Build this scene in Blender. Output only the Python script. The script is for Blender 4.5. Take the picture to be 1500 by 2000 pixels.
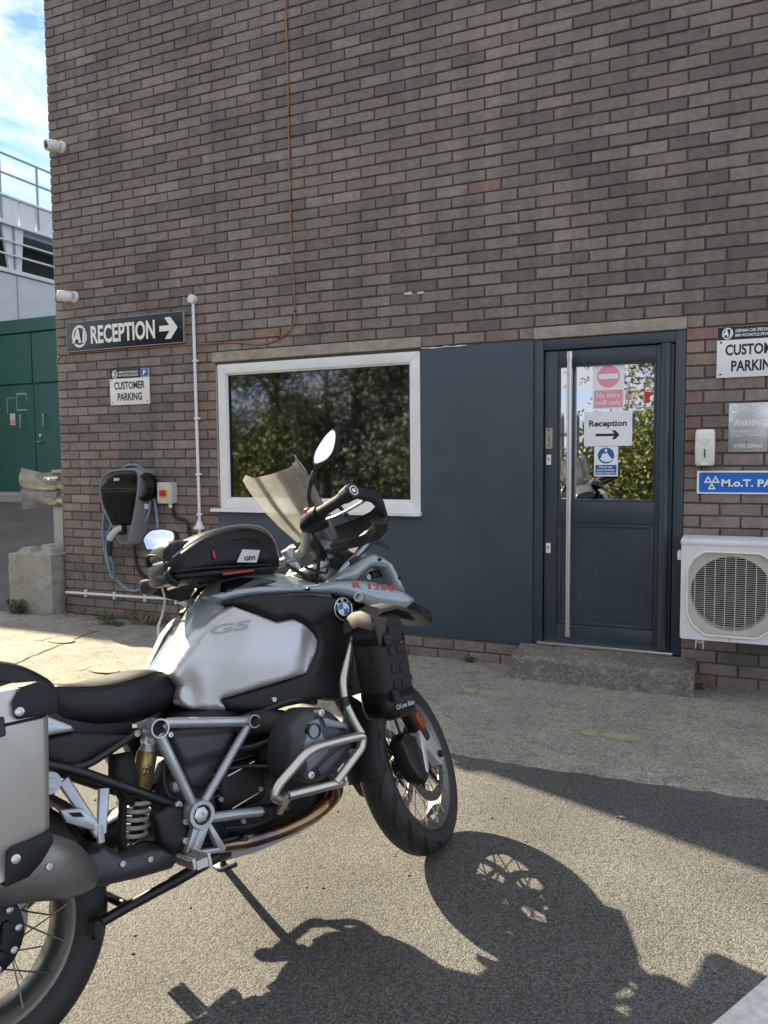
import bpy, bmesh, math, random
from mathutils import Vector, Matrix
from mathutils.geometry import delaunay_2d_cdt

# ------------------------------------------------------------------ camera, sky, sun, exposure
scene = bpy.context.scene
for o in list(bpy.data.objects):
    bpy.data.objects.remove(o)
C = scene.collection
R = math.radians
YAW, PITCH, ROLL = R(23.724), R(-4.0576), R(-0.532)
fwd = Vector((-math.sin(YAW)*math.cos(PITCH), math.cos(YAW)*math.cos(PITCH), math.sin(PITCH)))
right = Vector((math.cos(YAW), math.sin(YAW), 0))
up = right.cross(fwd)
r2 = right*math.cos(ROLL) + up*math.sin(ROLL)
u2 = up*math.cos(ROLL) - right*math.sin(ROLL)
cam_data = bpy.data.cameras.new('camera')
cam_data.sensor_fit = 'HORIZONTAL'
cam_data.sensor_width = 36.0
cam_data.lens = 36.0
cam_data.clip_start = 0.05
cam_data.clip_end = 3000
cam = bpy.data.objects.new('camera', cam_data)
C.objects.link(cam)
mw = Matrix((r2, u2, -fwd)).transposed().to_4x4()
mw.translation = Vector((0.2009, -5.019, 1.4187))
cam.matrix_world = mw
scene.camera = cam

SUN_AZ, SUN_EL = R(-22.0), R(32.5)             # direction in which the light travels, height of the sun
travel = Vector((math.cos(SUN_AZ)*math.cos(SUN_EL), math.sin(SUN_AZ)*math.cos(SUN_EL), -math.sin(SUN_EL)))
world = bpy.data.worlds.new('World')
scene.world = world
world.use_nodes = True
wn, wl = world.node_tree.nodes, world.node_tree.links
wn.clear()
w_out = wn.new('ShaderNodeOutputWorld'); w_bg = wn.new('ShaderNodeBackground')
sky = wn.new('ShaderNodeTexSky'); sky.sky_type = 'NISHITA'; sky.sun_disc = False
sky.sun_elevation = SUN_EL
sky.sun_rotation = math.atan2(-travel.x, -travel.y)
sky.air_density = 0.42; sky.dust_density = 0.0; sky.ozone_density = 2.0
tc = wn.new('ShaderNodeTexCoord'); mp = wn.new('ShaderNodeMapping')
mp.inputs['Scale'].default_value = (1.0, 1.0, 3.2)
mp.inputs['Rotation'].default_value = (0.2, 0.15, 3.9)
n1 = wn.new('ShaderNodeTexNoise'); n1.inputs['Scale'].default_value = 3.1; n1.inputs['Detail'].default_value = 8; n1.inputs['Roughness'].default_value = 0.62; n1.inputs['Distortion'].default_value = 0.7
cr = wn.new('ShaderNodeValToRGB'); cr.color_ramp.elements[0].position = 0.37; cr.color_ramp.elements[1].position = 0.54
cr.color_ramp.elements[1].color = (0.92, 0.92, 0.92, 1)
mix = wn.new('ShaderNodeMixRGB'); mix.inputs[2].default_value = (3.6, 3.55, 3.5, 1)
wl.new(tc.outputs['Generated'], mp.inputs['Vector']); wl.new(mp.outputs[0], n1.inputs['Vector'])
wl.new(n1.outputs['Fac'], cr.inputs[0]); wl.new(cr.outputs[0], mix.inputs[0]); wl.new(sky.outputs[0], mix.inputs[1])
wl.new(mix.outputs[0], w_bg.inputs['Color'])
w_bg.inputs['Strength'].default_value = 0.052
wl.new(w_bg.outputs[0], w_out.inputs['Surface'])
sun_data = bpy.data.lights.new('sun', 'SUN'); sun_data.energy = 2.15; sun_data.angle = R(0.53); sun_data.color = (1.0, 0.86, 0.61)
sun = bpy.data.objects.new('sun', sun_data); C.objects.link(sun)
sun.rotation_euler = travel.to_track_quat('-Z', 'Y').to_euler()
scene.view_settings.view_transform = 'Standard'
scene.view_settings.look = 'None'
scene.view_settings.exposure = 3.0
scene.view_settings.gamma = 1.0
scene.render.engine = 'CYCLES'
scene.cycles.max_bounces = 10
scene.cycles.transparent_max_bounces = 16
scene.cycles.glossy_bounces = 5

# ------------------------------------------------------------------ helpers
rnd = random.Random(11)
MATS = {}

def mat(name, col, rough=0.5, metal=0.0, col2=None, nscale=20.0, nlo=0.35, nhi=0.65, bump=0.0, bscale=200.0, bdist=0.002,
        coat=0.0, rvar=0.0, spec=0.5, ndetail=6.0, stretch=None, sheen=0.0, aniso=None):
    m = bpy.data.materials.new(name); m.use_nodes = True
    N, L = m.node_tree.nodes, m.node_tree.links
    p = N['Principled BSDF']
    p.inputs['Base Color'].default_value = (*col, 1)
    p.inputs['Roughness'].default_value = rough
    p.inputs['Metallic'].default_value = metal
    p.inputs['Specular IOR Level'].default_value = spec
    p.inputs['Coat Weight'].default_value = coat
    p.inputs['Coat Roughness'].default_value = 0.06
    if sheen: p.inputs['Sheen Weight'].default_value = sheen
    t = N.new('ShaderNodeTexCoord'); src = t.outputs['Object']
    if stretch:
        mp_ = N.new('ShaderNodeMapping'); mp_.inputs['Scale'].default_value = stretch
        L.new(src, mp_.inputs['Vector']); src = mp_.outputs[0]
    if col2 is not None or rvar:
        n = N.new('ShaderNodeTexNoise'); n.inputs['Scale'].default_value = nscale; n.inputs['Detail'].default_value = ndetail; n.inputs['Roughness'].default_value = 0.6
        L.new(src, n.inputs['Vector'])
        r = N.new('ShaderNodeMapRange'); r.inputs[1].default_value = nlo; r.inputs[2].default_value = nhi
        L.new(n.outputs['Fac'], r.inputs[0])
        if col2 is not None:
            mx = N.new('ShaderNodeMixRGB'); mx.inputs[1].default_value = (*col, 1); mx.inputs[2].default_value = (*col2, 1)
            L.new(r.outputs[0], mx.inputs[0]); L.new(mx.outputs[0], p.inputs['Base Color'])
        if rvar:
            r3 = N.new('ShaderNodeMapRange'); r3.inputs[3].default_value = max(0.02, rough-rvar); r3.inputs[4].default_value = min(1, rough+rvar)
            L.new(r.outputs[0], r3.inputs[0]); L.new(r3.outputs[0], p.inputs['Roughness'])
    if bump:
        nb = N.new('ShaderNodeTexNoise'); nb.inputs['Scale'].default_value = bscale; nb.inputs['Detail'].default_value = 4
        L.new(src, nb.inputs['Vector'])
        b = N.new('ShaderNodeBump'); b.inputs['Strength'].default_value = bump; b.inputs['Distance'].default_value = bdist
        L.new(nb.outputs['Fac'], b.inputs['Height']); L.new(b.outputs[0], p.inputs['Normal'])
    MATS[name] = m
    return m

def link_mesh(name, me, material, parent=None, kind=None):
    o = bpy.data.objects.new(name, me)
    C.objects.link(o)
    if material is not None:
        ms = material if isinstance(material, (list, tuple)) else [material]
        if not me.materials:
            for m in ms: me.materials.append(MATS[m] if isinstance(m, str) else m)
    if parent is not None: o.parent = parent
    if kind: o['kind'] = kind
    return o

def obj(name, bm, material, parent=None, smooth=True, kind=None, angle=38, xf=None):
    if xf is not None: bmesh.ops.transform(bm, matrix=xf, verts=bm.verts)
    bmesh.ops.recalc_face_normals(bm, faces=bm.faces)
    me = bpy.data.meshes.new(name)
    bm.to_mesh(me); bm.free()
    if smooth:
        me.polygons.foreach_set('use_smooth', [True]*len(me.polygons))
        me.set_sharp_from_angle(angle=R(angle))
    return link_mesh(name, me, material, parent, kind)

def tag(o, label, cat, group=None, kind=None):
    o['label'] = label; o['category'] = cat
    if group: o['group'] = group
    if kind: o['kind'] = kind
    return o

def thing(name, label, cat, loc=(0, 0, 0), rot=(0, 0, 0), group=None, scale=1.0):
    o = bpy.data.objects.new(name, None); C.objects.link(o)
    o.empty_display_size = 0.1
    o.location = loc; o.rotation_euler = rot; o.scale = (scale,)*3
    return tag(o, label, cat, group)

def struct(o):
    o['kind'] = 'structure'; return o

def box(bm, x0, x1, y0, y1, z0, z1, bev=0.0, seg=2, rot=None):
    g = bmesh.ops.create_cube(bm, size=1.0)
    vs = g['verts']
    c = Vector(((x0+x1)/2, (y0+y1)/2, (z0+z1)/2))
    mtx = Matrix.Diagonal((abs(x1-x0), abs(y1-y0), abs(z1-z0), 1))
    if rot is not None: mtx = rot.to_4x4() @ mtx
    bmesh.ops.transform(bm, matrix=Matrix.Translation(c) @ mtx, verts=vs)
    if bev > 0:
        es = list({e for v in vs for e in v.link_edges})
        bmesh.ops.bevel(bm, geom=es, offset=bev, segments=seg, profile=0.5, affect='EDGES')
    return bm

def BM(): return bmesh.new()

def catmull(pts, n=6, closed=False):
    P = [Vector(p) for p in pts]; out = []
    m = len(P)
    rng = range(m if closed else m-1)
    for i in rng:
        if closed: a, b_, c, d = P[(i-1) % m], P[i], P[(i+1) % m], P[(i+2) % m]
        else: a, b_, c, d = P[max(i-1, 0)], P[i], P[i+1], P[min(i+2, m-1)]
        for k in range(n):
            t = k/n
            out.append(0.5*((2*b_)+(c-a)*t+(2*a-5*b_+4*c-d)*t*t+(3*b_-a-3*c+d)*t**3))
    if not closed: out.append(P[-1])
    return out

def roundpath(pts, r=0.03, n=5):
    P = [Vector(p) for p in pts]; out = [P[0]]
    for i in range(1, len(P)-1):
        a, b_, c = P[i-1], P[i], P[i+1]
        d1, d2 = (a-b_), (c-b_)
        rr = min(r, d1.length*0.45, d2.length*0.45)
        s, e = b_+d1.normalized()*rr, b_+d2.normalized()*rr
        for k in range(n+1):
            t = k/n
            out.append(s*(1-t)**2+b_*2*t*(1-t)+e*t*t)
    out.append(P[-1]); return out

def tube(bm, pts, rad, seg=10, caps=True, closed=False, flat=None):
    """rad: number or list; flat=(ax,ay) squashes the section"""
    P = [Vector(p) for p in pts]
    n = len(P); rings = []
    up_ = None
    for i in range(n):
        if closed: tg = (P[(i+1) % n]-P[(i-1) % n])
        else: tg = P[min(i+1, n-1)]-P[max(i-1, 0)]
        if tg.length < 1e-9: tg = Vector((0, 0, 1))
        tg.normalize()
        if up_ is None:
            up_ = Vector((0, 0, 1)) if abs(tg.z) < 0.9 else Vector((1, 0, 0))
        sx = tg.cross(up_)
        if sx.length < 1e-6: sx = tg.orthogonal()
        sx.normalize(); sy = sx.cross(tg).normalized(); up_ = sy
        r = rad[i] if isinstance(rad, (list, tuple)) else rad
        fx, fy = flat if flat else (1, 1)
        rings.append([bm.verts.new(P[i]+sx*math.cos(2*math.pi*k/seg)*r*fx+sy*math.sin(2*math.pi*k/seg)*r*fy) for k in range(seg)])
    m = n if closed else n-1
    for i in range(m):
        A, B = rings[i], rings[(i+1) % n]
        for k in range(seg):
            bm.faces.new((A[k], A[(k+1) % seg], B[(k+1) % seg], B[k]))
    if caps and not closed:
        bm.faces.new(rings[0][::-1]); bm.faces.new(rings[-1])
    return bm

def lathe(bm, prof, seg=24, axis='Z', origin=(0, 0, 0), close=False):
    """prof: list of (r, h)"""
    o = Vector(origin); rings = []
    def P(r, h, a):
        c, s = math.cos(a)*r, math.sin(a)*r
        if axis == 'Z': return o+Vector((c, s, h))
        if axis == 'Y': return o+Vector((c, h, s))
        return o+Vector((h, c, s))
    for r, h in prof:
        if r < 1e-6: rings.append([bm.verts.new(P(0, h, 0))])
        else: rings.append([bm.verts.new(P(r, h, 2*math.pi*k/seg)) for k in range(seg)])
    idx = list(range(len(rings)-1))
    pairs = [(i, i+1) for i in idx]
    if close: pairs.append((len(rings)-1, 0))
    for i, j in pairs:
        A, B = rings[i], rings[j]
        for k in range(seg):
            k2 = (k+1) % seg
            if len(A) == 1 and len(B) == 1: continue
            if len(A) == 1: bm.faces.new((A[0], B[k2], B[k]))
            elif len(B) == 1: bm.faces.new((A[k], A[k2], B[0]))
            else: bm.faces.new((A[k], A[k2], B[k2], B[k]))
    return bm

def cyl(bm, p0, p1, r, seg=16, r1=None):
    return tube(bm, [p0, p1], [r, r if r1 is None else r1], seg)

def prism(bm, poly, y0, y1, plane='XZ', bev=0.0):
    """poly extruded between y0 and y1 along the plane's normal"""
    def P(a, b_, h):
        return {'XZ': (a, h, b_), 'XY': (a, b_, h), 'YZ': (h, a, b_)}[plane]
    A = [bm.verts.new(P(a, b_, y0)) for a, b_ in poly]; B = [bm.verts.new(P(a, b_, y1)) for a, b_ in poly]
    n = len(poly)
    fa = bm.faces.new(A); fb = bm.faces.new(B[::-1])
    for i in range(n): bm.faces.new((A[i], B[i], B[(i+1) % n], A[(i+1) % n]))
    if bev > 0:
        bmesh.ops.recalc_face_normals(bm, faces=bm.faces)
        bmesh.ops.bevel(bm, geom=list(set(fa.edges) | set(fb.edges)), offset=bev, segments=2, profile=0.5, affect='EDGES')
    return bm

def inpoly(x, y, poly):
    c = False; n = len(poly); j = n-1
    for i in range(n):
        xi, yi = poly[i][0], poly[i][1]; xj, yj = poly[j][0], poly[j][1]
        if (yi > y) != (yj > y) and x < (xj-xi)*(y-yi)/(yj-yi)+xi: c = not c
        j = i
    return c

def dist_poly(x, y, poly):
    d = 1e9; n = len(poly)
    for i in range(n):
        ax, ay = poly[i][0], poly[i][1]; bx_, by_ = poly[(i+1) % n][0], poly[(i+1) % n][1]
        ex, ey = bx_-ax, by_-ay; l = ex*ex+ey*ey
        t = 0 if l == 0 else max(0, min(1, ((x-ax)*ex+(y-ay)*ey)/l))
        d = min(d, math.hypot(ax+ex*t-x, ay+ey*t-y))
    return d

def pillow(bm, outline, base, h, D=0.05, res=0.015, back=0.02, smooth=0, plane='XZ', sgn=-1, prof=2.0, flat_back=None, extra=None):
    """closed puffed panel over an outline; base: number or function (a,b)->offset along the normal; h: puff; D: how far in from the edge the puff is full"""
    pts = [(p[0], p[1]) for p in outline]
    if smooth:
        pts = [(v.x, v.y) for v in catmull([(a, b_, 0) for a, b_ in pts], smooth, True)]
    dense = []
    n = len(pts)
    for i in range(n):
        a, b_ = pts[i], pts[(i+1) % n]
        l = math.hypot(b_[0]-a[0], b_[1]-a[1]); k = max(1, int(l/res))
        for j in range(k): dense.append((a[0]+(b_[0]-a[0])*j/k, a[1]+(b_[1]-a[1])*j/k))
    V = [Vector(p) for p in dense]; E = [(i, (i+1) % len(dense)) for i in range(len(dense))]
    x0, x1 = min(p[0] for p in dense), max(p[0] for p in dense); y0, y1 = min(p[1] for p in dense), max(p[1] for p in dense)
    for frac in (0.12, 0.35):          # rings close to the edge keep the roll-over smooth
        for i in range(len(dense)):
            a, b_ = dense[i-1], dense[(i+1) % len(dense)]
            tx, ty = b_[0]-a[0], b_[1]-a[1]; l = math.hypot(tx, ty)
            if l < 1e-9: continue
            for s in (1, -1):
                q = (dense[i][0]-ty/l*D*frac*s, dense[i][1]+tx/l*D*frac*s)
                if inpoly(q[0], q[1], pts) and dist_poly(q[0], q[1], pts) > D*frac*0.85: V.append(Vector(q))
    nx, ny = int((x1-x0)/res)+1, int((y1-y0)/res)+1
    for i in range(nx+1):
        for j in range(ny+1):
            x, y = x0+(i+0.5*(j % 2))*res, y0+j*res
            if inpoly(x, y, pts) and dist_poly(x, y, pts) > max(D*0.5, res*0.5): V.append(Vector((x, y)))
    vo, eo, fo, *_ = delaunay_2d_cdt(V, E, [], 1, 1e-5)
    bf = base if callable(base) else (lambda a, b_: base)
    def P(a, b_, w):
        return {'XZ': (a, w, b_), 'XY': (a, b_, w), 'YZ': (w, a, b_)}[plane]
    top = []; bot = []
    for v in vo:
        d = min(dist_poly(v.x, v.y, pts)/D, 1.0)
        pf = (1-(1-d)**prof)
        hh = h*(pf**0.5 if prof == 2.0 else pf)
        if extra: hh += extra(v.x, v.y)*min(1, d*1.5)
        w = bf(v.x, v.y)
        top.append(bm.verts.new(P(v.x, v.y, w+sgn*hh)))
        wb = (flat_back if flat_back is not None else w-sgn*back)
        bot.append(bm.verts.new(P(v.x, v.y, wb)))
    edge = {}
    for f in fo:
        cx = sum(vo[i].x for i in f)/len(f); cy = sum(vo[i].y for i in f)/len(f)
        if not inpoly(cx, cy, pts): continue
        try:
            bm.faces.new([top[i] for i in f]); bm.faces.new([bot[i] for i in f][::-1])
        except ValueError: continue
        for k in range(len(f)):
            e = (f[k], f[(k+1) % len(f)])
            if (e[1], e[0]) in edge: del edge[(e[1], e[0])]
            else: edge[e] = 1
    for a, b_ in edge:
        try: bm.faces.new((top[b_], top[a], bot[a], bot[b_]))
        except ValueError: pass
    bmesh.ops.delete(bm, geom=[v for v in bm.verts if not v.link_faces], context='VERTS')
    return bm

def loft(bm, sections, caps=True, closed=True):
    rings = [[bm.verts.new(p) for p in s] for s in sections]
    n = len(rings[0])
    for i in range(len(rings)-1):
        A, B = rings[i], rings[i+1]
        for k in range(n if closed else n-1):
            bm.faces.new((A[k], A[(k+1) % n], B[(k+1) % n], B[k]))
    if caps and closed:
        bm.faces.new(rings[0][::-1]); bm.faces.new(rings[-1])
    return bm

def ellipse_sec(cx, cy, cz, ry, rz, n=20, p=2.0, axis='X', ang=0.0):
    """superellipse section across the given axis"""
    out = []
    for k in range(n):
        a = 2*math.pi*k/n; c, s = math.cos(a), math.sin(a)
        u = math.copysign(abs(c)**(2/p), c)*ry; v = math.copysign(abs(s)**(2/p), s)*rz
        if axis == 'X': out.append((cx+v*math.sin(ang), cy+u, cz+v*math.cos(ang)))
        elif axis == 'Y': out.append((cx+u, cy, cz+v))
        else: out.append((cx+u, cy+v, cz))
    return out

def subsurf(o, lv=1):
    m = o.modifiers.new('subdivision', 'SUBSURF'); m.levels = lv; m.render_levels = lv
    return o

def text_mesh(s, bold=0.0, spacing=1.0, shear=0.0, line=1.0, align='CENTER'):
    cu = bpy.data.curves.new('lettering', 'FONT')
    cu.body = s; cu.size = 1.0; cu.offset = bold; cu.space_character = spacing; cu.shear = shear; cu.space_line = line
    cu.align_x = align; cu.fill_mode = 'FRONT'; cu.resolution_u = 3; cu.extrude = 0.0
    to = bpy.data.objects.new('lettering', cu); C.objects.link(to)
    dg = bpy.context.evaluated_depsgraph_get(); dg.update()
    me = bpy.data.meshes.new_from_object(to.evaluated_get(dg))
    bpy.data.objects.remove(to); bpy.data.curves.remove(cu)
    return me

def lettering(s, x0, x1, z0, z1, y, material, parent=None, bold=0.02, spacing=1.0, shear=0.0, line=0.9, keep=False, mtx=None, name='lettering', align='CENTER'):
    """writing fitted to the box x0..x1, z0..z1 on a sheet facing -Y at depth y"""
    me = text_mesh(s, bold, spacing, shear, line, align)
    xs = [v.co.x for v in me.vertices]; ys = [v.co.y for v in me.vertices]
    ax, bx_, ay, by_ = min(xs), max(xs), min(ys), max(ys)
    sx, sz = (x1-x0)/(bx_-ax), (z1-z0)/(by_-ay)
    if keep: sx = sz = min(sx, sz)
    for v in me.vertices:
        q = Vector(((x0+x1)/2+(v.co.x-(ax+bx_)/2)*sx, y, (z0+z1)/2+(v.co.y-(ay+by_)/2)*sz))
        v.co = mtx @ q if mtx is not None else q
    me.materials.clear()
    return link_mesh(name, me, material, parent)

def sheet(name, poly, y, material, parent=None, t=0.0006):
    """flat printed shape facing -Y, poly in x,z"""
    return obj(name, prism(BM(), poly, y, y+t), material, parent, smooth=False)

def rect(x0, x1, z0, z1): return [(x0, z0), (x1, z0), (x1, z1), (x0, z1)]
def rrect(x0, x1, z0, z1, r, n=5):
    out = []
    for cx, cz, a0 in ((x1-r, z1-r, 0), (x0+r, z1-r, 90), (x0+r, z0+r, 180), (x1-r, z0+r, 270)):
        for k in range(n+1):
            a = R(a0+90*k/n); out.append((cx+r*math.cos(a), cz+r*math.sin(a)))
    return out
def disc(cx, cz, r, n=28, rz=None): return [(cx+r*math.cos(2*math.pi*k/n), cz+(rz or r)*math.sin(2*math.pi*k/n)) for k in range(n)]
def ring_sheet(name, cx, cz, ro, ri, y, material, parent, n=32, a0=0, a1=360, t=0.0006, rz=1.0):
    bm = BM(); A = []; B = []
    full = (a1-a0) >= 360
    m = n if full else n+1
    for k in range(m):
        a = R(a0+(a1-a0)*k/n)
        A.append(bm.verts.new((cx+ro*math.cos(a), y, cz+ro*rz*math.sin(a)))); B.append(bm.verts.new((cx+ri*math.cos(a), y, cz+ri*rz*math.sin(a))))
    for k in range(n):
        k2 = (k+1) % m
        bm.faces.new((A[k], A[k2], B[k2], B[k]))
    return obj(name, bm, material, parent, smooth=False)

def smooth01(a, b_, x):
    t = max(0.0, min(1.0, (x-a)/(b_-a))); return t*t*(3-2*t)
# ------------------------------------------------------------------ materials of the setting
mat('white_paint', (0.74, 0.75, 0.76), 0.45, bump=0.05, col2=(0.66, 0.66, 0.65), nscale=6)
mat('white_plastic', (0.76, 0.77, 0.78), 0.35, col2=(0.70, 0.70, 0.69), nscale=9)
mat('upvc', (0.80, 0.81, 0.82), 0.25, col2=(0.72, 0.72, 0.70), nscale=4)
mat('cream_plastic', (0.74, 0.73, 0.66), 0.35, col2=(0.68, 0.66, 0.58), nscale=12)
mat('black_plastic', (0.0085, 0.009, 0.0105), 0.42, spec=0.3, bump=0.15, bscale=900, rvar=0.08, nscale=30)
mat('gloss_black', (0.005, 0.0055, 0.007), 0.08, spec=0.45)
mat('charger_black', (0.004, 0.0042, 0.005), 0.3, spec=0.18)
mat('rubber', (0.009, 0.009, 0.0095), 0.7, col2=(0.015, 0.0145, 0.0135), nscale=40, bump=0.1, bscale=500)
mat('steel', (0.56, 0.55, 0.53), 0.32, 0.9)
mat('galvanised', (0.42, 0.42, 0.41), 0.5, 0.4, col2=(0.34, 0.335, 0.315), nscale=9, rvar=0.1)
mat('recess_shade', (0.006, 0.006, 0.0065), 0.8)  # near-black that paints in the shade of recesses, holes and gaps
mat('lintel_stone', (0.36, 0.33, 0.27), 0.85, col2=(0.26, 0.235, 0.19), nscale=14, bump=0.5, bscale=160, bdist=0.003)
mat('panel_paint', (0.035, 0.056, 0.076), 0.5, col2=(0.041, 0.064, 0.085), nscale=3.5, bump=0.2, bscale=60, bdist=0.002, rvar=0.08)
mat('door_paint', (0.030, 0.045, 0.058), 0.38, col2=(0.036, 0.052, 0.066), nscale=5, rvar=0.06)
mat('sign_navy', (0.0055, 0.009, 0.018), 0.3)
mat('sign_white', (0.80, 0.81, 0.81), 0.3)
mat('sign_cream', (0.76, 0.75, 0.69), 0.3)
mat('sign_black', (0.012, 0.013, 0.016), 0.35)
mat('sign_blue', (0.012, 0.14, 0.55), 0.25)
mat('parking_blue', (0.03, 0.12, 0.42), 0.25)
mat('notice_blue', (0.008, 0.11, 0.36), 0.35)
mat('notice_pink', (0.80, 0.30, 0.40), 0.4)
mat('notice_paper', (0.80, 0.83, 0.86), 0.4)
mat('sticker_red', (0.62, 0.02, 0.025), 0.4)
mat('brushed_sign', (0.55, 0.56, 0.58), 0.32, 0.75, col2=(0.42, 0.43, 0.45), nscale=7, rvar=0.12)
mat('cable_brown', (0.30, 0.13, 0.055), 0.5, col2=(0.22, 0.095, 0.04), nscale=8)
mat('cable_cream', (0.62, 0.58, 0.48), 0.5)
mat('cable_blue', (0.16, 0.25, 0.37), 0.45)
mat('cable_black', (0.010, 0.010, 0.011), 0.5)
mat('filler', (0.62, 0.58, 0.45), 0.9, bump=0.4, bscale=90, bdist=0.004)

def node_mat(name):
    m = bpy.data.materials.new(name); m.use_nodes = True
    MATS[name] = m
    return m, m.node_tree.nodes, m.node_tree.links, m.node_tree.nodes['Principled BSDF']

def brick_material():
    m, N, L, p = node_mat('brick')
    at = N.new('ShaderNodeAttribute'); at.attribute_name = 'brick_col'
    g = N.new('ShaderNodeNewGeometry')
    n1 = N.new('ShaderNodeTexNoise'); n1.inputs['Scale'].default_value = 26; n1.inputs['Detail'].default_value = 6
    n2 = N.new('ShaderNodeTexNoise'); n2.inputs['Scale'].default_value = 210; n2.inputs['Detail'].default_value = 3
    n3 = N.new('ShaderNodeTexNoise'); n3.inputs['Scale'].default_value = 1.1; n3.inputs['Detail'].default_value = 4
    for n in (n1, n2, n3): L.new(g.outputs['Position'], n.inputs['Vector'])
    def mr(src, a, b_, c, d):
        r = N.new('ShaderNodeMapRange'); r.inputs[1].default_value = a; r.inputs[2].default_value = b_; r.inputs[3].default_value = c; r.inputs[4].default_value = d
        L.new(src, r.inputs[0]); return r.outputs[0]
    a = mr(n1.outputs['Fac'], 0.3, 0.7, 0.86, 1.14); b_ = mr(n2.outputs['Fac'], 0.3, 0.7, 0.86, 1.14); c0 = mr(n3.outputs['Fac'], 0.35, 0.65, 0.88, 1.10)
    mp4 = N.new('ShaderNodeMapping'); mp4.inputs['Scale'].default_value = (7.0, 7.0, 0.55); L.new(g.outputs['Position'], mp4.inputs['Vector'])
    n4 = N.new('ShaderNodeTexNoise'); n4.inputs['Scale'].default_value = 1.0; n4.inputs['Detail'].default_value = 5; L.new(mp4.outputs[0], n4.inputs['Vector'])
    m0 = N.new('ShaderNodeMath'); m0.operation = 'MULTIPLY'; L.new(c0, m0.inputs[0]); L.new(mr(n4.outputs['Fac'], 0.35, 0.68, 0.88, 1.12), m0.inputs[1]); c = m0.outputs[0]
    m1 = N.new('ShaderNodeMath'); m1.operation = 'MULTIPLY'; L.new(a, m1.inputs[0]); L.new(b_, m1.inputs[1])
    m2 = N.new('ShaderNodeMath'); m2.operation = 'MULTIPLY'; L.new(m1.outputs[0], m2.inputs[0]); L.new(c, m2.inputs[1])
    vm = N.new('ShaderNodeVectorMath'); vm.operation = 'SCALE'; L.new(at.outputs['Color'], vm.inputs[0]); L.new(m2.outputs[0], vm.inputs['Scale'])
    # pale lime spots
    v = N.new('ShaderNodeTexVoronoi'); v.inputs['Scale'].default_value = 9.0; L.new(g.outputs['Position'], v.inputs['Vector'])
    sp = mr(v.outputs['Distance'], 0.045, 0.03, 0.0, 0.5)
    mx = N.new('ShaderNodeMixRGB'); mx.inputs[2].default_value = (0.42, 0.39, 0.34, 1)
    L.new(sp, mx.inputs[0]); L.new(vm.outputs[0], mx.inputs[1]); L.new(mx.outputs[0], p.inputs['Base Color'])
    p.inputs['Roughness'].default_value = 0.8; p.inputs['Specular IOR Level'].default_value = 0.3
    bu = N.new('ShaderNodeBump'); bu.inputs['Strength'].default_value = 0.55; bu.inputs['Distance'].default_value = 0.003
    L.new(m1.outputs[0], bu.inputs['Height']); L.new(bu.outputs[0], p.inputs['Normal'])
brick_material()
mat('mortar', (0.082, 0.066, 0.056), 0.95, col2=(0.12, 0.097, 0.081), nscale=5, bump=0.7, bscale=120, bdist=0.004)

def asphalt_material():
    m, N, L, p = node_mat('asphalt')
    g = N.new('ShaderNodeNewGeometry')
    v = N.new('ShaderNodeTexVoronoi'); v.inputs['Scale'].default_value = 190; v.inputs['Randomness'].default_value = 1.0
    n0 = N.new('ShaderNodeTexNoise'); n0.inputs['Scale'].default_value = 60; n0.inputs['Detail'].default_value = 5
    n1 = N.new('ShaderNodeTexNoise'); n1.inputs['Scale'].default_value = 1.4; n1.inputs['Detail'].default_value = 5
    for n in (v, n0, n1): L.new(g.outputs['Position'], n.inputs['Vector'])
    sep = N.new('ShaderNodeSeparateColor'); L.new(v.outputs['Color'], sep.inputs[0])
    r1 = N.new('ShaderNodeMapRange'); r1.inputs[3].default_value = 0.068; r1.inputs[4].default_value = 0.18; L.new(sep.outputs[0], r1.inputs[0])
    r2_ = N.new('ShaderNodeMapRange'); r2_.inputs[1].default_value = 0.3; r2_.inputs[2].default_value = 0.7; r2_.inputs[3].default_value = 0.72; r2_.inputs[4].default_value = 1.22; L.new(n1.outputs['Fac'], r2_.inputs[0])
    mu = N.new('ShaderNodeMath'); mu.operation = 'MULTIPLY'; L.new(r1.outputs[0], mu.inputs[0]); L.new(r2_.outputs[0], mu.inputs[1])
    # tar in the gaps between the stones
    r3 = N.new('ShaderNodeMapRange'); r3.inputs[1].default_value = 0.35; r3.inputs[2].default_value = 0.75; r3.inputs[3].default_value = 1.0; r3.inputs[4].default_value = 0.45; L.new(v.outputs['Distance'], r3.inputs[0])
    mu2 = N.new('ShaderNodeMath'); mu2.operation = 'MULTIPLY'; L.new(mu.outputs[0], mu2.inputs[0]); L.new(r3.outputs[0], mu2.inputs[1])
    cb = N.new('ShaderNodeCombineColor')
    for k, f in enumerate((1.0, 0.99, 0.955)):
        q = N.new('ShaderNodeMath'); q.operation = 'MULTIPLY'; q.inputs[1].default_value = f; L.new(mu2.outputs[0], q.inputs[0]); L.new(q.outputs[0], cb.inputs[k])
    L.new(cb.outputs[0], p.inputs['Base Color'])
    p.inputs['Roughness'].default_value = 0.8; p.inputs['Specular IOR Level'].default_value = 0.4
    inv = N.new('ShaderNodeMath'); inv.operation = 'SUBTRACT'; inv.inputs[0].default_value = 1.0; L.new(v.outputs['Distance'], inv.inputs[1])
    ad = N.new('ShaderNodeMath'); ad.operation = 'MULTIPLY_ADD'; ad.inputs[1].default_value = 0.5; L.new(n0.outputs['Fac'], ad.inputs[0]); L.new(inv.outputs[0], ad.inputs[2])
    bu = N.new('ShaderNodeBump'); bu.inputs['Strength'].default_value = 0.6; bu.inputs['Distance'].default_value = 0.004
    L.new(ad.outputs[0], bu.inputs['Height']); L.new(bu.outputs[0], p.inputs['Normal'])
asphalt_material()

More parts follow.
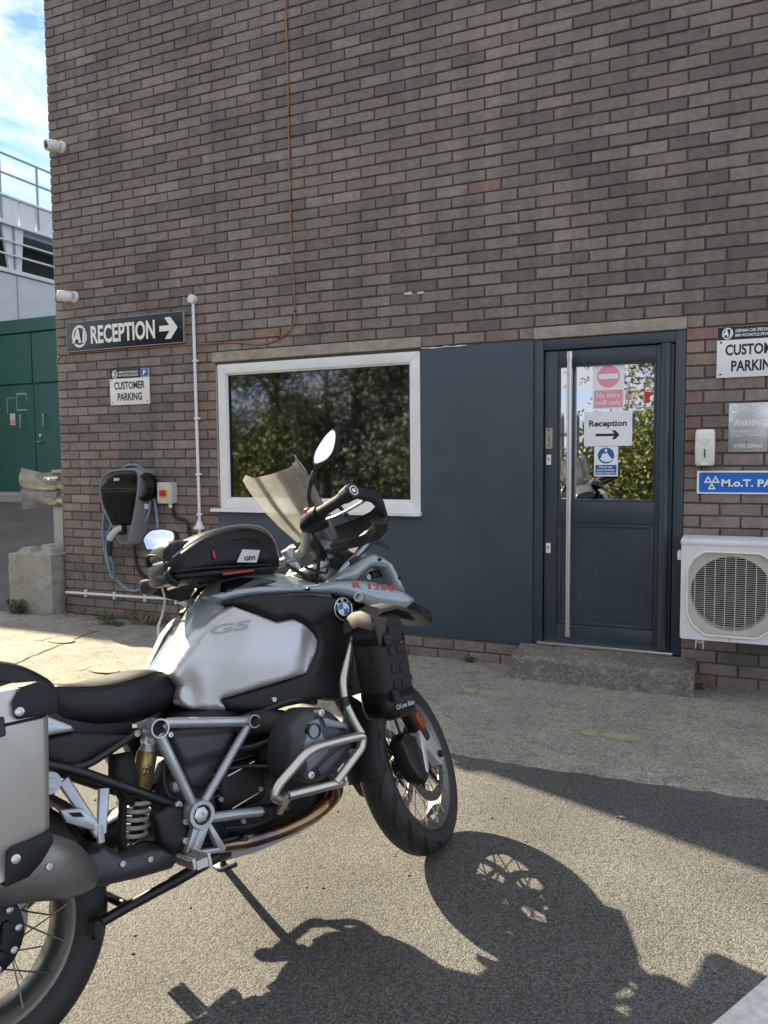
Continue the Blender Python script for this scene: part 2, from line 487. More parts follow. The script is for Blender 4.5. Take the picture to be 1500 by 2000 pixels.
def concrete_material(name, c1, c2, c3, speck=0.5, scale=1.0, bump=0.5):
    m, N, L, p = node_mat(name)
    g = N.new('ShaderNodeNewGeometry')
    n1 = N.new('ShaderNodeTexNoise'); n1.inputs['Scale'].default_value = 2.2*scale; n1.inputs['Detail'].default_value = 8; n1.inputs['Roughness'].default_value = 0.65
    n2 = N.new('ShaderNodeTexNoise'); n2.inputs['Scale'].default_value = 9*scale; n2.inputs['Detail'].default_value = 6; n2.inputs['Distortion'].default_value = 0.6
    v = N.new('ShaderNodeTexVoronoi'); v.inputs['Scale'].default_value = 150
    for n in (n1, n2, v): L.new(g.outputs['Position'], n.inputs['Vector'])
    def mr(src, a, b_, c, d):
        r = N.new('ShaderNodeMapRange'); r.inputs[1].default_value = a; r.inputs[2].default_value = b_; r.inputs[3].default_value = c; r.inputs[4].default_value = d
        L.new(src, r.inputs[0]); return r.outputs[0]
    mx = N.new('ShaderNodeMixRGB'); mx.inputs[1].default_value = (*c1, 1); mx.inputs[2].default_value = (*c2, 1); L.new(mr(n1.outputs['Fac'], 0.36, 0.64, 0, 1), mx.inputs[0])
    mx2 = N.new('ShaderNodeMixRGB'); mx2.inputs[2].default_value = (*c3, 1); L.new(mr(n2.outputs['Fac'], 0.48, 0.72, 0, 0.75), mx2.inputs[0]); L.new(mx.outputs[0], mx2.inputs[1])
    sep = N.new('ShaderNodeSeparateColor'); L.new(v.outputs['Color'], sep.inputs[0])
    f = mr(sep.outputs[0], 0, 1, 1-speck, 1+speck)
    vm = N.new('ShaderNodeVectorMath'); vm.operation = 'SCALE'; L.new(mx2.outputs[0], vm.inputs[0]); L.new(f, vm.inputs['Scale'])
    L.new(vm.outputs[0], p.inputs['Base Color']); p.inputs['Roughness'].default_value = 0.88; p.inputs['Specular IOR Level'].default_value = 0.3
    bu = N.new('ShaderNodeBump'); bu.inputs['Strength'].default_value = bump; bu.inputs['Distance'].default_value = 0.004
    ad = N.new('ShaderNodeMath'); ad.operation = 'MULTIPLY_ADD'; ad.inputs[1].default_value = 2.0; L.new(n2.outputs['Fac'], ad.inputs[0]); L.new(sep.outputs[1], ad.inputs[2])
    L.new(ad.outputs[0], bu.inputs['Height']); L.new(bu.outputs[0], p.inputs['Normal'])
concrete_material('concrete_apron', (0.235, 0.22, 0.185), (0.31, 0.29, 0.245), (0.165, 0.154, 0.13), 0.42)
concrete_material('concrete_step', (0.20, 0.188, 0.16), (0.125, 0.118, 0.10), (0.33, 0.31, 0.275), 0.35, 3.0, 0.7)
concrete_material('concrete_block', (0.30, 0.28, 0.245), (0.36, 0.345, 0.31), (0.22, 0.20, 0.17), 0.12, 1.5, 0.35)

# glass that shows a dark room and mirrors the yard
def glass_material(name, refl, tint, rough=0.0, wav=0.0):
    m = bpy.data.materials.new(name); m.use_nodes = True; MATS[name] = m
    N, L = m.node_tree.nodes, m.node_tree.links; N.clear()
    o = N.new('ShaderNodeOutputMaterial'); mx = N.new('ShaderNodeMixShader'); tr = N.new('ShaderNodeBsdfTransparent'); gl = N.new('ShaderNodeBsdfGlossy')
    tr.inputs[0].default_value = (*tint, 1); gl.inputs['Roughness'].default_value = rough; gl.inputs[0].default_value = (0.95, 0.97, 1, 1)
    lw = N.new('ShaderNodeFresnel'); lw.inputs[0].default_value = 1.5
    ad = N.new('ShaderNodeMath'); ad.operation = 'ADD'; ad.use_clamp = True; ad.inputs[1].default_value = refl
    L.new(lw.outputs[0], ad.inputs[0]); L.new(ad.outputs[0], mx.inputs[0]); L.new(tr.outputs[0], mx.inputs[1]); L.new(gl.outputs[0], mx.inputs[2]); L.new(mx.outputs[0], o.inputs[0])
    if wav:
        t = N.new('ShaderNodeTexCoord'); n = N.new('ShaderNodeTexNoise'); n.inputs['Scale'].default_value = 5.0; n.inputs['Detail'].default_value = 1
        b_ = N.new('ShaderNodeBump'); b_.inputs['Strength'].default_value = wav; b_.inputs['Distance'].default_value = 0.01
        L.new(t.outputs['Object'], n.inputs['Vector']); L.new(n.outputs['Fac'], b_.inputs['Height']); L.new(b_.outputs[0], gl.inputs['Normal'])
glass_material('window_glass', 0.18, (0.35, 0.37, 0.42), 0.032, 0.012)
glass_material('door_glass', 0.40, (0.25, 0.26, 0.28), 0.018, 0.01)

# ------------------------------------------------------------------ ground
def ground_z(x, y):
    z = 0.06*smooth01(-2.6, -4.6, x)*smooth01(-2.6, -1.0, y)
    if x < -3.5: z += 0.66*smooth01(1.2, 6.0, y)*smooth01(-3.5, -5.5, x)
    return z

def grid_sheet(name, xs, ys, zf, material, keep=lambda x, y: True):
    V = []; F = []; idx = {}
    for i, x in enumerate(xs):
        for j, y in enumerate(ys):
            idx[i, j] = len(V); V.append((x, y, zf(x, y)))
    for i in range(len(xs)-1):
        for j in range(len(ys)-1):
            if keep((xs[i]+xs[i+1])/2, (ys[j]+ys[j+1])/2): F.append((idx[i, j], idx[i+1, j], idx[i+1, j+1], idx[i, j+1]))
    me = bpy.data.meshes.new(name); me.from_pydata(V, [], F); me.update()
    me.polygons.foreach_set('use_smooth', [True]*len(F))
    return link_mesh(name, me, material)

def lin(a, b_, s):
    n = max(1, int(round((b_-a)/s))); return [a+(b_-a)*k/n for k in range(n+1)]
gx = [-400, -150, -60, -30] + lin(-20, 5, 0.5) + [10, 25, 60, 150, 400]
gy = [-400, -150, -60, -30] + lin(-16, 12, 0.5) + [20, 40, 100, 250, 400]
struct(grid_sheet('ground', gx, gy, ground_z, 'asphalt'))
# concrete apron along the wall, with an uneven outer edge
ax_ = lin(-7.2, 3.0, 0.1)
EDGE = {}
def apron():
    xs = lin(-5.15, 3.0, 0.06); ys = [0.02, -0.3, -0.6, -0.9, -1.2, -1.45]
    bm = BM(); cols = []
    for x in xs:
        e = -1.595+rnd.uniform(-0.012, 0.012)+0.012*math.sin(x*3.1)
        c = [bm.verts.new((x, y, ground_z(x, y)+0.010)) for y in ys]
        c.append(bm.verts.new((x, e, ground_z(x, e)+0.009))); c.append(bm.verts.new((x, e-0.012, ground_z(x, e)-0.006)))
        cols.append(c)
    for a, b_ in zip(cols, cols[1:]):
        for k in range(len(a)-1): bm.faces.new((a[k], b_[k], b_[k+1], a[k+1]))
    o = obj('pavement', bm, 'concrete_apron'); struct(o)
    bm = BM(); cols = []
    for x in lin(-7.4, -5.15, 0.15):
        y1 = 0.35 if x < -5.2 else 0.02
        e = -1.595+rnd.uniform(-0.012, 0.012)
        c = [bm.verts.new((x, y, ground_z(x, y)+0.009)) for y in (-0.22+0.08*math.sin(x*2.0), -0.6, -1.0, -1.4, e)]
        c.append(bm.verts.new((x, e-0.012, ground_z(x, e)-0.006)))
        cols.append(c)
    for a, b_ in zip(cols, cols[1:]):
        for k in range(len(a)-1): bm.faces.new((a[k], b_[k], b_[k+1], a[k+1]))
    o = obj('pavement', bm, 'concrete_apron'); struct(o)
apron()
# crack across the apron
mat('crack', (0.03, 0.028, 0.025), 0.95)
bm = BM()
pc = [(-4.30, -0.42)]
for k in range(14): pc.append((pc[-1][0]+0.014+rnd.uniform(-0.016, 0.016), pc[-1][1]-0.08))
for a, b_ in zip(pc, pc[1:]):
    w = rnd.uniform(0.003, 0.007)
    bm.faces.new([bm.verts.new((q[0]+s*w, q[1], ground_z(*q)+0.0135)) for q, s in ((a, -1), (a, 1), (b_, 1), (b_, -1))])
struct(obj('pavement_crack', bm, 'crack', smooth=False))
# painted footprints (sole and heel) on the apron
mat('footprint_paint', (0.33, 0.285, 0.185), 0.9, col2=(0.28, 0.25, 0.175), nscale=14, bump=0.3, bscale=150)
def footprint(cx, cy, L_, W_, ang, label):
    t = thing('painted_footprint', label, 'floor marking', (cx, cy, ground_z(cx, cy)+0.014), (0, 0, ang), 'painted footprints on the pavement')
    def flat(poly, nm): 
        bm = BM(); prism(bm, poly, -0.003, 0.0015, 'XY'); obj(nm, bm, 'footprint_paint', t, smooth=False)
    n = 22
    sole = []
    for k in range(n):
        a = 2*math.pi*k/n; u, v = math.cos(a), math.sin(a)
        sole.append((L_*0.17+u*L_*0.33, v*W_*0.5*(1.0-0.18*(1-u)*0.5)*rnd.uniform(0.94, 1.05)))
    flat(sole, 'sole')
    heel = [(-L_*0.20, -W_*0.36), (-L_*0.20, W_*0.38), (-L_*0.34, W_*0.42), (-L_*0.46, W_*0.24), (-L_*0.48, 0), (-L_*0.45, -W_*0.25), (-L_*0.33, -W_*0.38)]
    flat(heel, 'heel')
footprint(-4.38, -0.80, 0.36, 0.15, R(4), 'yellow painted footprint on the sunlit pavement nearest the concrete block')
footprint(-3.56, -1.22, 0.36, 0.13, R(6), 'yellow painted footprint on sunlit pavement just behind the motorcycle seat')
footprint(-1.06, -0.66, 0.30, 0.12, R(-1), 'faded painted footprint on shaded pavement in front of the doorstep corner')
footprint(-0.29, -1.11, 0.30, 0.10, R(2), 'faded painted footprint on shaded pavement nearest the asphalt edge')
# white painted bay line in the corner
mat('road_paint', (0.72, 0.73, 0.73), 0.7, col2=(0.52, 0.52, 0.51), nscale=30, nlo=0.3, nhi=0.6, bump=0.8, bscale=130, bdist=0.004)
bm = BM()
P_ = [(0.195, -3.05), (0.352, -2.775), (0.56, -2.46), (0.72, -2.56), (0.50, -2.90), (0.30, -3.25), (0.25, -3.4), (0.13, -3.3)]
prism(bm, [(0.06, -3.30), (0.72, -2.10), (0.86, -2.18), (0.20, -3.38)], -0.002, 0.005, 'XY')
tag(obj('painted_bay_line', bm, 'road_paint', smooth=False), 'thick white painted line crossing the asphalt in the near corner', 'road marking')

# ------------------------------------------------------------------ brick building
bld = thing('brick_building', 'dark brown brick building with painted door and white framed window', 'building', (0, 0, 0))
XL, XR, ZT = -5.07, 2.2, 6.6
def bpart(name, bm, material, parent=None, **kw): return obj(name, bm, material, parent if parent is not None else bld, **kw)
bm = BM()
WY = 0.006
wx0, wx1, wz0, wz1 = -3.41, -1.72, 1.01, 2.15          # window opening
dx0, dx1, dz0, dz1 = -0.93, -0.008, 0.0, 2.175           # door opening
box(bm, XL, wx0, WY, 0.3, -0.2, ZT); box(bm, wx0, wx1, WY, 0.3, -0.2, wz0); box(bm, wx0, wx1, WY, 0.3, wz1, ZT)
box(bm, wx1, dx0, WY, 0.3, -0.2, ZT); box(bm, dx0, dx1, WY, 0.3, dz1, ZT); box(bm, dx1, XR, WY, 0.3, -0.2, ZT); box(bm, dx0, dx1, WY, 0.3, -0.2, 0.10)
bpart('mortar_wall', bm, 'mortar', smooth=False)
mat('room_wall', (0.10, 0.10, 0.11), 0.9)
mat('room_floor', (0.06, 0.06, 0.065), 0.7)
mat('roof_felt', (0.06, 0.06, 0.065), 0.9)
bm = BM(); box(bm, XL, XL+0.3, 0.301, 9.0, -0.2, ZT); box(bm, XR-0.3, XR, 0.301, 9.0, -0.2, ZT); box(bm, XL+0.301, XR-0.301, 8.7, 9.0, -0.2, ZT)
bpart('outer_wall', bm, 'mortar', smooth=False)
bm = BM(); box(bm, XL-0.05, XR+0.05, -0.03, 9.05, ZT+0.001, ZT+0.15); bpart('roof', bm, 'roof_felt', smooth=False)
bm = BM(); box(bm, XL+0.301, XR-0.301, 0.301, 8.69, 0.0, 0.14); bpart('room_floor', bm, 'room_floor', smooth=False)
bm = BM(); box(bm, XL+0.301, XR-0.301, 0.301, 8.69, 2.6, 2.75); bpart('room_ceiling', bm, 'room_wall', smooth=False)
bm = BM(); box(bm, XL+0.31, XR-0.31, 4.2, 4.3, 0.141, 2.599); bpart('room_partition', bm, 'room_wall', smooth=False)

def brick_colour(reddish=False):
    t = rnd.random()
    if reddish: c = (0.21, 0.13, 0.11) if rnd.random() < 0.5 else (0.235, 0.175, 0.145)
    elif t < 0.18: c = (0.160, 0.136, 0.124)
    elif t < 0.84: c = (0.200, 0.167, 0.148)
    elif t < 0.995: c = (0.230, 0.194, 0.174)
    else: c = (0.23, 0.15, 0.12)
    f = rnd.uniform(0.90, 1.10)
    return tuple(v*f*rnd.uniform(0.98, 1.02) for v in c)

def brick_into(V, F, x0, x1, z0, z1, y, corner=False):
    """one brick front with rough arrises: outer ring set back, inner ring proud"""
    base = len(V); n_x = 5 if x1-x0 > 0.15 else 3
    ring = []
    for k in range(n_x): ring.append((x0+(x1-x0)*k/n_x, z0))
    ring += [(x1, z0), (x1, (z0+z1)/2)]
    for k in range(n_x): ring.append((x1-(x1-x0)*k/n_x, z1))
    ring += [(x0, z1), (x0, (z0+z1)/2)]
    n = len(ring); cx, cz = (x0+x1)/2, (z0+z1)/2
    tilt = rnd.uniform(-0.0012, 0.0012); tz = rnd.uniform(-0.0012, 0.0012)
    jit = [(rnd.uniform(-0.0016, 0.0012), rnd.uniform(-0.0016, 0.0012)) for _ in range(n)]
    for lev in range(3):
        for (a, b_), (ja, jb) in zip(ring, jit):
            da, db = (1 if a > cx else -1), (1 if b_ > cz else -1)
            ins = (0.0, 0.0004, 0.0035)[lev]
            xx = a+da*ja-da*ins if abs(a-cx) > 1e-6 else a; zz = b_+db*jb-db*ins if abs(b_-cz) > 1e-6 else b_
            yy = (WY+0.002, y+0.0025, y)[lev]
            if lev: yy += tilt*(a-cx)/0.1+tz*(b_-cz)/0.03
            V.append((xx, yy, zz))
    for lev in range(2):
        for k in range(n):
            k2 = (k+1) % n
            F.append((base+lev*n+k, base+lev*n+k2, base+(lev+1)*n+k2, base+(lev+1)*n+k))
    F.append(tuple(base+2*n+k for k in range(n)))
    return len(V)-base

bricks = []
def course_bricks():
    holes = [(-3.43, -0.93, 0.16, 2.17), (-0.93, -0.008, 0.0, 2.17), (-3.462, -1.712, 2.18, 2.24), (-0.932, -0.006, 2.18, 2.24)]
    for k in range(-1, 88):
        z0 = 0.075*k+0.005; z1 = z0+0.065
        spans = [(XL-0.006, XR)]
        for hx0, hx1, hz0, hz1 in holes:
            if hz0 < z1-0.004 and hz1 > z0+0.004:
                ns = []
                for a, b_ in spans:
                    if hx1 <= a or hx0 >= b_: ns.append((a, b_)); continue
                    if hx0 > a: ns.append((a, hx0))
                    if hx1 < b_: ns.append((hx1, b_))
                spans = ns
        ph = -1.71 if k % 2 else -1.71+0.1125
        jog = rnd.uniform(-0.006, 0.006)
        for a, b_ in spans:
            n0 = math.floor((a-ph)/0.225)-1
            cuts = [a]
            n = n0
            while True:
                c = ph+n*0.225+jog+rnd.uniform(-0.003, 0.003)
                if c > b_-0.035: break
                if c > a+0.035: cuts.append(c)
                n += 1
            cuts.append(b_)
            for i in range(len(cuts)-1):
                x0 = cuts[i]+(0.005 if i else 0.001); x1 = cuts[i+1]-(0.005 if i < len(cuts)-2 else 0.001)
                if x1-x0 < 0.02: continue
                red = (a > -0.02 and i == 0 and k < 30 and rnd.random() < 0.55) or (abs(b_+3.43) < 0.05 and i == len(cuts)-2 and rnd.random() < 0.35)
                bricks.append((x0, x1, z0+rnd.uniform(-0.0015, 0.0015), z1+rnd.uniform(-0.0015, 0.0015), -0.003+rnd.uniform(-0.0018, 0.0018), brick_colour(red)))
course_bricks()
cpos = Vector((0.2009, -5.019, 1.4187))
def seen_size(b_):
    c = Vector(((b_[0]+b_[1])/2, 0, (b_[2]+b_[3])/2)); d = c-cpos
    f = d.dot(fwd); u = d.dot(r2)/f; v = d.dot(u2)/f
    if abs(u) > 0.497 or abs(v) > 0.664: return 0
    if c.z < 0.6 and c.x > 0.0: return 0       # behind the cooling unit
    return (b_[1]-b_[0])*(b_[3]-b_[2])*(-d.y)/(d.length*f*f)
order = sorted(range(len(bricks)), key=lambda i: -seen_size(bricks[i]))
single = set(order[:300])
def brick_mesh(lst, name):
    V = []; F = []; cols = []
    for b_ in lst:
        n = brick_into(V, F, *b_[:5]); cols += [(*b_[5], 1.0)]*n
    me = bpy.data.meshes.new(name); me.from_pydata(V, [], F); me.update()
    at = me.color_attributes.new('brick_col', 'FLOAT_COLOR', 'POINT')
    at.data.foreach_set('color', [c for q in cols for c in q])
    me.materials.append(MATS['brick'])
    return me
for i in sorted(single): link_mesh('brick', brick_mesh([bricks[i]], 'brick'), None, bld)
link_mesh('brickwork', brick_mesh([b_ for i, b_ in enumerate(bricks) if i not in single], 'brickwork'), None, bld, 'stuff')

# lintels
for nm, x0, x1 in (('lintel', -3.458, -1.713), ('lintel', -0.931, -0.006)):
    bm = BM(); box(bm, x0, x1, -0.012, 0.2, 2.172, 2.246, 0.004, 1)
    bpart(nm, bm, 'lintel_stone')
# painted infill below and beside the window
bm = BM()
prism(bm, [(-3.43, 0.165), (-0.932, 0.165), (-0.932, 2.168), (-1.714, 2.16), (-1.714, 1.0), (-3.43, 1.0)], -0.006, 0.004, bev=0.0015)
bpart('painted_panel', bm, 'panel_paint')
# ragged white sealant line along the top of the painted panel
bm = BM(); x = -1.71
while x < -0.95:
    w = rnd.uniform(0.03, 0.11)
    if rnd.random() < 0.75:
        tube(bm, [(x, -0.008, 2.163+rnd.uniform(-.003, .004)), (x+w*0.5, -0.009, 2.166+rnd.uniform(-.003, .004)), (x+w, -0.008, 2.165+rnd.uniform(-.003, .004))], [0.002, rnd.uniform(0.003, 0.006), 0.002], 6)
    x += w
bpart('sealant_bead', bm, 'white_paint')
# white filler blobs over old fixing holes
for (hx, hz, s) in ((-1.80, 2.546, 0.030), (-1.715, 2.543, 0.024)):
    bm = BM(); pts = [(hx+s*math.cos(a)*rnd.uniform(0.7, 1.5), hz+s*0.45*math.sin(a)*rnd.uniform(0.6, 1.3)) for a in [2*math.pi*k/14 for k in range(14)]]
    pillow(bm, pts, -0.003, 0.010, 0.012, 0.008, 0.004); bpart('filler_patch', bm, 'filler')

# ---- window
win = bpy.data.objects.new('window', None); C.objects.link(win); win.parent = bld
bm = BM()
def frame_bars(x0, x1, z0, z1, w, y0, y1, bev=0.004):
    bars = []
    for nm, poly in (('top', [(x0, z1), (x1, z1), (x1-w, z1-w), (x0+w, z1-w)]), ('bottom', [(x0, z0), (x0+w, z0+w), (x1-w, z0+w), (x1, z0)]),
                     ('left', [(x0, z0), (x0, z1), (x0+w, z1-w), (x0+w, z0+w)]), ('right', [(x1, z0), (x1-w, z0+w), (x1-w, z1-w), (x1, z1)])):
        bm = BM()
        cx = sum(p[0] for p in poly)/4; cz = sum(p[1] for p in poly)/4
        prism(bm, [(cx+(p[0]-cx)*0.9995, cz+(p[1]-cz)*0.9995) for p in poly], y0, y1, bev=bev); bars.append(bm)
    return bars
for b_ in frame_bars(-3.41, -1.722, 1.035, 2.15, 0.072, -0.004, 0.07): obj('frame_bar', b_, 'upvc', win)
for b_ in frame_bars(-3.34, -1.792, 1.105, 2.08, 0.014, 0.012, 0.05, 0.003): obj('glazing_bead', b_, 'upvc', win)
mat('gasket', (0.01, 0.01, 0.011), 0.6)
for b_ in frame_bars(-3.327, -1.805, 1.118, 2.067, 0.005, 0.018, 0.05, 0.001): obj('gasket', b_, 'gasket', win)
bm = BM(); box(bm, -3.323, -1.809, 0.034, 0.04, 1.122, 2.063); obj('pane', bm, 'window_glass', win, smooth=False)
bm = BM(); prism(bm, [(-0.055, 1.008), (-0.055, 1.03), (-0.004, 1.036), (0.06, 1.036), (0.06, 1.0085)], -3.475, -1.712, 'YZ', bev=0.002); bpart('window_sill', bm, 'upvc')
# blinds hang inside the room
mat('blind', (0.16, 0.16, 0.18), 0.8)
for k in range(9):
    bm = BM(); x = -3.3+k*0.172; box(bm, x, x+0.09, 0.16, 0.163, 1.1, 2.12, rot=Matrix.Rotation(R(32), 3, 'Z')); obj('blind_slat', bm, 'blind', win, smooth=False)
# mastic strip left of the frame
bm = BM(); tube(bm, [(-3.418, -0.005, 1.05), (-3.42, -0.006, 1.6), (-3.419, -0.005, 2.14)], 0.007, 6); bpart('mastic', bm, 'lintel_stone')

# ---- door
door = bpy.data.objects.new('door', None); C.objects.link(door); door.parent = bld
def dpart(nm, bm, m, **k): return obj(nm, bm, m, door, **k)
F0, F1 = 0.0, 0.09
bm = BM(); box(bm, -0.928, -0.868, F0, F1, 0.176, 2.17, 0.004); dpart('frame_jamb', bm, 'door_paint')
bm = BM(); box(bm, -0.068, -0.010, F0, F1, 0.176, 2.17, 0.004); dpart('frame_jamb', bm, 'door_paint')
bm = BM(); box(bm, -0.867, -0.069, F0+0.003, F1, 2.10, 2.169, 0.004); dpart('frame_head', bm, 'door_paint')
LY = 0.022
for x0, x1, z0, z1 in ((-0.862, -0.778, 0.19, 2.094), (-0.176, -0.074, 0.19, 2.094), (-0.777, -0.177, 2.0, 2.093), (-0.777, -0.177, 0.985, 1.125), (-0.777, -0.177, 0.191, 0.315)):
    bm = BM(); box(bm, x0, x1, LY, LY+0.045, z0, z1, 0.003); dpart('stile' if x1-x0 < 0.2 else 'rail', bm, 'door_paint')
bm = BM(); box(bm, -0.776, -0.178, LY+0.012, LY+0.03, 0.316, 0.984); dpart('lower_panel', bm, 'door_paint', smooth=False)
for b_ in frame_bars(-0.775, -0.179, 0.318, 0.982, 0.022, LY+0.003, LY+0.011, 0.003): dpart('panel_moulding', b_, 'door_paint')
for b_ in frame_bars(-0.776, -0.178, 1.126, 1.999, 0.012, LY+0.004, LY+0.02, 0.002): dpart('glazing_bead', b_, 'door_paint')
bm = BM(); box(bm, -0.7755, -0.1785, LY+0.0205, LY+0.026, 1.127, 1.998); dpart('glass_pane', bm, 'door_glass', smooth=False)
# rounded finger guard on the hinge side
bm = BM(); prism(bm, [(-0.152+0.031+0.031*math.cos(a), 0.012-0.034*math.sin(a)) for a in [math.pi*k/10 for k in range(11)]][::-1], 0.2, 2.095, 'XY'); dpart('finger_guard', bm, 'door_paint')
# long pull bar
bm = BM(); tube(bm, [(-0.692, -0.045, 0.255), (-0.692, -0.045, 2.06)], 0.0165, 18); hb = dpart('pull_handle', bm, 'steel')
for z in (0.25, 2.03):
    bm = BM(); tube(bm, [(-0.692, -0.045, z), (-0.692, -0.045, z+0.045)], 0.0195, 18); dpart('handle_end', bm, 'steel')
for z in (0.30, 2.02):
    bm = BM(); tube(bm, [(-0.692, -0.045, z), (-0.692, 0.03, z)], 0.011, 12); dpart('handle_stud', bm, 'steel')
mat('satin_plate', (0.42, 0.41, 0.38), 0.4, 0.7)
bm = BM(); box(bm, -0.855, -0.811, LY-0.003, LY+0.001, 1.466, 1.60, 0.001, 1); dpart('push_plate', bm, 'satin_plate')
for i, ch in enumerate('PUSH'):
    lettering(ch, -0.842, -0.824, 1.570-i*0.031, 1.593-i*0.031, LY-0.0042, 'sign_black', door, bold=0.01, keep=False)
for z in (1.394, 0.814):
    bm = BM(); box(bm, -0.849, -0.819, LY-0.004, LY+0.001, z-0.033, z+0.033, 0.001, 1); dpart('lock_plate', bm, 'sign_white')
    bm = BM(); lathe(bm, [(0, -0.006), (0.007, -0.006), (0.008, -0.004), (0.008, 0.0)], 14, 'Y', (-0.834, LY-0.004, z+0.008)); box(bm, -0.8365, -0.8315, LY-0.007, LY-0.003, z-0.014, z+0.002); dpart('key_cylinder', bm, 'galvanised')
bm = BM(); box(bm, -0.90, -0.055, -0.014, 0.06, 0.172, 0.192, 0.003); dpart('threshold', bm, 'steel')
bm = BM(); box(bm, -0.928, -0.010, 0.072, 0.088, 0.195, 2.165); 
bm.free()
# scuffs on the lower panel
mat('scuff', (0.12, 0.13, 0.14), 0.6)
bm = BM(); tube(bm, [(-0.52, LY+0.0112, 0.80), (-0.505, LY+0.0112, 0.68), (-0.495, LY+0.0112, 0.55), (-0.49, LY+0.0112, 0.40)], [0.0005, 0.0022, 0.0012, 0.0004], 5, flat=(1, 0.3)); dpart('scuff_mark', bm, 'scuff')

# doorstep
bm = BM(); box(bm, -1.005, 0.078, -0.30, -0.005, -0.02, 0.158, 0.0)
bmesh.ops.subdivide_edges(bm, edges=bm.edges, cuts=14, use_grid_fill=True)
for v in bm.verts:
    top = v.co.z > 0.15; front = v.co.y < -0.295
    j = 0.004
    v.co += Vector((rnd.uniform(-j, j)*0.6, rnd.uniform(-j, j)*0.6, rnd.uniform(-j, j)*0.6))
    if top and front: v.co += Vector((0, rnd.uniform(0.003, 0.016), -rnd.uniform(0.002, 0.012)))
    if v.co.x < -1.0 and front: v.co.x += 0.01
    if top and v.co.y > -0.29: v.co.z += 0.012*(v.co.y+0.3)/0.3
o = obj('doorstep', bm, 'concrete_step', angle=60); tag(o, 'rough concrete doorstep in front of the dark blue door', 'step')
# ------------------------------------------------------------------ signs on the wall
mat('screw_dark', (0.05, 0.05, 0.05), 0.4, 0.6)
mat('text_white', (0.82, 0.82, 0.80), 0.4)
mat('text_cream', (0.80, 0.79, 0.72), 0.35)
def a1_logo(cx, cz, r, y, m, parent, back):
    bm = BM()
    ring_sheet('logo_ring', cx, cz, r, r*0.78, y, m, parent, 36, rz=1.12)
    lettering('A1', cx-r*0.98, cx+r*0.86, cz-r*0.66, cz+r*0.78, y-0.0025, m, parent, bold=0.05, shear=0.18, name='logo_letters')
    lettering('A1', cx-r*1.02, cx+r*0.90, cz-r*0.72, cz+r*0.84, y-0.0012, back, parent, bold=0.10, shear=0.18, name='logo_outline')

def screw(x, z, y, parent, r=0.006, m='screw_dark'):
    bm = BM(); lathe(bm, [(0, -0.003), (r*0.7, -0.0028), (r, -0.001), (r, 0.001)], 12, 'Y', (x, y, z)); obj('screw', bm, m, parent)

def board(t, x0, x1, z0, z1, y0, y1, m, bev=0.001, r=None, name='board'):
    bm = BM()
    prism(bm, rrect(x0, x1, z0, z1, r) if r else rect(x0, x1, z0, z1), y0, y1, bev=bev); return obj(name, bm, m, t)

# reception sign: navy tray, white letters
t = thing('reception_sign', 'long navy sign with white RECEPTION lettering and right arrow', 'sign', (-4.314, -0.0, 2.462))
board(t, -0.612, 0.612, -0.121, 0.121, -0.030, -0.004, 'sign_navy', 0.002)
for b_ in frame_bars(-0.6135, 0.6135, -0.1225, 0.1225, 0.004, -0.0315, -0.003, 0.0005): obj('edge_trim', b_, 'galvanised', t)
a1_logo(-0.470, 0.0, 0.083, -0.0312, 'text_cream', t, 'sign_navy')
lettering('RECEPTION', -0.345, 0.330, -0.073, 0.078, -0.0312, 'text_cream', t, bold=0.03)
sheet('arrow', [(0.375, -0.022), (0.375, 0.022), (0.475, 0.022), (0.428, 0.085), (0.487, 0.085), (0.556, 0.0), (0.487, -0.085), (0.428, -0.085), (0.475, -0.022)], -0.0318, 'text_cream', t)
for sx, sz in ((-0.59, 0.0), (0.585, 0.0)): screw(sx, sz, -0.0305, t, 0.004, 'galvanised')

def parking_sign(x0, z0, w, h, label, left):
    t = thing('parking_sign', label, 'sign', (x0, 0, z0))
    board(t, 0, w, 0, h, -0.012, -0.0035, 'sign_cream' if left else 'sign_white')
    hb = h*0.255
    sheet('header_band', rect(0.001, w-0.001, h-hb, h-0.0005), -0.0128, 'sign_navy', t)
    lettering('CUSTOMER', w*0.11, w*0.89, h*0.435, h*0.655, -0.0128, 'sign_black', t, bold=0.03)
    lettering('PARKING', w*0.19, w*0.81, h*0.115, h*0.335, -0.0128, 'sign_black', t, bold=0.03)
    a1_logo(w*0.135, h-hb*0.5, hb*0.40, -0.0136, 'text_white', t, 'sign_navy')
    lettering('GERMAN CAR SPECIALISTS', w*0.235, w*(0.735), h-hb*0.45, h-hb*0.20, -0.0136, 'text_white', t, bold=0.02)
    lettering('BMW MOTORCYCLE SPECIALISTS', w*0.235, w*(0.735), h-hb*0.80, h-hb*0.56, -0.0136, 'text_white', t, bold=0.02)
    sheet('blue_square', rrect(w*0.80, w*0.985, h-hb*0.96, h-hb*0.04, 0.006), -0.0136, 'sign_white', t)
    sheet('blue_square', rrect(w*0.808, w*0.977, h-hb*0.925, h-hb*0.075, 0.005), -0.0143, 'parking_blue', t)
    lettering('P', w*0.860, w*0.930, h-hb*0.76, h-hb*0.24, -0.0151, 'text_white', t, bold=0.03)
    for sx, sz in ((0.05, 0.07), (0.95, 0.07), (0.05, 0.70)): screw(w*sx, h*sz, -0.0123, t)
parking_sign(-4.487, 1.874, 0.413, 0.291, 'small cream CUSTOMER PARKING sign above the charging point', True)
parking_sign(0.162, 1.870, 0.413, 0.294, 'large white CUSTOMER PARKING sign right of the door', False)

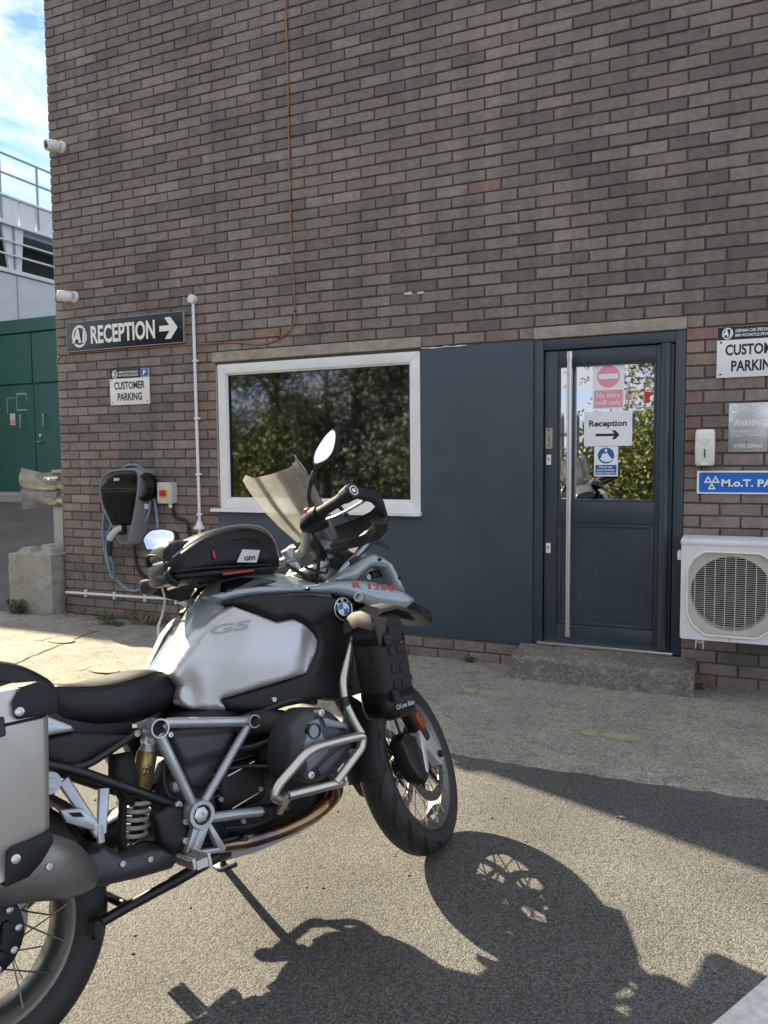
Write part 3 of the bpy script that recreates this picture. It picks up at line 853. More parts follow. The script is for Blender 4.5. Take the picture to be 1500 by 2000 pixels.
# brushed warning plate
t = thing('warning_sign', 'brushed metal security WARNING plate beside the door', 'sign', (0.234, 0, 1.431))
board(t, 0, 0.21, 0, 0.288, -0.009, -0.0035, 'brushed_sign')
mat('etched', (0.80, 0.81, 0.83), 0.5, 0.2)
lettering('V-TV', 0.075, 0.185, 0.248, 0.277, -0.0098, 'etched', t, bold=0.0, shear=0.35)
ring_sheet('swirl', 0.030, 0.256, 0.024, 0.016, -0.0098, 'etched', t, 24, 40, 330)
lettering('SECURITY', 0.055, 0.135, 0.234, 0.243, -0.0098, 'etched', t, bold=0.0, shear=0.3)
lettering('WARNING', 0.026, 0.190, 0.153, 0.190, -0.0098, 'etched', t, bold=0.02)
lettering('THESE PREMISES ARE SECURED', 0.015, 0.195, 0.113, 0.128, -0.0098, 'etched', t, bold=0.0)
lettering('BY 24HR CCTV SURVEILLANCE', 0.015, 0.195, 0.092, 0.107, -0.0098, 'etched', t, bold=0.0)
lettering('01992 509043', 0.03, 0.18, 0.024, 0.047, -0.0098, 'etched', t, bold=0.01)
sheet('mark', [(0.094, 0.064), (0.108, 0.064), (0.101, 0.055)], -0.0098, 'screw_dark', t)

# MoT sign
t = thing('test_sign', 'wide blue M.o.T. sign with three white triangles above the cooling unit', 'sign', (0.066, 0, 1.183))
board(t, 0, 0.67, 0, 0.138, -0.012, -0.0035, 'sign_white')
sheet('blue_field', rrect(0.012, 0.658, 0.010, 0.128, 0.013), -0.0128, 'sign_blue', t)
def tri_out(cx, cz, w, h, k, y):
    A = [(cx-w, cz), (cx+w, cz), (cx, cz+h)]; c = (cx, cz+h/3)
    B = [(c[0]+(p[0]-c[0])*k, c[1]+(p[1]-c[1])*k) for p in A]
    bm = BM(); va = [bm.verts.new((p[0], y, p[1])) for p in A]; vb = [bm.verts.new((p[0], y, p[1])) for p in B]
    for i in range(3): bm.faces.new((va[i], va[(i+1) % 3], vb[(i+1) % 3], vb[i]))
    obj('triangle', bm, 'text_white', t, smooth=False)
tri_out(0.062, 0.066, 0.023, 0.044, 0.45, -0.0136); tri_out(0.104, 0.066, 0.023, 0.044, 0.45, -0.0137); tri_out(0.083, 0.027, 0.022, 0.040, 0.45, -0.0138)
lettering('M.o.T. PARKING', 0.136, 0.610, 0.044, 0.088, -0.0136, 'text_white', t, bold=0.035)

# ------------------------------------------------------------------ notices stuck to the door glass
NY = LY+0.0200
t = thing('no_entry_notice', 'white notice with pink No entry staff only text on door glass', 'notice', (-0.561, 0, 1.711))
board(t, 0, 0.193, 0, 0.288, NY-0.0012, NY-0.0003, 'notice_paper', 0, name='paper')
sheet('red_disc', disc(0.097, 0.206, 0.070), NY-0.0018, 'notice_pink', t)
sheet('bar', rect(0.037, 0.157, 0.190, 0.222), NY-0.0026, 'notice_paper', t)
sheet('text_field', rect(0.009, 0.184, 0.010, 0.120), NY-0.0018, 'notice_pink', t)
lettering('No entry', 0.024, 0.168, 0.062, 0.106, NY-0.0027, 'text_white', t, bold=0.01)
lettering('staff only', 0.016, 0.174, 0.018, 0.058, NY-0.0027, 'text_white', t, bold=0.01)

t = thing('mask_sticker', 'red outlined PLEASE WEAR A MASK sticker on door glass', 'sticker', (-0.360, 0, 1.713))
for b_ in frame_bars(0, 0.171, 0, 0.106, 0.0035, NY-0.0012, NY-0.0003, 0.0): obj('border', b_, 'sticker_red', t, smooth=False)
lettering('PLEASE', 0.010, 0.094, 0.076, 0.098, NY-0.0012, 'sticker_red', t, bold=0.0)
lettering('WEAR', 0.010, 0.078, 0.042, 0.063, NY-0.0012, 'sticker_red', t, bold=0.0)
lettering('A MASK', 0.010, 0.098, 0.008, 0.029, NY-0.0012, 'sticker_red', t, bold=0.0)
sheet('masked_head', [(0.118, 0.062), (0.110, 0.075), (0.112, 0.092), (0.127, 0.100), (0.146, 0.097), (0.155, 0.084), (0.153, 0.072), (0.146, 0.066), (0.140, 0.064), (0.143, 0.050), (0.146, 0.036), (0.138, 0.028), (0.118, 0.034), (0.110, 0.034), (0.112, 0.044), (0.122, 0.050), (0.114, 0.055)], NY-0.0012, 'sticker_red', t)

t = thing('reception_notice', 'white Reception notice with black arrow on door glass', 'notice', (-0.613, 0, 1.479))
board(t, 0, 0.296, 0, 0.219, NY-0.0016, NY-0.0003, 'notice_paper', 0, name='paper')
lettering('Reception', 0.031, 0.263, 0.112, 0.163, NY-0.0024, 'sign_black', t, bold=0.03)
sheet('arrow', [(0.073, 0.062), (0.073, 0.078), (0.188, 0.078), (0.172, 0.098), (0.194, 0.098), (0.220, 0.070), (0.194, 0.042), (0.172, 0.042), (0.188, 0.062)], NY-0.0024, 'sign_black', t)

t = thing('sanitiser_notice', 'small white and blue hand sanitiser notice on door glass', 'notice', (-0.548, 0, 1.286))
board(t, 0, 0.147, 0, 0.190, NY-0.0012, NY-0.0003, 'notice_paper', 0, name='paper')
sheet('blue_disc', disc(0.073, 0.132, 0.051), NY-0.0018, 'notice_blue', t)
sheet('hands', [(0.036, 0.112), (0.050, 0.098), (0.074, 0.090), (0.098, 0.095), (0.116, 0.108), (0.100, 0.122), (0.086, 0.142), (0.080, 0.152), (0.076, 0.142), (0.070, 0.148), (0.062, 0.144), (0.056, 0.148), (0.052, 0.138), (0.046, 0.138), (0.046, 0.126)], NY-0.0026, 'notice_paper', t)
sheet('tap', [(0.066, 0.158), (0.066, 0.174), (0.080, 0.174), (0.080, 0.158), (0.076, 0.154), (0.070, 0.154)], NY-0.0026, 'notice_paper', t)
sheet('text_field', rrect(0.008, 0.139, 0.010, 0.072, 0.004), NY-0.0018, 'notice_blue', t)
lettering('Please use', 0.034, 0.114, 0.053, 0.067, NY-0.0027, 'text_white', t, bold=0.02)
lettering('hand sanitiser', 0.018, 0.130, 0.034, 0.048, NY-0.0027, 'text_white', t, bold=0.02)
lettering('before entering', 0.014, 0.134, 0.013, 0.029, NY-0.0027, 'text_white', t, bold=0.02)

# ------------------------------------------------------------------ soap dispenser
t = thing('sanitiser_dispenser', 'cream wall dispenser with dark level slot beside the door', 'dispenser', (0.108, 0, 1.352))
bm = BM()
def disp_sec(z, w, d):
    n = 20; out = []
    for k in range(n):
        a = 2*math.pi*k/n; c, s = math.cos(a), math.sin(a)
        out.append((math.copysign(abs(c)**0.45, c)*w, -d/2-0.004+math.copysign(abs(s)**0.5, s)*d/2, z))
    return out
loft(bm, [disp_sec(z, w, d) for z, w, d in ((0.0, 0.046, 0.066), (0.006, 0.052, 0.076), (0.02, 0.0545, 0.08), (0.11, 0.0555, 0.088), (0.195, 0.055, 0.080), (0.211, 0.051, 0.070), (0.217, 0.044, 0.058))])
obj('housing', bm, 'cream_plastic', t, angle=50)
bm = BM(); box(bm, -0.003, 0.003, -0.0955, -0.088, 0.050, 0.100, 0.001, 1); obj('level_slot', bm, 'sign_black', t)
mat('cream_dark', (0.55, 0.54, 0.48), 0.4)  # darker cream for the badge ring
bm = BM(); tube(bm, [(0.029*math.cos(2*math.pi*k/28), -0.0925+0.004*(math.sin(2*math.pi*k/28)*0.013/0.05), 0.145+0.012*math.sin(2*math.pi*k/28)) for k in range(28)], 0.0011, 5, closed=True); obj('badge_ring', bm, 'cream_dark', t)
bm = BM(); prism(bm, [(0.024*math.cos(a), 0.004+0.017*math.sin(a)) for a in [math.pi*k/12 for k in range(13)]], -0.0945, -0.07, bev=0.003); obj('push_pad', bm, 'cream_plastic', t)

# ------------------------------------------------------------------ cooling unit
t = thing('cooling_unit', 'white outdoor air conditioning unit with fan grille on wall', 'air conditioner', (0.0, 0, 0.365))
AW, AH, AF, AB = 0.80, 0.56, -0.345, -0.055
ox, oz = 0.265, 0.267; 
octo = [(0.034, 0.155), (0.034, 0.400), (0.062, 0.460), (0.120, 0.506), (0.41, 0.506), (0.468, 0.460), (0.496, 0.400), (0.496, 0.155), (0.466, 0.085), (0.402, 0.030), (0.128, 0.030), (0.064, 0.085)]
def front_with_hole():
    bm = BM()
    outer = rrect(0.0, AW, 0.0, AH, 0.012, 3)
    import itertools
    V = [Vector(p) for p in outer]+[Vector(p) for p in octo]
    no, nh = len(outer), len(octo)
    E = [(i, (i+1) % no) for i in range(no)]+[(no+i, no+(i+1) % nh) for i in range(nh)]
    vo, eo, fo, *_ = delaunay_2d_cdt(V, E, [], 1, 1e-5)
    vf = [bm.verts.new((v.x, AF, v.y)) for v in vo]
    for f in fo:
        cx = sum(vo[i].x for i in f)/3; cz = sum(vo[i].y for i in f)/3
        if inpoly(cx, cz, octo): continue
        bm.faces.new([vf[i] for i in f])
    # shroud behind the grille and the casing sides
    vb = [bm.verts.new((p[0], AF+0.03, p[1])) for p in octo]
    for i in range(nh):
        bm.faces.new((vf[no+i], vf[no+(i+1) % nh], vb[(i+1) % nh], vb[i]))
    vk = [bm.verts.new((p[0], AB, p[1])) for p in outer]
    for i in range(no): bm.faces.new((vf[i], vf[(i+1) % no], vk[(i+1) % no], vk[i]))
    bm.faces.new(vk)
    return bm
obj('casing', front_with_hole(), 'white_paint', t, angle=30)
# fan shroud: cream plate with a round opening
bm = BM(); n = 48
fr = 0.213; A = []; B = []; Cc = []
for k in range(n):
    a = 2*math.pi*k/n; A.append(bm.verts.new((ox+fr*math.cos(a), AF+0.034, oz+fr*math.sin(a)))); Cc.append(bm.verts.new((ox+fr*math.cos(a), AF+0.14, oz+fr*math.sin(a))))
    q = 0.255; rr = min(0.24/max(abs(math.cos(a)), 1e-6), 0.245/max(abs(math.sin(a)), 1e-6), 0.30); B.append(bm.verts.new((ox+rr*math.cos(a), AF+0.031, oz+rr*math.sin(a))))
for k in range(n):
    k2 = (k+1) % n; bm.faces.new((A[k], A[k2], B[k2], B[k])); bm.faces.new((A[k], A[k2], Cc[k2], Cc[k]))
obj('fan_shroud', bm, 'cream_plastic', t)
bm = BM(); box(bm, ox-0.22, ox+0.22, AF+0.15, AF+0.16, oz-0.22, oz+0.22); obj('fan_cavity', bm, 'recess_shade', t, smooth=False)
mat('fan_grey', (0.012, 0.0125, 0.014), 0.5)
for k in range(3):
    bm = BM(); a0 = k*2.094+0.5; pts = []
    for i in range(9):
        a = a0+i*0.16; pts.append(((ox+0.05*math.cos(a), AF+0.10+i*0.004, oz+0.05*math.sin(a)), (ox+0.19*math.cos(a+0.25), AF+0.085+i*0.006, oz+0.19*math.sin(a+0.25))))
    va = [(bm.verts.new(p), bm.verts.new(q)) for p, q in pts]
    for (p, q), (p2, q2) in zip(va, va[1:]): bm.faces.new((p, q, q2, p2))
    bmesh.ops.solidify(bm, geom=bm.faces[:], thickness=0.003); obj('fan_blade', bm, 'fan_grey', t)
bm = BM(); lathe(bm, [(0, -0.02), (0.045, -0.018), (0.055, 0.0), (0.055, 0.04)], 20, 'Y', (ox, AF+0.10, oz)); obj('fan_hub', bm, 'fan_grey', t)
# grille: frame, horizontal wires, vertical bars
bm = BM(); tube(bm, [(p[0], AF-0.006, p[1]) for p in roundpath([(*q, 0) for q in octo]+[(*octo[0], 0)], 0.02, 3)][:-1], 0.006, 8, closed=True); obj('grille_frame', bm, 'cream_plastic', t)
def octo_span(z):
    xs = []
    for i in range(len(octo)):
        a, b_ = octo[i], octo[(i+1) % len(octo)]
        if (a[1] > z) != (b_[1] > z): xs.append(a[0]+(b_[0]-a[0])*(z-a[1])/(b_[1]-a[1]))
    return (min(xs), max(xs)) if len(xs) >= 2 else None
def octo_vspan(x):
    zs = []
    for i in range(len(octo)):
        a, b_ = octo[i], octo[(i+1) % len(octo)]
        if (a[0] > x) != (b_[0] > x): zs.append(a[1]+(b_[1]-a[1])*(x-a[0])/(b_[0]-a[0]))
    return (min(zs), max(zs)) if len(zs) >= 2 else None
z = 0.040
while z < 0.50:
    s = octo_span(z)
    if s:
        bm = BM(); box(bm, s[0]+0.002, s[1]-0.002, AF-0.002, AF+0.002, z-0.0009, z+0.0009); obj('grille_wire', bm, 'cream_plastic', t, smooth=False)
    z += 0.0118
for x in [0.075+0.0525*k for k in range(8)]:
    s = octo_vspan(x)
    if s:
        bm = BM(); box(bm, x-0.0018, x+0.0018, AF+0.0045, AF+0.0085, s[0]+0.002, s[1]-0.002); obj('grille_bar', bm, 'cream_plastic', t, smooth=False)
bm = BM(); box(bm, -0.004, AW+0.004, AF-0.006, AB+0.004, AH-0.018, AH+0.012, 0.006, 2); obj('top_cover', bm, 'white_paint', t)
for sx, sz in ((0.26, 0.014), (0.62, 0.014)): screw(sx, sz, AF-0.001, t, 0.006, 'galvanised')
bm = BM(); box(bm, -0.022, 0.001, -0.33, -0.24, 0.45, 0.50, 0.006, 2); obj('side_handle', bm, 'white_plastic', t)
for fx in (0.105, 0.64):
    bm = BM(); box(bm, fx-0.022, fx+0.022, AF+0.01, AF+0.04, -0.055, -0.002, 0.0); 
    bm.free(); bm = BM()
    prism(bm, [(fx-0.022, -0.058), (fx-0.022, -0.006), (fx+0.022, -0.006), (fx+0.022, -0.058), (fx+0.017, -0.058), (fx+0.017, -0.022), (fx-0.017, -0.022), (fx-0.017, -0.058)], AF+0.02, -0.06, bev=0.001); obj('wall_bracket', bm, 'white_paint', t)
    bm = BM(); lathe(bm, [(0, -0.004), (0.011, -0.004), (0.013, 0.001)], 12, 'Y', (fx, AF+0.0195, -0.014)); obj('bracket_bolt', bm, 'galvanised', t)

# ------------------------------------------------------------------ conduits and cables
t = thing('vertical_conduit', 'white vertical plastic conduit with round box left of the window', 'conduit', (-3.612, 0, 0))
bm = BM(); tube(bm, [(0.0, -0.018, 2.66), (0.008, -0.018, 0.90)], 0.0125, 12); obj('pipe', bm, 'white_plastic', t)
bm = BM(); lathe(bm, [(0, -0.045), (0.030, -0.045), (0.034, -0.042), (0.034, -0.004)], 20, 'Y', (-0.001, 0, 2.668)); obj('round_box', bm, 'white_plastic', t)
bm = BM(); lathe(bm, [(0, -0.003), (0.026, -0.002), (0.028, 0.0)], 20, 'Y', (-0.001, -0.0455, 2.668)); obj('box_lid', bm, 'white_plastic', t)
for z in (2.19, 1.74, 1.30, 0.98):
    bm = BM(); box(bm, -0.014, 0.034, -0.033, -0.003, z-0.008, z+0.008, 0.003, 1); obj('saddle_clip', bm, 'white_plastic', t)
bm = BM(); lathe(bm, [(0.034, -0.03), (0.030, 0.0), (0.014, 0.03), (0.0125, 0.04)], 16, 'Z', (0.008, -0.022, 0.90)); box(bm, -0.032, 0.048, -0.05, -0.004, 0.86, 0.885, 0.004, 1); obj('end_box', bm, 'white_plastic', t)
t = thing('low_conduit', 'white horizontal conduit low on the wall under the charging cable', 'conduit', (0, 0, 0))
bm = BM(); tube(bm, [(-5.06, -0.018, 0.262), (-4.2, -0.018, 0.272), (-3.70, -0.018, 0.285)], 0.0125, 12); obj('pipe', bm, 'white_plastic', t)
for x in (-4.83, -4.51, -4.18, -3.86):
    bm = BM(); box(bm, x-0.008, x+0.008, -0.034, -0.003, 0.236, 0.300, 0.003, 1); obj('saddle_clip', bm, 'white_plastic', t)
bm = BM(); tube(bm, catmull([(-3.72, -0.018, 0.285), (-3.66, -0.018, 0.30), (-3.62, -0.018, 0.36), (-3.607, -0.02, 0.60), (-3.604, -0.02, 0.87)], 5), 0.0125, 10); obj('bend', bm, 'white_plastic', t)
bm = BM(); tube(bm, catmull([(-5.05, -0.02, 0.25), (-5.07, -0.035, 0.18), (-5.06, -0.05, 0.10), (-4.99, -0.05, 0.065), (-4.93, -0.03, 0.062)], 6), 0.0055, 8)
tag(obj('loose_cable', bm, 'cable_brown'), 'thin brown cable looping down from the end of low conduit', 'cable')
cp = [(-2.745, 6.5), (-2.742, 5.4), (-2.736, 4.706), (-2.728, 4.28), (-2.729, 3.634), (-2.723, 3.086), (-2.709, 2.679), (-2.701, 2.456), (-2.719, 2.398), (-2.80, 2.332), (-2.912, 2.291), (-3.025, 2.28), (-3.139, 2.298), (-3.255, 2.310), (-3.616, 2.320), (-4.021, 2.325), (-4.56, 2.328), (-4.94, 2.329), (-5.04, 2.31), (-5.078, 2.25)]
bm = BM(); tube(bm, catmull([(x, -0.0105 if x > -5.05 else -0.006, z) for x, z in cp], 5), 0.0062, 8)
t = tag(obj('wall_cable', bm, 'cable_brown'), 'orange brown cable running down the brick wall and along to corner', 'cable')
for x, z in ((-2.7285, 3.9), (-2.7255, 3.3), (-2.703, 2.5), (-2.84, 2.315), (-3.35, 2.313), (-4.3, 2.327)):
    bm = BM(); box(bm, x-0.009, x+0.009, -0.019, -0.003, z-0.005, z+0.005, 0.002, 1); obj('cable_clip', bm, 'cable_black', t)

# ------------------------------------------------------------------ charging point
t = thing('charging_point', 'black and grey electric car charger mounted on the brick wall', 'car charger', (-4.10, 0, 0.0))
mat('charger_grey', (0.20, 0.21, 0.225), 0.4, 0.1)
mat('charger_rim', (0.52, 0.54, 0.56), 0.3, 0.3)
co = [(-0.416, 1.16), (-0.405, 1.235), (-0.355, 1.30), (-0.25, 1.338), (-0.06, 1.345), (-0.005, 1.325), (0.003, 1.28), (-0.02, 1.12), (-0.07, 0.93), (-0.118, 0.765), (-0.145, 0.735), (-0.185, 0.728), (-0.235, 0.752), (-0.30, 0.87), (-0.395, 1.05)]
cs = [(v.x, v.y) for v in catmull([(a, b_, 0) for a, b_ in co], 3, True)]
cx_, cz_ = -0.2, 1.08
bm = BM()
secs = []
for y, k in ((-0.006, 1.0), (-0.06, 1.04), (-0.125, 1.02), (-0.146, 1.0), (-0.150, 0.975), (-0.147, 0.955), (-0.138, 0.945)):
    secs.append([(cx_+0.05*(1-min(1, -y/0.15))+(p[0]-cx_)*k, y, cz_+(p[1]-cz_)*k) for p in cs])
loft(bm, secs)
obj('housing', bm, 'charger_grey', t, angle=55)
inner = [(cx_+(p[0]-cx_)*0.93, cz_+(p[1]-cz_)*0.94) for p in cs]
def clip_poly(poly, z0, z1):
    out = []
    for zc, keep in ((z0, lambda z: z >= z0), (z1, lambda z: z <= z1)):
        src = out if out else poly; res = []
        for i in range(len(src)):
            a, b_ = src[i], src[(i+1) % len(src)]
            if keep(a[1]): res.append(a)
            if keep(a[1]) != keep(b_[1]):
                tt = (zc-a[1])/(b_[1]-a[1]); res.append((a[0]+(b_[0]-a[0])*tt, zc))
        out = res
    return out
bm = BM(); pillow(bm, clip_poly(inner, 1.175, 2.0), -0.141, 0.014, 0.05, 0.02, 0.01); obj('gloss_cover', bm, 'gloss_black', t, angle=60)
bm = BM(); pillow(bm, clip_poly(inner, 0.885, 1.172), -0.141, 0.010, 0.04, 0.02, 0.01); obj('front_cover', bm, 'charger_black', t, angle=60)
mat('charger_lower', (0.15, 0.16, 0.17), 0.45, 0.1)
bm = BM(); pillow(bm, clip_poly(inner, 0.5, 0.882), -0.1385, 0.004, 0.03, 0.02, 0.01); obj('lower_cover', bm, 'charger_lower', t, angle=60)
lettering('BMW', -0.245, -0.185, 1.247, 1.272, -0.1565, 'etched', t, bold=0.03, shear=0.1)
bm = BM(); box(bm, -0.225, -0.135, -0.185, -0.14, 0.81, 0.885, 0.012, 2); obj('socket', bm, 'black_plastic', t)
mat('plug_grey', (0.45, 0.46, 0.47), 0.4)
bm = BM(); tube(bm, catmull([(-0.175, -0.17, 0.865), (-0.19, -0.215, 0.845), (-0.23, -0.225, 0.80), (-0.245, -0.225, 0.765)], 5), 0.026, 12); plug = obj('plug_body', bm, 'plug_grey', t)
bm = BM(); tube(bm, [(-0.243, -0.225, 0.775), (-0.255, -0.222, 0.70), (-0.257, -0.22, 0.64)], [0.027, 0.024, 0.018], 12); obj('plug_sleeve', bm, 'rubber', t)
bm = BM(); box(bm, 0.014, 0.018, -0.10, -0.04, 1.02, 1.06); obj('rating_label', bm, 'sign_white', t, smooth=False)
bm = BM(); lathe(bm, [(0.085, -0.14), (0.12, -0.10), (0.12, -0.05), (0.09, -0.01)], 24, 'Y', (0.0, 0.0, 1.20)); obj('cable_drum', bm, 'charger_black', t)
# blue charging cable
bm = BM()
X = lambda u, z, y=-0.03: (u, y, z)
cab = [(-4.357, -0.22, 0.64), (-4.372, -0.17, 0.55), (-4.425, -0.10, 0.46), (-4.462, -0.08, 0.432), (-4.499, -0.07, 0.474), (-4.533, -0.06, 0.584), (-4.546, -0.05, 0.725), (-4.501, -0.04, 0.868), (-4.44, -0.03, 1.0), (-4.36, -0.025, 1.2), (-4.24, -0.05, 1.335), (-4.18, -0.055, 1.335), (-4.112, -0.055, 1.288), (-4.065, -0.05, 1.21), (-4.071, -0.05, 1.073), (-4.10, -0.045, 0.965), (-4.177, -0.035, 0.884), (-4.28, -0.02, 0.90), (-4.42, -0.02, 1.08), (-4.42, -0.022, 1.28), (-4.351, -0.025, 1.357), (-4.274, -0.03, 1.378), (-4.187, -0.035, 1.365), (-4.115, -0.035, 1.30), (-4.07, -0.035, 1.20), (-4.032, -0.038, 1.083), (-4.012, -0.042, 0.956), (-4.004, -0.045, 0.849), (-4.005, -0.047, 0.741), (-4.012, -0.05, 0.643), (-4.041, -0.055, 0.523), (-4.10, -0.06, 0.42), (-4.191, -0.062, 0.35), (-4.267, -0.062, 0.33), (-4.343, -0.06, 0.346), (-4.431, -0.055, 0.402), (-4.506, -0.05, 0.469), (-4.554, -0.045, 0.558), (-4.582, -0.04, 0.679), (-4.595, -0.038, 0.822), (-4.575, -0.03, 0.974), (-4.50, -0.02, 1.06)]
tube(bm, catmull(cab, 6), 0.0105, 10)
tag(obj('charging_cable', bm, 'cable_blue'), 'coiled pale blue charging cable hanging around the charger', 'cable')
bm = BM(); tube(bm, catmull([(-4.26, -0.03, 0.80), (-4.272, -0.022, 0.64), (-4.244, -0.022, 0.51), (-4.15, -0.022, 0.428), (-4.06, -0.022, 0.409), (-3.95, -0.022, 0.41), (-3.80, -0.022, 0.44), (-3.74, -0.022, 0.52), (-3.71, -0.022, 0.7), (-3.72, -0.022, 0.9), (-3.84, -0.02, 0.95), (-3.862, -0.02, 1.0), (-3.862, -0.03, 1.06)], 6), 0.0125, 10)
pw = tag(obj('supply_cable', bm, 'cable_black'), 'thick black supply cable running from charger to isolator box', 'cable')
bm = BM(); box(bm, -4.288, -4.252, -0.035, -0.004, 0.60, 0.615, 0.003, 1); obj('cable_clip', bm, 'cable_black', pw)
# isolator
t = thing('isolator_switch', 'grey isolator box with red knob on yellow plate', 'switch', (-3.895, 0, 1.15))
mat('box_grey', (0.52, 0.51, 0.45), 0.45); mat('red_knob', (0.55, 0.015, 0.02), 0.3); mat('yellow_plate', (0.70, 0.42, 0.03), 0.35)
bm = BM(); box(bm, -0.075, 0.072, -0.082, -0.045, -0.084, 0.086, 0.006, 2); obj('lid', bm, 'box_grey', t)
bm = BM(); box(bm, -0.072, 0.069, -0.0448, -0.004, -0.081, 0.083, 0.006, 2); obj('base', bm, 'box_grey', t)
bm = BM(); box(bm, -0.030, 0.032, -0.089, -0.0825, -0.032, 0.032, 0.004, 2); obj('switch_plate', bm, 'yellow_plate', t)
bm = BM(); lathe(bm, [(0, -0.03), (0.016, -0.03), (0.022, -0.026), (0.025, -0.004), (0.028, 0.0)], 20, 'Y', (-0.004, -0.0895, 0.0)); box(bm, -0.010, 0.002, -0.132, -0.115, -0.025, 0.025, 0.003, 1); obj('knob', bm, 'red_knob', t)
for sx in (-0.062, 0.060):
    for sz in (-0.072, 0.073): screw(sx, sz, -0.0825, t, 0.0045)
bm = BM(); cyl(bm, (0.02, -0.03, -0.12), (0.02, -0.03, -0.085), 0.018, 14); cyl(bm, (0.02, -0.03, -0.105), (0.02, -0.03, -0.095), 0.022, 6); obj('gland', bm, 'white_plastic', t)

# ------------------------------------------------------------------ security cameras
def cctv(loc, aim, label, straw):
    t = thing('security_camera', label, 'camera', loc, (0, 0, 0), 'security cameras near the wall corner', 0.85)
    d = Vector(aim).normalized()
    bm = BM(); lathe(bm, [(0, -0.03), (0.052, -0.028), (0.058, -0.02), (0.060, 0.0)], 24, 'Y', (0, 0, 0)); obj('mount_plate', bm, 'white_plastic', t)
    def along(prof, nm, m, seg=24):
        bm = BM(); lathe(bm, prof, seg, 'Z'); q = d.to_track_quat('Z', 'Y').to_matrix().to_4x4()
        bmesh.ops.transform(bm, matrix=Matrix.Translation((0, -0.03, 0)) @ q, verts=bm.verts); obj(nm, bm, m, t)
    along([(0.035, -0.01), (0.05, 0.01), (0.054, 0.03), (0.0535, 0.043), (0.0505, 0.045), (0.0505, 0.049), (0.0545, 0.051), (0.055, 0.08), (0.053, 0.095), (0.0505, 0.097), (0.0505, 0.101), (0.054, 0.103), (0.054, 0.125), (0.050, 0.135), (0.044, 0.137), (0.042, 0.128)], 'body', 'white_plastic')
    along([(0.0425, 0.120), (0.036, 0.130), (0, 0.131)], 'front_ring', 'charger_grey')
    along([(0.031, 0.1315), (0.024, 0.138), (0.012, 0.1425), (0, 0.1435)], 'lens', 'gloss_black')
    if straw:
        bm = BM()
        for k in range(26):
            a = rnd.uniform(-0.05, 0.05); l = rnd.uniform(0.03, 0.10); y = -rnd.uniform(0.03, 0.14)
            tube(bm, [(a, y, 0.045), (a+rnd.uniform(-0.03, 0.03), y+rnd.uniform(-.02, .02), 0.045+l*0.6), (a+rnd.uniform(-0.06, 0.06), y+rnd.uniform(-.03, .03), 0.045+l*rnd.uniform(0.4, 1.0))], 0.0011, 4)
        for k in range(6):
            a = rnd.uniform(-0.03, 0.03); tube(bm, [(a, -0.05, -0.05), (a+0.01, -0.05, -0.10), (a+rnd.uniform(-.03, .03), -0.04, -0.05-rnd.uniform(0.06, 0.13))], 0.001, 4)
        tw = obj('nest_straw', bm, 'straw', t, kind='stuff')
mat('straw', (0.26, 0.20, 0.11), 0.9)
cctv((-4.935, 0, 4.045), (-0.30, -0.84, -0.15), 'upper white security camera high on the wall corner', False)
cctv((-4.855, 0, 2.80), (-0.75, -0.62, 0.02), 'lower white security camera with straw nest above the reception sign', True)
# ------------------------------------------------------------------ concrete block and guard rail at the corner
t = thing('concrete_block', 'pale concrete interlocking block with studs at the building corner', 'concrete block', (-5.38, 0.12, 0.055))
bm = BM(); box(bm, -0.262, 0.262, -0.24, 0.26, 0.0, 0.545, 0.0)
bmesh.ops.subdivide_edges(bm, edges=bm.edges, cuts=7, use_grid_fill=True)
for v in bm.verts:
    e = sum((abs(abs(v.co.x)-0.262) < 1e-4, abs(v.co.y+0.24) < 1e-4 or abs(v.co.y-0.26) < 1e-4, abs(v.co.z-0.545) < 1e-4))
    v.co += Vector([rnd.uniform(-0.003, 0.003) for _ in range(3)])
    if e >= 2: v.co -= Vector((v.co.x, v.co.y, v.co.z-0.27)).normalized()*rnd.uniform(0.002, 0.014)
obj('body', bm, 'concrete_block', t, angle=50)
for kx in (-0.125, 0.125):
    for ky in (-0.10, 0.13):
        bm = BM()
        loft(bm, [[(kx+s*a, ky+s*b_, z) for a, b_ in ((-1, -1), (1, -1), (1, 1), (-1, 1))] for z, s in ((0.540, 0.088), (0.585, 0.052), (0.588, 0.048))]); obj('stud', bm, 'concrete_block', t, smooth=False)
t = thing('guard_rail', 'short galvanised guard rail end bolted to a post on concrete block', 'guard rail', (-5.30, 0.2, 0.60))
bm = BM(); prism(bm, [(-0.055, -0.05), (0.055, -0.05), (0.055, -0.042), (0.004, -0.042), (0.004, 0.042), (0.055, 0.042), (0.055, 0.05), (-0.055, 0.05), (-0.055, 0.042), (-0.004, 0.042), (-0.004, -0.042), (-0.055, -0.042)], 0.0, 0.735, 'XY'); obj('post', bm, 'galvanised', t, smooth=False)
bm = BM(); box(bm, -0.11, 0.11, -0.10, 0.10, -0.012, 0.001, 0.002, 1); obj('base_plate', bm, 'galvanised', t)
wz = [0.40, 0.415, 0.455, 0.485, 0.525, 0.555, 0.585, 0.625, 0.655, 0.695, 0.71]
wd = [0.01, 0.0, 0.055, 0.062, 0.058, 0.008, 0.058, 0.062, 0.055, 0.0, 0.01]
secs = []
for k in range(13):
    x = 0.06-k*0.036; f = max(0, (k-6)/6.0)
    secs.append([(x+0.0, -0.055-d*(1-0.55*f)-0.05*f, 0.555+(z-0.555)*(1+0.24*f)+0.01*f) for z, d in zip(wz, wd)])
bm = BM(); loft(bm, secs, caps=False, closed=False); bmesh.ops.solidify(bm, geom=bm.faces[:], thickness=0.004); obj('beam', bm, 'galvanised', t, angle=60)
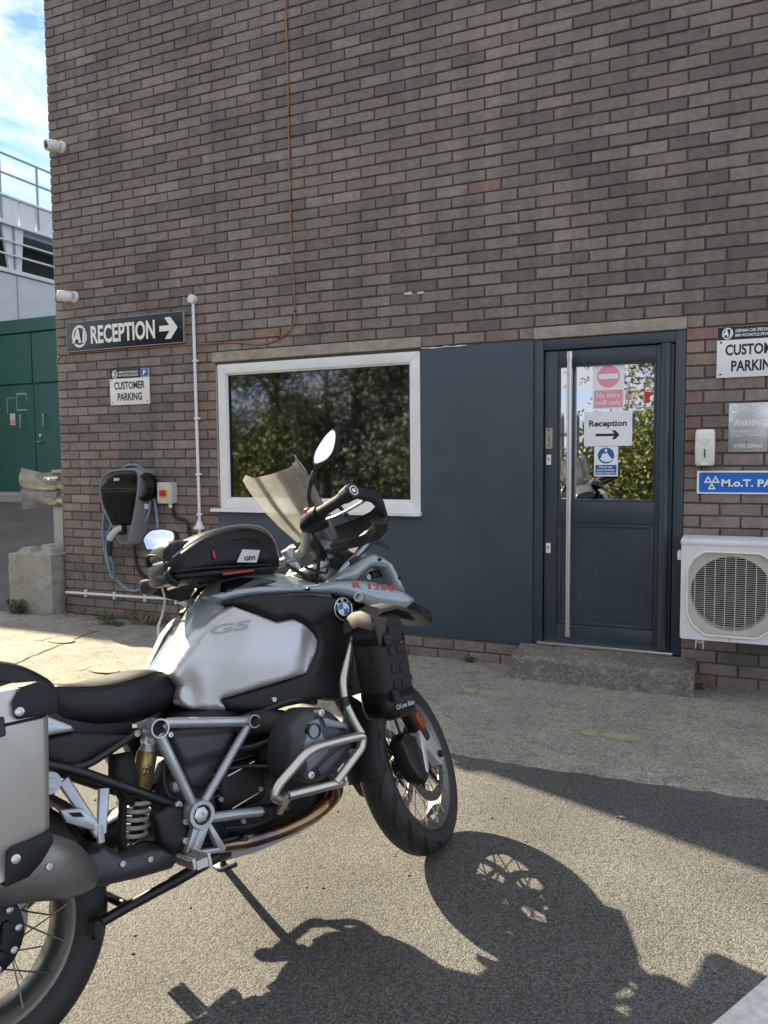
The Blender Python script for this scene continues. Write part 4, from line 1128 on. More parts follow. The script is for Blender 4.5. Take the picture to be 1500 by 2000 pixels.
for z in (0.47, 0.64):
    bm = BM(); lathe(bm, [(0, -0.018), (0.012, -0.016), (0.016, -0.004), (0.022, 0.0)], 12, 'Y', (-0.02, -0.115, z)); obj('bolt', bm, 'galvanised', t)
    bm = BM(); lathe(bm, [(0, -0.018), (0.012, -0.016), (0.016, -0.004)], 12, 'Y', (-0.36, -0.12, z)); obj('bolt', bm, 'galvanised', t)

# ------------------------------------------------------------------ green works building behind on the left
mat('green_paint', (0.020, 0.095, 0.070), 0.45, col2=(0.026, 0.115, 0.085), nscale=2.5, rvar=0.08)
mat('white_cladding', (0.52, 0.55, 0.60), 0.5, 0.0, col2=(0.46, 0.48, 0.53), nscale=3)
mat('gantry_white', (0.62, 0.66, 0.70), 0.45, col2=(0.54, 0.57, 0.60), nscale=4)
mat('gantry_grey', (0.24, 0.27, 0.33), 0.5, 0.2)
mat('dark_void', (0.022, 0.023, 0.026), 0.8)
GZ = 0.72
t = thing('green_building', 'green steel clad plant building with double doors behind the corner', 'building', (-12.0, 5.9, GZ))
bm = BM(); box(bm, -6.5, 4.5, 0.06, 5.0, 0.0, 3.15); obj('wall', bm, 'green_paint', t, smooth=False)
bm = BM(); box(bm, -6.5, 4.5, -0.03, 5.0, 3.155, 3.41, 0.01, 1); obj('fascia', bm, 'green_paint', t)
# upper panels and door leaves with shadow gaps
xs = [-6.5, -4.4, -3.1, -2.0, -1.0, 0.06, 1.06, 2.1, 4.5]
for a, b_ in zip(xs, xs[1:]):
    bm = BM(); box(bm, a+0.012, b_-0.012, 0.0, 0.058, 2.19, 3.14, 0.006, 1); obj('upper_panel', bm, 'green_paint', t)
    lf = a in (-1.0, 0.06)
    bm = BM(); box(bm, a+0.010, b_-0.010, 0.012 if lf else 0.0, 0.058, 0.10, 2.165, 0.006, 1); dl = obj('door_leaf' if lf else 'lower_panel', bm, 'green_paint', t)
    if lf:
        hx = -0.24 if a < 0 else 0.36
        bm = BM(); tube(bm, roundpath([(hx, 0.01, 1.32), (hx, -0.06, 1.32), (hx, -0.06, 1.59), (hx, 0.01, 1.59)], 0.03), 0.011, 8); obj('door_handle', bm, 'steel', dl)
        if a > 0:
            bm = BM(); lathe(bm, [(0, -0.03), (0.035, -0.02), (0.04, 0.0)], 14, 'Y', (0.20, 0.01, 1.18)); tube(bm, [(0.13, -0.03, 1.06), (0.27, -0.03, 1.06)], 0.012, 8); obj('lock', bm, 'steel', dl)
        else:
            for q in (0.3, 1.1, 1.9):
                bm = BM(); cyl(bm, (-0.995, 0.0, q-0.06), (-0.995, 0.0, q+0.06), 0.018, 8); obj('hinge', bm, 'green_paint', dl)
# tape remains and small red and white notice on the left leaf
mat('tape', (0.30, 0.40, 0.38), 0.7)
bm = BM(); 
for x0, x1, z0, z1 in ((-0.40, -0.13, 1.98, 2.01), (-0.40, -0.385, 1.68, 2.0), (-0.40, -0.12, 1.67, 1.70), (-0.13, -0.115, 1.85, 1.98), (-0.66, -0.645, 1.62, 1.93), (-0.66, -0.45, 1.92, 1.935)): box(bm, x0, x1, 0.0085, 0.0115, z0, z1)
obj('tape_remains', bm, 'tape', t, smooth=False)
t2 = thing('safety_notice', 'small red and white safety notice on the green door', 'notice', (-12.58, 5.905, GZ+1.40))
bm = BM(); box(bm, 0, 0.13, 0.0, 0.006, 0, 0.22); obj('plate', bm, 'sign_white', t2, smooth=False)
sheet('red_field', rect(0.008, 0.122, 0.01, 0.10), -0.001, 'sticker_red', t2); ring_sheet('symbol', 0.065, 0.16, 0.045, 0.032, -0.001, 'sticker_red', t2)
lettering('NO', 0.02, 0.11, 0.06, 0.09, -0.002, 'text_white', t2, bold=0.02); lettering('ENTRY', 0.015, 0.115, 0.02, 0.05, -0.002, 'text_white', t2, bold=0.02)
bm = BM(); box(bm, -18.5, -7.5, 5.2, 5.88, GZ-0.6, GZ+0.10, 0.02, 1); struct(obj('kerb_plinth', bm, 'concrete_block'))

# ------------------------------------------------------------------ steel gantry above it (runs away from us)
t = thing('steel_gantry', 'white steel roof gantry with railings and tapered posts behind green building', 'gantry', (-13.5, 6.1, 0))
bm = BM(); box(bm, -4.0, 0.0, 0, 14, 4.14, 5.32, 0.01, 1); obj('clad_wall', bm, 'white_cladding', t)
bm = BM(); box(bm, -4.0, 0.05, 0, 14, 5.33, 5.42, 0.01, 1); obj('wall_capping', bm, 'gantry_white', t)
for y in (0.9, 2.0, 3.1, 4.2, 5.3):
    bm = BM(); box(bm, 0.001, 0.008, y, y+0.02, 4.15, 5.30); obj('cladding_seam', bm, 'gantry_grey', t, smooth=False)
bm = BM(); box(bm, -0.9, -0.8, 0, 14, 5.42, 6.30); obj('dark_bay', bm, 'dark_void', t, smooth=False)
bm = BM(); box(bm, -0.8, -0.05, -0.6, 14, 6.20, 6.32); obj('soffit', bm, 'gantry_grey', t, smooth=False)
for y0, y1 in ((-2.0, 0.50), (0.53, 0.96), (1.01, 1.40), (1.44, 5.0)):
    bm = BM(); box(bm, -0.04, 0.06, y0, y1, 6.32, 6.86, 0.01, 1); obj('beam_plate', bm, 'gantry_white', t)
bm = BM(); box(bm, -0.5, 0.10, -2.0, 14, 6.30, 6.34); obj('beam_flange', bm, 'gantry_white', t, smooth=False)
bm = BM(); box(bm, -0.5, 0.10, -2.0, 14, 6.861, 6.90); obj('beam_flange', bm, 'gantry_white', t, smooth=False)
for y in (0.87, 5.0):
    bm = BM(); prism(bm, [(y-0.28, 6.30), (y-0.02, 6.30), (y-0.02, 5.42), (y-0.14, 5.42)], -0.06, 0.0, 'YZ'); obj('tapered_post', bm, 'gantry_white', t, smooth=False)
    bm = BM(); prism(bm, [(y+0.02, 6.30), (y+0.26, 6.30), (y+0.17, 5.42), (y+0.02, 5.42)], -0.06, 0.0, 'YZ'); obj('tapered_post', bm, 'gantry_white', t, smooth=False)
    bm = BM(); box(bm, -0.02, 0.03, y-0.018, y+0.018, 5.42, 6.30); obj('post_web', bm, 'gantry_grey', t, smooth=False)
bm = BM(); box(bm, -6.0, -0.55, -2.7, -0.05, 0.0, 7.0, 0.02, 1); obj('shade_block', bm, 'white_cladding', t)  # unseen block out of view, added to shade the ground behind the corner
bm = BM(); tube(bm, [(-0.35, -0.9, 6.28), (-0.30, 0.35, 5.45)], 0.06, 6); obj('brace', bm, 'gantry_grey', t)
for z, rr in ((5.98, 0.022), (5.70, 0.022)):
    bm = BM(); tube(bm, [(0.06, -2, z), (0.06, 14, z)], rr, 8); obj('guard_wire', bm, 'gantry_white', t)
for z in (7.72, 7.33):
    bm = BM(); tube(bm, [(0.06, -2.0, z), (0.06, 14, z)], 0.026, 8); obj('handrail', bm, 'gantry_grey', t)
for y in (-0.4, 0.54, 1.48, 2.42, 4.5, 6.0):
    bm = BM(); tube(bm, [(0.06, y, 6.40), (0.06, y, 7.72)], 0.026, 8); obj('rail_post', bm, 'gantry_grey', t)

# ------------------------------------------------------------------ weeds along the wall
mat('weed_green', (0.045, 0.085, 0.025), 0.6, col2=(0.075, 0.12, 0.035), nscale=30)
mat('weed_dry', (0.20, 0.16, 0.09), 0.85)
def weed(x, y, r, h, n, label, dry=0.25, flatness=0.6):
    z = ground_z(x, y)
    t = thing('weed', label, 'weed', (x, y, z), (0, 0, 0), 'weeds growing along the wall foot')
    bm = BM(); bd = BM()
    for k in range(n):
        a = rnd.uniform(0, 2*math.pi); l = r*rnd.uniform(0.35, 1.0); hh = h*rnd.uniform(0.2, 1.0)
        w = rnd.uniform(0.003, 0.008)
        tgt = bd if rnd.random() < dry else bm
        p0 = Vector((rnd.uniform(-.3, .3)*r, rnd.uniform(-.2, .2)*r, 0)); d = Vector((math.cos(a), math.sin(a)*flatness, 0))
        p1 = p0+d*l*0.5+Vector((0, 0, hh)); p2 = p0+d*l+Vector((0, 0, hh*rnd.uniform(0.3, 0.9)))
        s = Vector((-d.y, d.x, 0))*w
        v = [tgt.verts.new(q) for q in (p0-s*0.4, p0+s*0.4, p1+s, p1-s, p2)]
        tgt.faces.new((v[0], v[1], v[2], v[3])); tgt.faces.new((v[3], v[2], v[4]))
    obj('leaves', bm, 'weed_green', t); obj('dry_stalks', bd, 'weed_dry', t)
weed(-5.50, -0.16, 0.16, 0.14, 120, 'leafy weed at the foot of the concrete block', 0.2)
weed(-4.58, -0.07, 0.18, 0.07, 60, 'dry and green weeds against the wall below the charger', 0.5)
weed(-4.38, -0.20, 0.17, 0.04, 120, 'dark green moss tuft on the pavement below the charger', 0.05)
weed(-4.15, -0.05, 0.30, 0.11, 80, 'straggly dry weeds at the wall foot right of the moss', 0.75)
weed(-1.36, -0.03, 0.06, 0.055, 60, 'small weed at the wall foot under the painted panel', 0.05)
weed(-1.03, -0.05, 0.05, 0.06, 50, 'small weed beside the doorstep', 0.1)
weed(0.10, -0.10, 0.05, 0.05, 40, 'small weed between the doorstep and the wall', 0.2)
mat('leaf_yellow', (0.36, 0.24, 0.07), 0.7)
for lx, ly, a, lb in ((-0.13, -1.98, 0.4, 'small yellow fallen leaf on the shaded asphalt'),):
    bm = BM(); pillow(bm, [(0.013*math.cos(q), 0.007*math.sin(q)) for q in [2*math.pi*k/12 for k in range(12)]], 0.004, 0.002, 0.008, 0.006, 0.001, plane='XY', sgn=1)
    o = obj('fallen_leaf', bm, 'leaf_yellow'); o.location = (lx, ly, 0.003); o.rotation_euler = (0.1, 0.15, a); tag(o, lb, 'leaf')

# loose grit swept against the wall and scattered over the yard
mat('grit', (0.26, 0.24, 0.20), 0.9, col2=(0.13, 0.12, 0.10), nscale=30)
bm = BM()
for k in range(520):
    if k < 260: gx_, gy_ = rnd.uniform(-5.0, 0.5), -abs(rnd.gauss(0, 0.05))-0.012
    else: gx_, gy_ = rnd.uniform(-3.0, 0.6), rnd.uniform(-3.4, -0.1)
    if -1.02 < gx_ < 0.09 and gy_ > -0.32: gy_ -= 0.31
    sz = rnd.uniform(0.002, 0.006); z_ = ground_z(gx_, gy_)+(0.010 if gy_ > -1.59 else 0.0)
    g_ = bmesh.ops.create_icosphere(bm, subdivisions=1, radius=sz)
    for v in g_['verts']: v.co = Vector((gx_+v.co.x*rnd.uniform(0.7, 1.5), gy_+v.co.y*rnd.uniform(0.7, 1.5), z_+sz*0.4+v.co.z*0.7))
tag(obj('loose_grit', bm, 'grit', smooth=False, kind='stuff'), 'fine loose grit scattered over the yard and along the wall foot', 'grit')

# ------------------------------------------------------------------ yard behind the camera: palisade fence, trees (seen in the glass)
mat('fence_steel', (0.34, 0.36, 0.35), 0.5, 0.5)
t = thing('palisade_fence', 'galvanised steel palisade fence mirrored in the door and window glass', 'fence', (0, -11.0, 0))
bm = BM()
prism(bm, [(-0.034, 0.05), (0.034, 0.05), (0.034, 2.15), (0.017, 2.32), (0.0, 2.22), (-0.017, 2.32), (-0.034, 2.15)], -0.006, 0.006)
pale0 = obj('pale', bm, 'fence_steel', t, smooth=False); pale0.location = (-16.0, 0, 0)
for k in range(1, 125):
    o = pale0.copy(); C.objects.link(o); o.parent = t; o.location = (-16.0+0.155*k, 0, rnd.uniform(-0.01, 0.01))
for z in (0.45, 1.85):
    bm = BM(); box(bm, -16.1, 3.4, -0.05, -0.008, z-0.025, z+0.025); obj('rail', bm, 'fence_steel', t, smooth=False)
for k in range(8):
    bm = BM(); x = -15.9+k*2.7; box(bm, x-0.03, x+0.03, -0.11, -0.052, 0.0, 2.1); obj('post', bm, 'fence_steel', t, smooth=False)
mat('bark', (0.10, 0.075, 0.055), 0.9, col2=(0.15, 0.12, 0.09), nscale=12, stretch=(1, 1, 0.2), bump=0.6, bscale=40, bdist=0.01)
def leaf_mat(name, c, c2):
    m, N, L, p = node_mat(name)
    oi = N.new('ShaderNodeNewGeometry'); n = N.new('ShaderNodeTexNoise'); n.inputs['Scale'].default_value = 3.0
    L.new(oi.outputs['Position'], n.inputs['Vector']); mx = N.new('ShaderNodeMixRGB'); mx.inputs[1].default_value = (*c, 1); mx.inputs[2].default_value = (*c2, 1)
    r = N.new('ShaderNodeMapRange'); r.inputs[1].default_value = 0.35; r.inputs[2].default_value = 0.65; L.new(n.outputs['Fac'], r.inputs[0])
    L.new(r.outputs[0], mx.inputs[0]); L.new(mx.outputs[0], p.inputs['Base Color']); p.inputs['Roughness'].default_value = 0.5
leaf_mat('leaf_light', (0.13, 0.17, 0.035), (0.23, 0.24, 0.075))
leaf_mat('leaf_dark', (0.105, 0.135, 0.075), (0.21, 0.225, 0.145))
def tree(x, y, h, rx, m, label, nl, low=0.3, lean=0.0):
    t = thing('tree', label, 'tree', (x, y, 0), (0, 0, 0), 'trees behind the palisade fence')
    bm = BM(); tips = []
    tube(bm, catmull([(0, 0, -0.1), (lean*0.3, 0.05, h*0.3), (lean*0.7, -0.05, h*0.6), (lean, 0, h*0.9)], 4), [0.16*(1-0.85*i/12) for i in range(13)], 8)
    for k in range(14):
        z = h*rnd.uniform(low, 0.85); a = rnd.uniform(0, 6.283); l = rx*rnd.uniform(0.5, 0.95)*(1.1-0.5*abs(z/h-0.5))
        p0 = Vector((lean*z/h, 0, z)); p2 = p0+Vector((math.cos(a)*l, math.sin(a)*l, l*rnd.uniform(0.0, 0.5))); p1 = (p0+p2)/2+Vector((0, 0, 0.12*l))
        tube(bm, catmull([p0, p1, p2], 3), [0.05*(1-0.8*i/6) for i in range(7)], 5); tips += [p1, p2, (p1+p2)/2]
    obj('trunk', bm, 'bark', t)
    V = []; F = []
    clumps = []
    for tp in tips+[Vector((lean, 0, h*0.92))]:
        for _ in range(3): clumps.append(tp+Vector((rnd.gauss(0, 0.35), rnd.gauss(0, 0.35), rnd.gauss(0, 0.32))))
    per = max(1, nl//len(clumps))
    for c in clumps:
        sc = rnd.uniform(0.22, 0.5)
        for _ in range(int(per*rnd.uniform(0.4, 1.5))):
            p = c+Vector((rnd.gauss(0, sc), rnd.gauss(0, sc), rnd.gauss(0, sc*0.7)))
            if p.z < 0.15: continue
            d = Vector((rnd.gauss(0, 1), rnd.gauss(0, 1), rnd.gauss(-0.5, 0.7))).normalized(); s = d.orthogonal().normalized()
            s = (Matrix.Rotation(rnd.uniform(0, 6.28), 3, d) @ s)
            l = rnd.uniform(0.07, 0.13); w = l*0.22; b0 = len(V)
            V.extend([p, p+d*l*0.5+s*w, p+d*l, p+d*l*0.5-s*w]); F.append((b0, b0+1, b0+2, b0+3))
    me = bpy.data.meshes.new('crown'); me.from_pydata([tuple(v) for v in V], [], F); me.update(); link_mesh('crown', me, m, t)
tree(-0.75, -9.9, 5.0, 1.15, 'leaf_light', 'bright green tree mirrored in the right half of door glass', 24000, 0.1)
tree(1.6, -10.3, 6.0, 2.0, 'leaf_light', 'bright green tree at the right end of the palisade fence', 10000, 0.15)
tree(-5.2, -9.6, 5.6, 1.5, 'leaf_dark', 'green tree mirrored near the right edge of window glass', 24000, 0.1)
tree(-7.0, -9.9, 6.5, 1.7, 'leaf_dark', 'tall green tree mirrored right of the middle of window glass', 26000, 0.08)
tree(-8.9, -9.7, 6.0, 1.7, 'leaf_light', 'pale green tree mirrored left of the middle of window glass', 26000, 0.08)
tree(-11.0, -10.0, 6.8, 1.9, 'leaf_dark', 'green tree mirrored near the left edge of window glass', 26000, 0.08)
tree(-13.6, -10.1, 7.0, 2.3, 'leaf_dark', 'tree at the far left end of the palisade fence', 9000, 0.1)

BACK = ['dark tree at the far left of the back row beyond the fence', 'pale tree second from the left in the back row', 'dark tree third from the left in the back row', 'pale tree in the middle of the back row behind fence', 'dark tree second from the right in the back row', 'dark tree at the right end of the back row behind fence']
for k in range(6):
    tree(-21.0+k*2.45+rnd.uniform(-.4, .4), -17.2+rnd.uniform(-.8, .8), rnd.uniform(6.0, 7.6) if k < 6 else rnd.uniform(3.4, 4.2), 2.2, 'leaf_dark' if k % 3 else 'leaf_light', BACK[k], 12000, 0.08)
# ------------------------------------------------------------------ motorcycle (X forward, Y left, Z up in its own frame)
mat('ice_paint', (0.29, 0.34, 0.355), 0.28, 0.15, coat=0.7, col2=(0.27, 0.315, 0.33), nscale=4)
mat('tank_alloy', (0.47, 0.475, 0.47), 0.36, 0.6, col2=(0.43, 0.43, 0.425), nscale=5, rvar=0.07)
mat('trim_black', (0.009, 0.0095, 0.010), 0.5, spec=0.35, bump=0.12, bscale=1500, bdist=0.0006, col2=(0.014, 0.014, 0.0145), nscale=8)
mat('tank_letters', (0.33, 0.335, 0.335), 0.45, 0.3)
mat('frame_silver', (0.42, 0.445, 0.465), 0.33, 0.6, col2=(0.36, 0.38, 0.395), nscale=12, rvar=0.08)
mat('bar_steel', (0.50, 0.485, 0.45), 0.30, 0.95)
mat('bar_gold', (0.52, 0.50, 0.45), 0.33, 0.8)
mat('engine_grey', (0.016, 0.0175, 0.019), 0.45, 0.3, col2=(0.011, 0.012, 0.013), nscale=20, bump=0.15, bscale=300)
mat('engine_cover', (0.044, 0.048, 0.054), 0.38, 0.3, rvar=0.1, nscale=10)
mat('cover_blade', (0.19, 0.205, 0.225), 0.35, 0.5)
mat('seat_vinyl', (0.0065, 0.007, 0.009), 0.46, spec=0.4, bump=0.35, bscale=420, bdist=0.001, rvar=0.08, nscale=7)
mat('frame_black', (0.008, 0.0085, 0.009), 0.4, 0.1, rvar=0.1, nscale=15)
mat('pannier_alloy', (0.52, 0.50, 0.465), 0.42, 0.6, col2=(0.43, 0.41, 0.375), nscale=6, rvar=0.1, stretch=(1, 1, 0.4))
mat('gold_body', (0.42, 0.31, 0.11), 0.35, 0.7)
mat('spring_white', (0.55, 0.54, 0.50), 0.4)
mat('muffler_steel', (0.27, 0.26, 0.24), 0.38, 0.6, col2=(0.15, 0.145, 0.135), nscale=5, rvar=0.1)
def heat_material():
    m, N, L, p = node_mat('header_steel')
    t_ = N.new('ShaderNodeTexCoord'); n = N.new('ShaderNodeTexNoise'); n.inputs['Scale'].default_value = 9; L.new(t_.outputs['Object'], n.inputs['Vector'])
    c = N.new('ShaderNodeValToRGB'); e = c.color_ramp.elements; e[0].position = 0.3; e[0].color = (0.28, 0.16, 0.06, 1); e[1].position = 0.7; e[1].color = (0.10, 0.09, 0.16, 1)
    x = c.color_ramp.elements.new(0.5); x.color = (0.30, 0.20, 0.12, 1)
    L.new(n.outputs['Fac'], c.inputs[0]); L.new(c.outputs[0], p.inputs['Base Color']); p.inputs['Metallic'].default_value = 0.95; p.inputs['Roughness'].default_value = 0.22
heat_material()
mat('rim_silver', (0.15, 0.143, 0.135), 0.38, 0.6, rvar=0.08, nscale=20)
mat('spoke_steel', (0.34, 0.34, 0.34), 0.3, 0.9)
mat('disc_steel', (0.24, 0.23, 0.22), 0.3, 0.9, rvar=0.1, nscale=60)
mat('orange_reflector', (0.26, 0.055, 0.015), 0.2)
mat('mirror_glass', (0.86, 0.90, 0.94), 0.01, 1.0)
mat('badge_blue', (0.02, 0.14, 0.50), 0.2); mat('red_print', (0.45, 0.02, 0.03), 0.35)
mat('fork_alloy', (0.66, 0.66, 0.65), 0.32, 0.6)
mat('red_switch', (0.45, 0.02, 0.02), 0.4)
mat('gloss_grey', (0.006, 0.0065, 0.0075), 0.18)
def tyre_material():
    m, N, L, p = node_mat('tyre')
    t_ = N.new('ShaderNodeTexCoord'); s = N.new('ShaderNodeSeparateXYZ'); L.new(t_.outputs['Object'], s.inputs[0])
    def ma(op, a, b_=None):
        q = N.new('ShaderNodeMath'); q.operation = op
        for i, v in enumerate((a, b_)):
            if v is None: continue
            if isinstance(v, (int, float)): q.inputs[i].default_value = v
            else: L.new(v, q.inputs[i])
        return q.outputs[0]
    ang = ma('ARCTAN2', s.outputs[2], s.outputs[0]); ay = ma('ABSOLUTE', s.outputs[1])
    ph = ma('ADD', ma('MULTIPLY', ang, 17.0), ma('MULTIPLY', ma('POWER', ay, 0.8), 75.0))
    g = ma('SINE', ph); groove = N.new('ShaderNodeMapRange'); groove.inputs[1].default_value = 0.60; groove.inputs[2].default_value = 0.75; L.new(g, groove.inputs[0])
    rr = ma('SQRT', ma('ADD', ma('MULTIPLY', s.outputs[0], s.outputs[0]), ma('MULTIPLY', s.outputs[2], s.outputs[2])))
    crown = N.new('ShaderNodeMapRange'); crown.inputs[1].default_value = 0.288; crown.inputs[2].default_value = 0.296; L.new(rr, crown.inputs[0])
    mid = N.new('ShaderNodeMapRange'); mid.inputs[1].default_value = 0.004; mid.inputs[2].default_value = 0.008; L.new(ay, mid.inputs[0])
    gr = ma('MULTIPLY', ma('MULTIPLY', groove.outputs[0], crown.outputs[0]), mid.outputs[0])
    n = N.new('ShaderNodeTexNoise'); n.inputs['Scale'].default_value = 25; n.inputs['Detail'].default_value = 5; L.new(t_.outputs['Object'], n.inputs['Vector'])
    mx = N.new('ShaderNodeMixRGB'); mx.inputs[1].default_value = (0.011, 0.011, 0.0115, 1); mx.inputs[2].default_value = (0.020, 0.019, 0.018, 1); L.new(n.outputs['Fac'], mx.inputs[0])
    mx2 = N.new('ShaderNodeMixRGB'); mx2.inputs[2].default_value = (0.002, 0.002, 0.002, 1); L.new(gr, mx2.inputs[0]); L.new(mx.outputs[0], mx2.inputs[1])
    L.new(mx2.outputs[0], p.inputs['Base Color']); p.inputs['Roughness'].default_value = 0.62
    b_ = N.new('ShaderNodeBump'); b_.invert = True; b_.inputs['Strength'].default_value = 1.0; b_.inputs['Distance'].default_value = 0.006; L.new(gr, b_.inputs['Height']); L.new(b_.outputs[0], p.inputs['Normal'])
tyre_material()
def screen_material():
    m = bpy.data.materials.new('screen_plastic'); m.use_nodes = True; MATS['screen_plastic'] = m
    N, L = m.node_tree.nodes, m.node_tree.links; N.clear()
    o = N.new('ShaderNodeOutputMaterial'); tr = N.new('ShaderNodeBsdfTransparent'); tr.inputs[0].default_value = (0.88, 0.88, 0.86, 1)
    tl = N.new('ShaderNodeBsdfTranslucent'); tl.inputs[0].default_value = (0.82, 0.81, 0.77, 1); df = N.new('ShaderNodeBsdfDiffuse'); df.inputs[0].default_value = (0.82, 0.81, 0.78, 1)
    gl = N.new('ShaderNodeBsdfGlossy'); gl.inputs['Roughness'].default_value = 0.12
    t_ = N.new('ShaderNodeTexCoord'); n = N.new('ShaderNodeTexNoise'); n.inputs['Scale'].default_value = 14; n.inputs['Detail'].default_value = 8; L.new(t_.outputs['Object'], n.inputs['Vector'])
    r = N.new('ShaderNodeMapRange'); r.inputs[1].default_value = 0.3; r.inputs[2].default_value = 0.7; r.inputs[3].default_value = 0.26; r.inputs[4].default_value = 0.40; L.new(n.outputs['Fac'], r.inputs[0])
    a = N.new('ShaderNodeMixShader'); a.inputs[0].default_value = 0.35; L.new(tl.outputs[0], a.inputs[1]); L.new(df.outputs[0], a.inputs[2])
    b_ = N.new('ShaderNodeMixShader'); L.new(r.outputs[0], b_.inputs[0]); L.new(tr.outputs[0], b_.inputs[1]); L.new(a.outputs[0], b_.inputs[2])
    f = N.new('ShaderNodeFresnel'); f.inputs[0].default_value = 1.4; c = N.new('ShaderNodeMixShader'); L.new(f.outputs[0], c.inputs[0]); L.new(b_.outputs[0], c.inputs[1]); L.new(gl.outputs[0], c.inputs[2]); L.new(c.outputs[0], o.inputs[0])
screen_material()

LEAN, HEAD, SCB, DEL = R(13.243), R(66.07), 0.96887, R(27.046)
bike = thing('motorcycle', 'grey and black adventure touring motorcycle parked on its side stand', 'motorcycle', (-1.33292, -3.84403, 0.0), (-LEAN, 0, HEAD), None, SCB)
RK = R(25.5)
s_ax = Vector((-math.sin(RK), 0, math.cos(RK))); P0 = Vector((1.6034, 0, 0))
STEER = Matrix.Translation(P0) @ Matrix.Rotation(DEL, 4, s_ax) @ Matrix.Translation(-P0)
def sub(name, mtx=None, parent=None):
    o = bpy.data.objects.new(name, None); o.empty_display_size = 0.05; C.objects.link(o); o.parent = parent or bike
    if mtx is not None: o.matrix_local = mtx
    return o
def bp(name, bm, m, parent=None, **k): return obj(name, bm, m, parent or bike, **k)
def mirror_bm(bm):
    bmesh.ops.transform(bm, matrix=Matrix.Diagonal((1, -1, 1, 1)), verts=bm.verts); return bm
def both(name, fn, m, parent=None, **k):
    a = bp(name, fn(), m, parent, **k); b_ = bp(name, mirror_bm(fn()), m, parent, **k); return a, b_
def bolt(x, y, z, r=0.009, m='steel', parent=None, name='bolt', s=-1):
    bm = BM(); lathe(bm, [(0, s*0.002), (r*0.45, s*0.002), (r*0.5, s*0.006), (r*0.85, s*0.006), (r, s*0.003), (r, -s*0.004)], 12, 'Y', (x, y, z)); return bp(name, bm, m, parent)

# ---- wheels
def wheel(name, mtx, Ro, hw, rim, nsp, flange, hubm):
    w = sub(name, mtx)
    bm = BM(); prof = [(rim-0.004, -hw*0.78), (rim+0.012, -hw*0.92), (rim+0.03, -hw), (Ro-0.038, -hw*0.98), (Ro-0.022, -hw*0.86), (Ro-0.009, -hw*0.60), (Ro-0.002, -hw*0.28), (Ro, 0)]
    prof = prof+[(r, -h) for r, h in prof[:-1][::-1]]
    lathe(bm, prof, 72, 'Y'); obj('tyre', bm, 'tyre', w, angle=60)
    bm = BM(); rp = [(rim-0.003, -hw*0.80), (rim+0.004, -hw*0.80), (rim-0.010, -hw*0.70), (rim-0.016, -hw*0.4), (rim-0.024, 0)]
    rp = rp+[(r, -h) for r, h in rp[:-1][::-1]]
    rp = rp+[(rim-0.012, hw*0.74), (rim-0.032, hw*0.45), (rim-0.036, 0), (rim-0.032, -hw*0.45), (rim-0.012, -hw*0.74)]
    lathe(bm, rp, 72, 'Y', close=True); obj('rim', bm, 'rim_silver', w, angle=40)
    bm = BM(); lathe(bm, [(0, -0.055), (0.02, -0.055), (0.035, -0.05), (flange, -0.046), (flange, -0.036), (0.035, -0.03), (0.032, 0.03), (flange, 0.036), (flange, 0.046), (0.02, 0.055), (0, 0.055)], 32, 'Y'); obj('hub', bm, hubm, w)
    first = {}
    for k in range(nsp):
        side = 1 if k % 2 else -1; dirn = 1 if (k//2) % 2 else -1
        key = (side, dirn)
        if key not in first:
            bm = BM(); a1 = dirn*0.42
            tube(bm, [(flange*0.93, side*0.041, 0), ((rim-0.012)*math.cos(a1), side*hw*0.66, (rim-0.012)*math.sin(a1))], 0.0022, 5)
            o = obj('spoke', bm, 'spoke_steel', w); first[key] = o
        else:
            o = first[key].copy(); C.objects.link(o); o.parent = w
        o.rotation_euler = (0, -2*math.pi*k/nsp, 0)
    return w
fw = wheel('front_wheel', STEER @ Matrix.Translation((1.504, 0, 0.325)), 0.325, 0.060, 0.246, 32, 0.048, 'frame_black')
rw = wheel('rear_wheel', Matrix.Translation((0, 0, 0.318)), 0.318, 0.084, 0.222, 32, 0.10, 'frame_black')
def brake_disc(parent, y, ro, ri, name='brake_disc'):
    bm = BM(); lathe(bm, [(ro, y-0.0025), (ro, y+0.0025), (ri, y+0.0025), (ri, y-0.0025)], 56, 'Y', close=True); o = obj(name, bm, 'disc_steel', parent, angle=30)
    bm = BM()
    for k in range(28):
        a = 2*math.pi*k/28; r = ri+(ro-ri)*(0.3 if k % 2 else 0.7); lathe(bm, [(0, -0.0031), (0.0042, -0.0031), (0.0042, 0.0031), (0, 0.0031)], 7, 'Y', (r*math.cos(a), y, r*math.sin(a)))
    obj('disc_hole_shade', bm, 'recess_shade', parent, kind='stuff')  # dark plugs on the disc stand in for the shade of drilled holes
    bm = BM()
    for k in range(5):
        a = 2*math.pi*k/5; tube(bm, [(0.045*math.cos(a), y, 0.045*math.sin(a)), ((ri+0.004)*math.cos(a+0.25), y, (ri+0.004)*math.sin(a+0.25))], [0.010, 0.006], 6, flat=(1, 0.4))
    lathe(bm, [(0.056, y-0.004), (0.056, y+0.004), (0.036, y+0.004), (0.036, y-0.004)], 24, 'Y', close=True)
    obj('disc_carrier', bm, 'frame_black', parent)
brake_disc(fw, -0.066, 0.152, 0.116); brake_disc(fw, 0.066, 0.152, 0.116)
brake_disc(rw, 0.052, 0.138, 0.10)
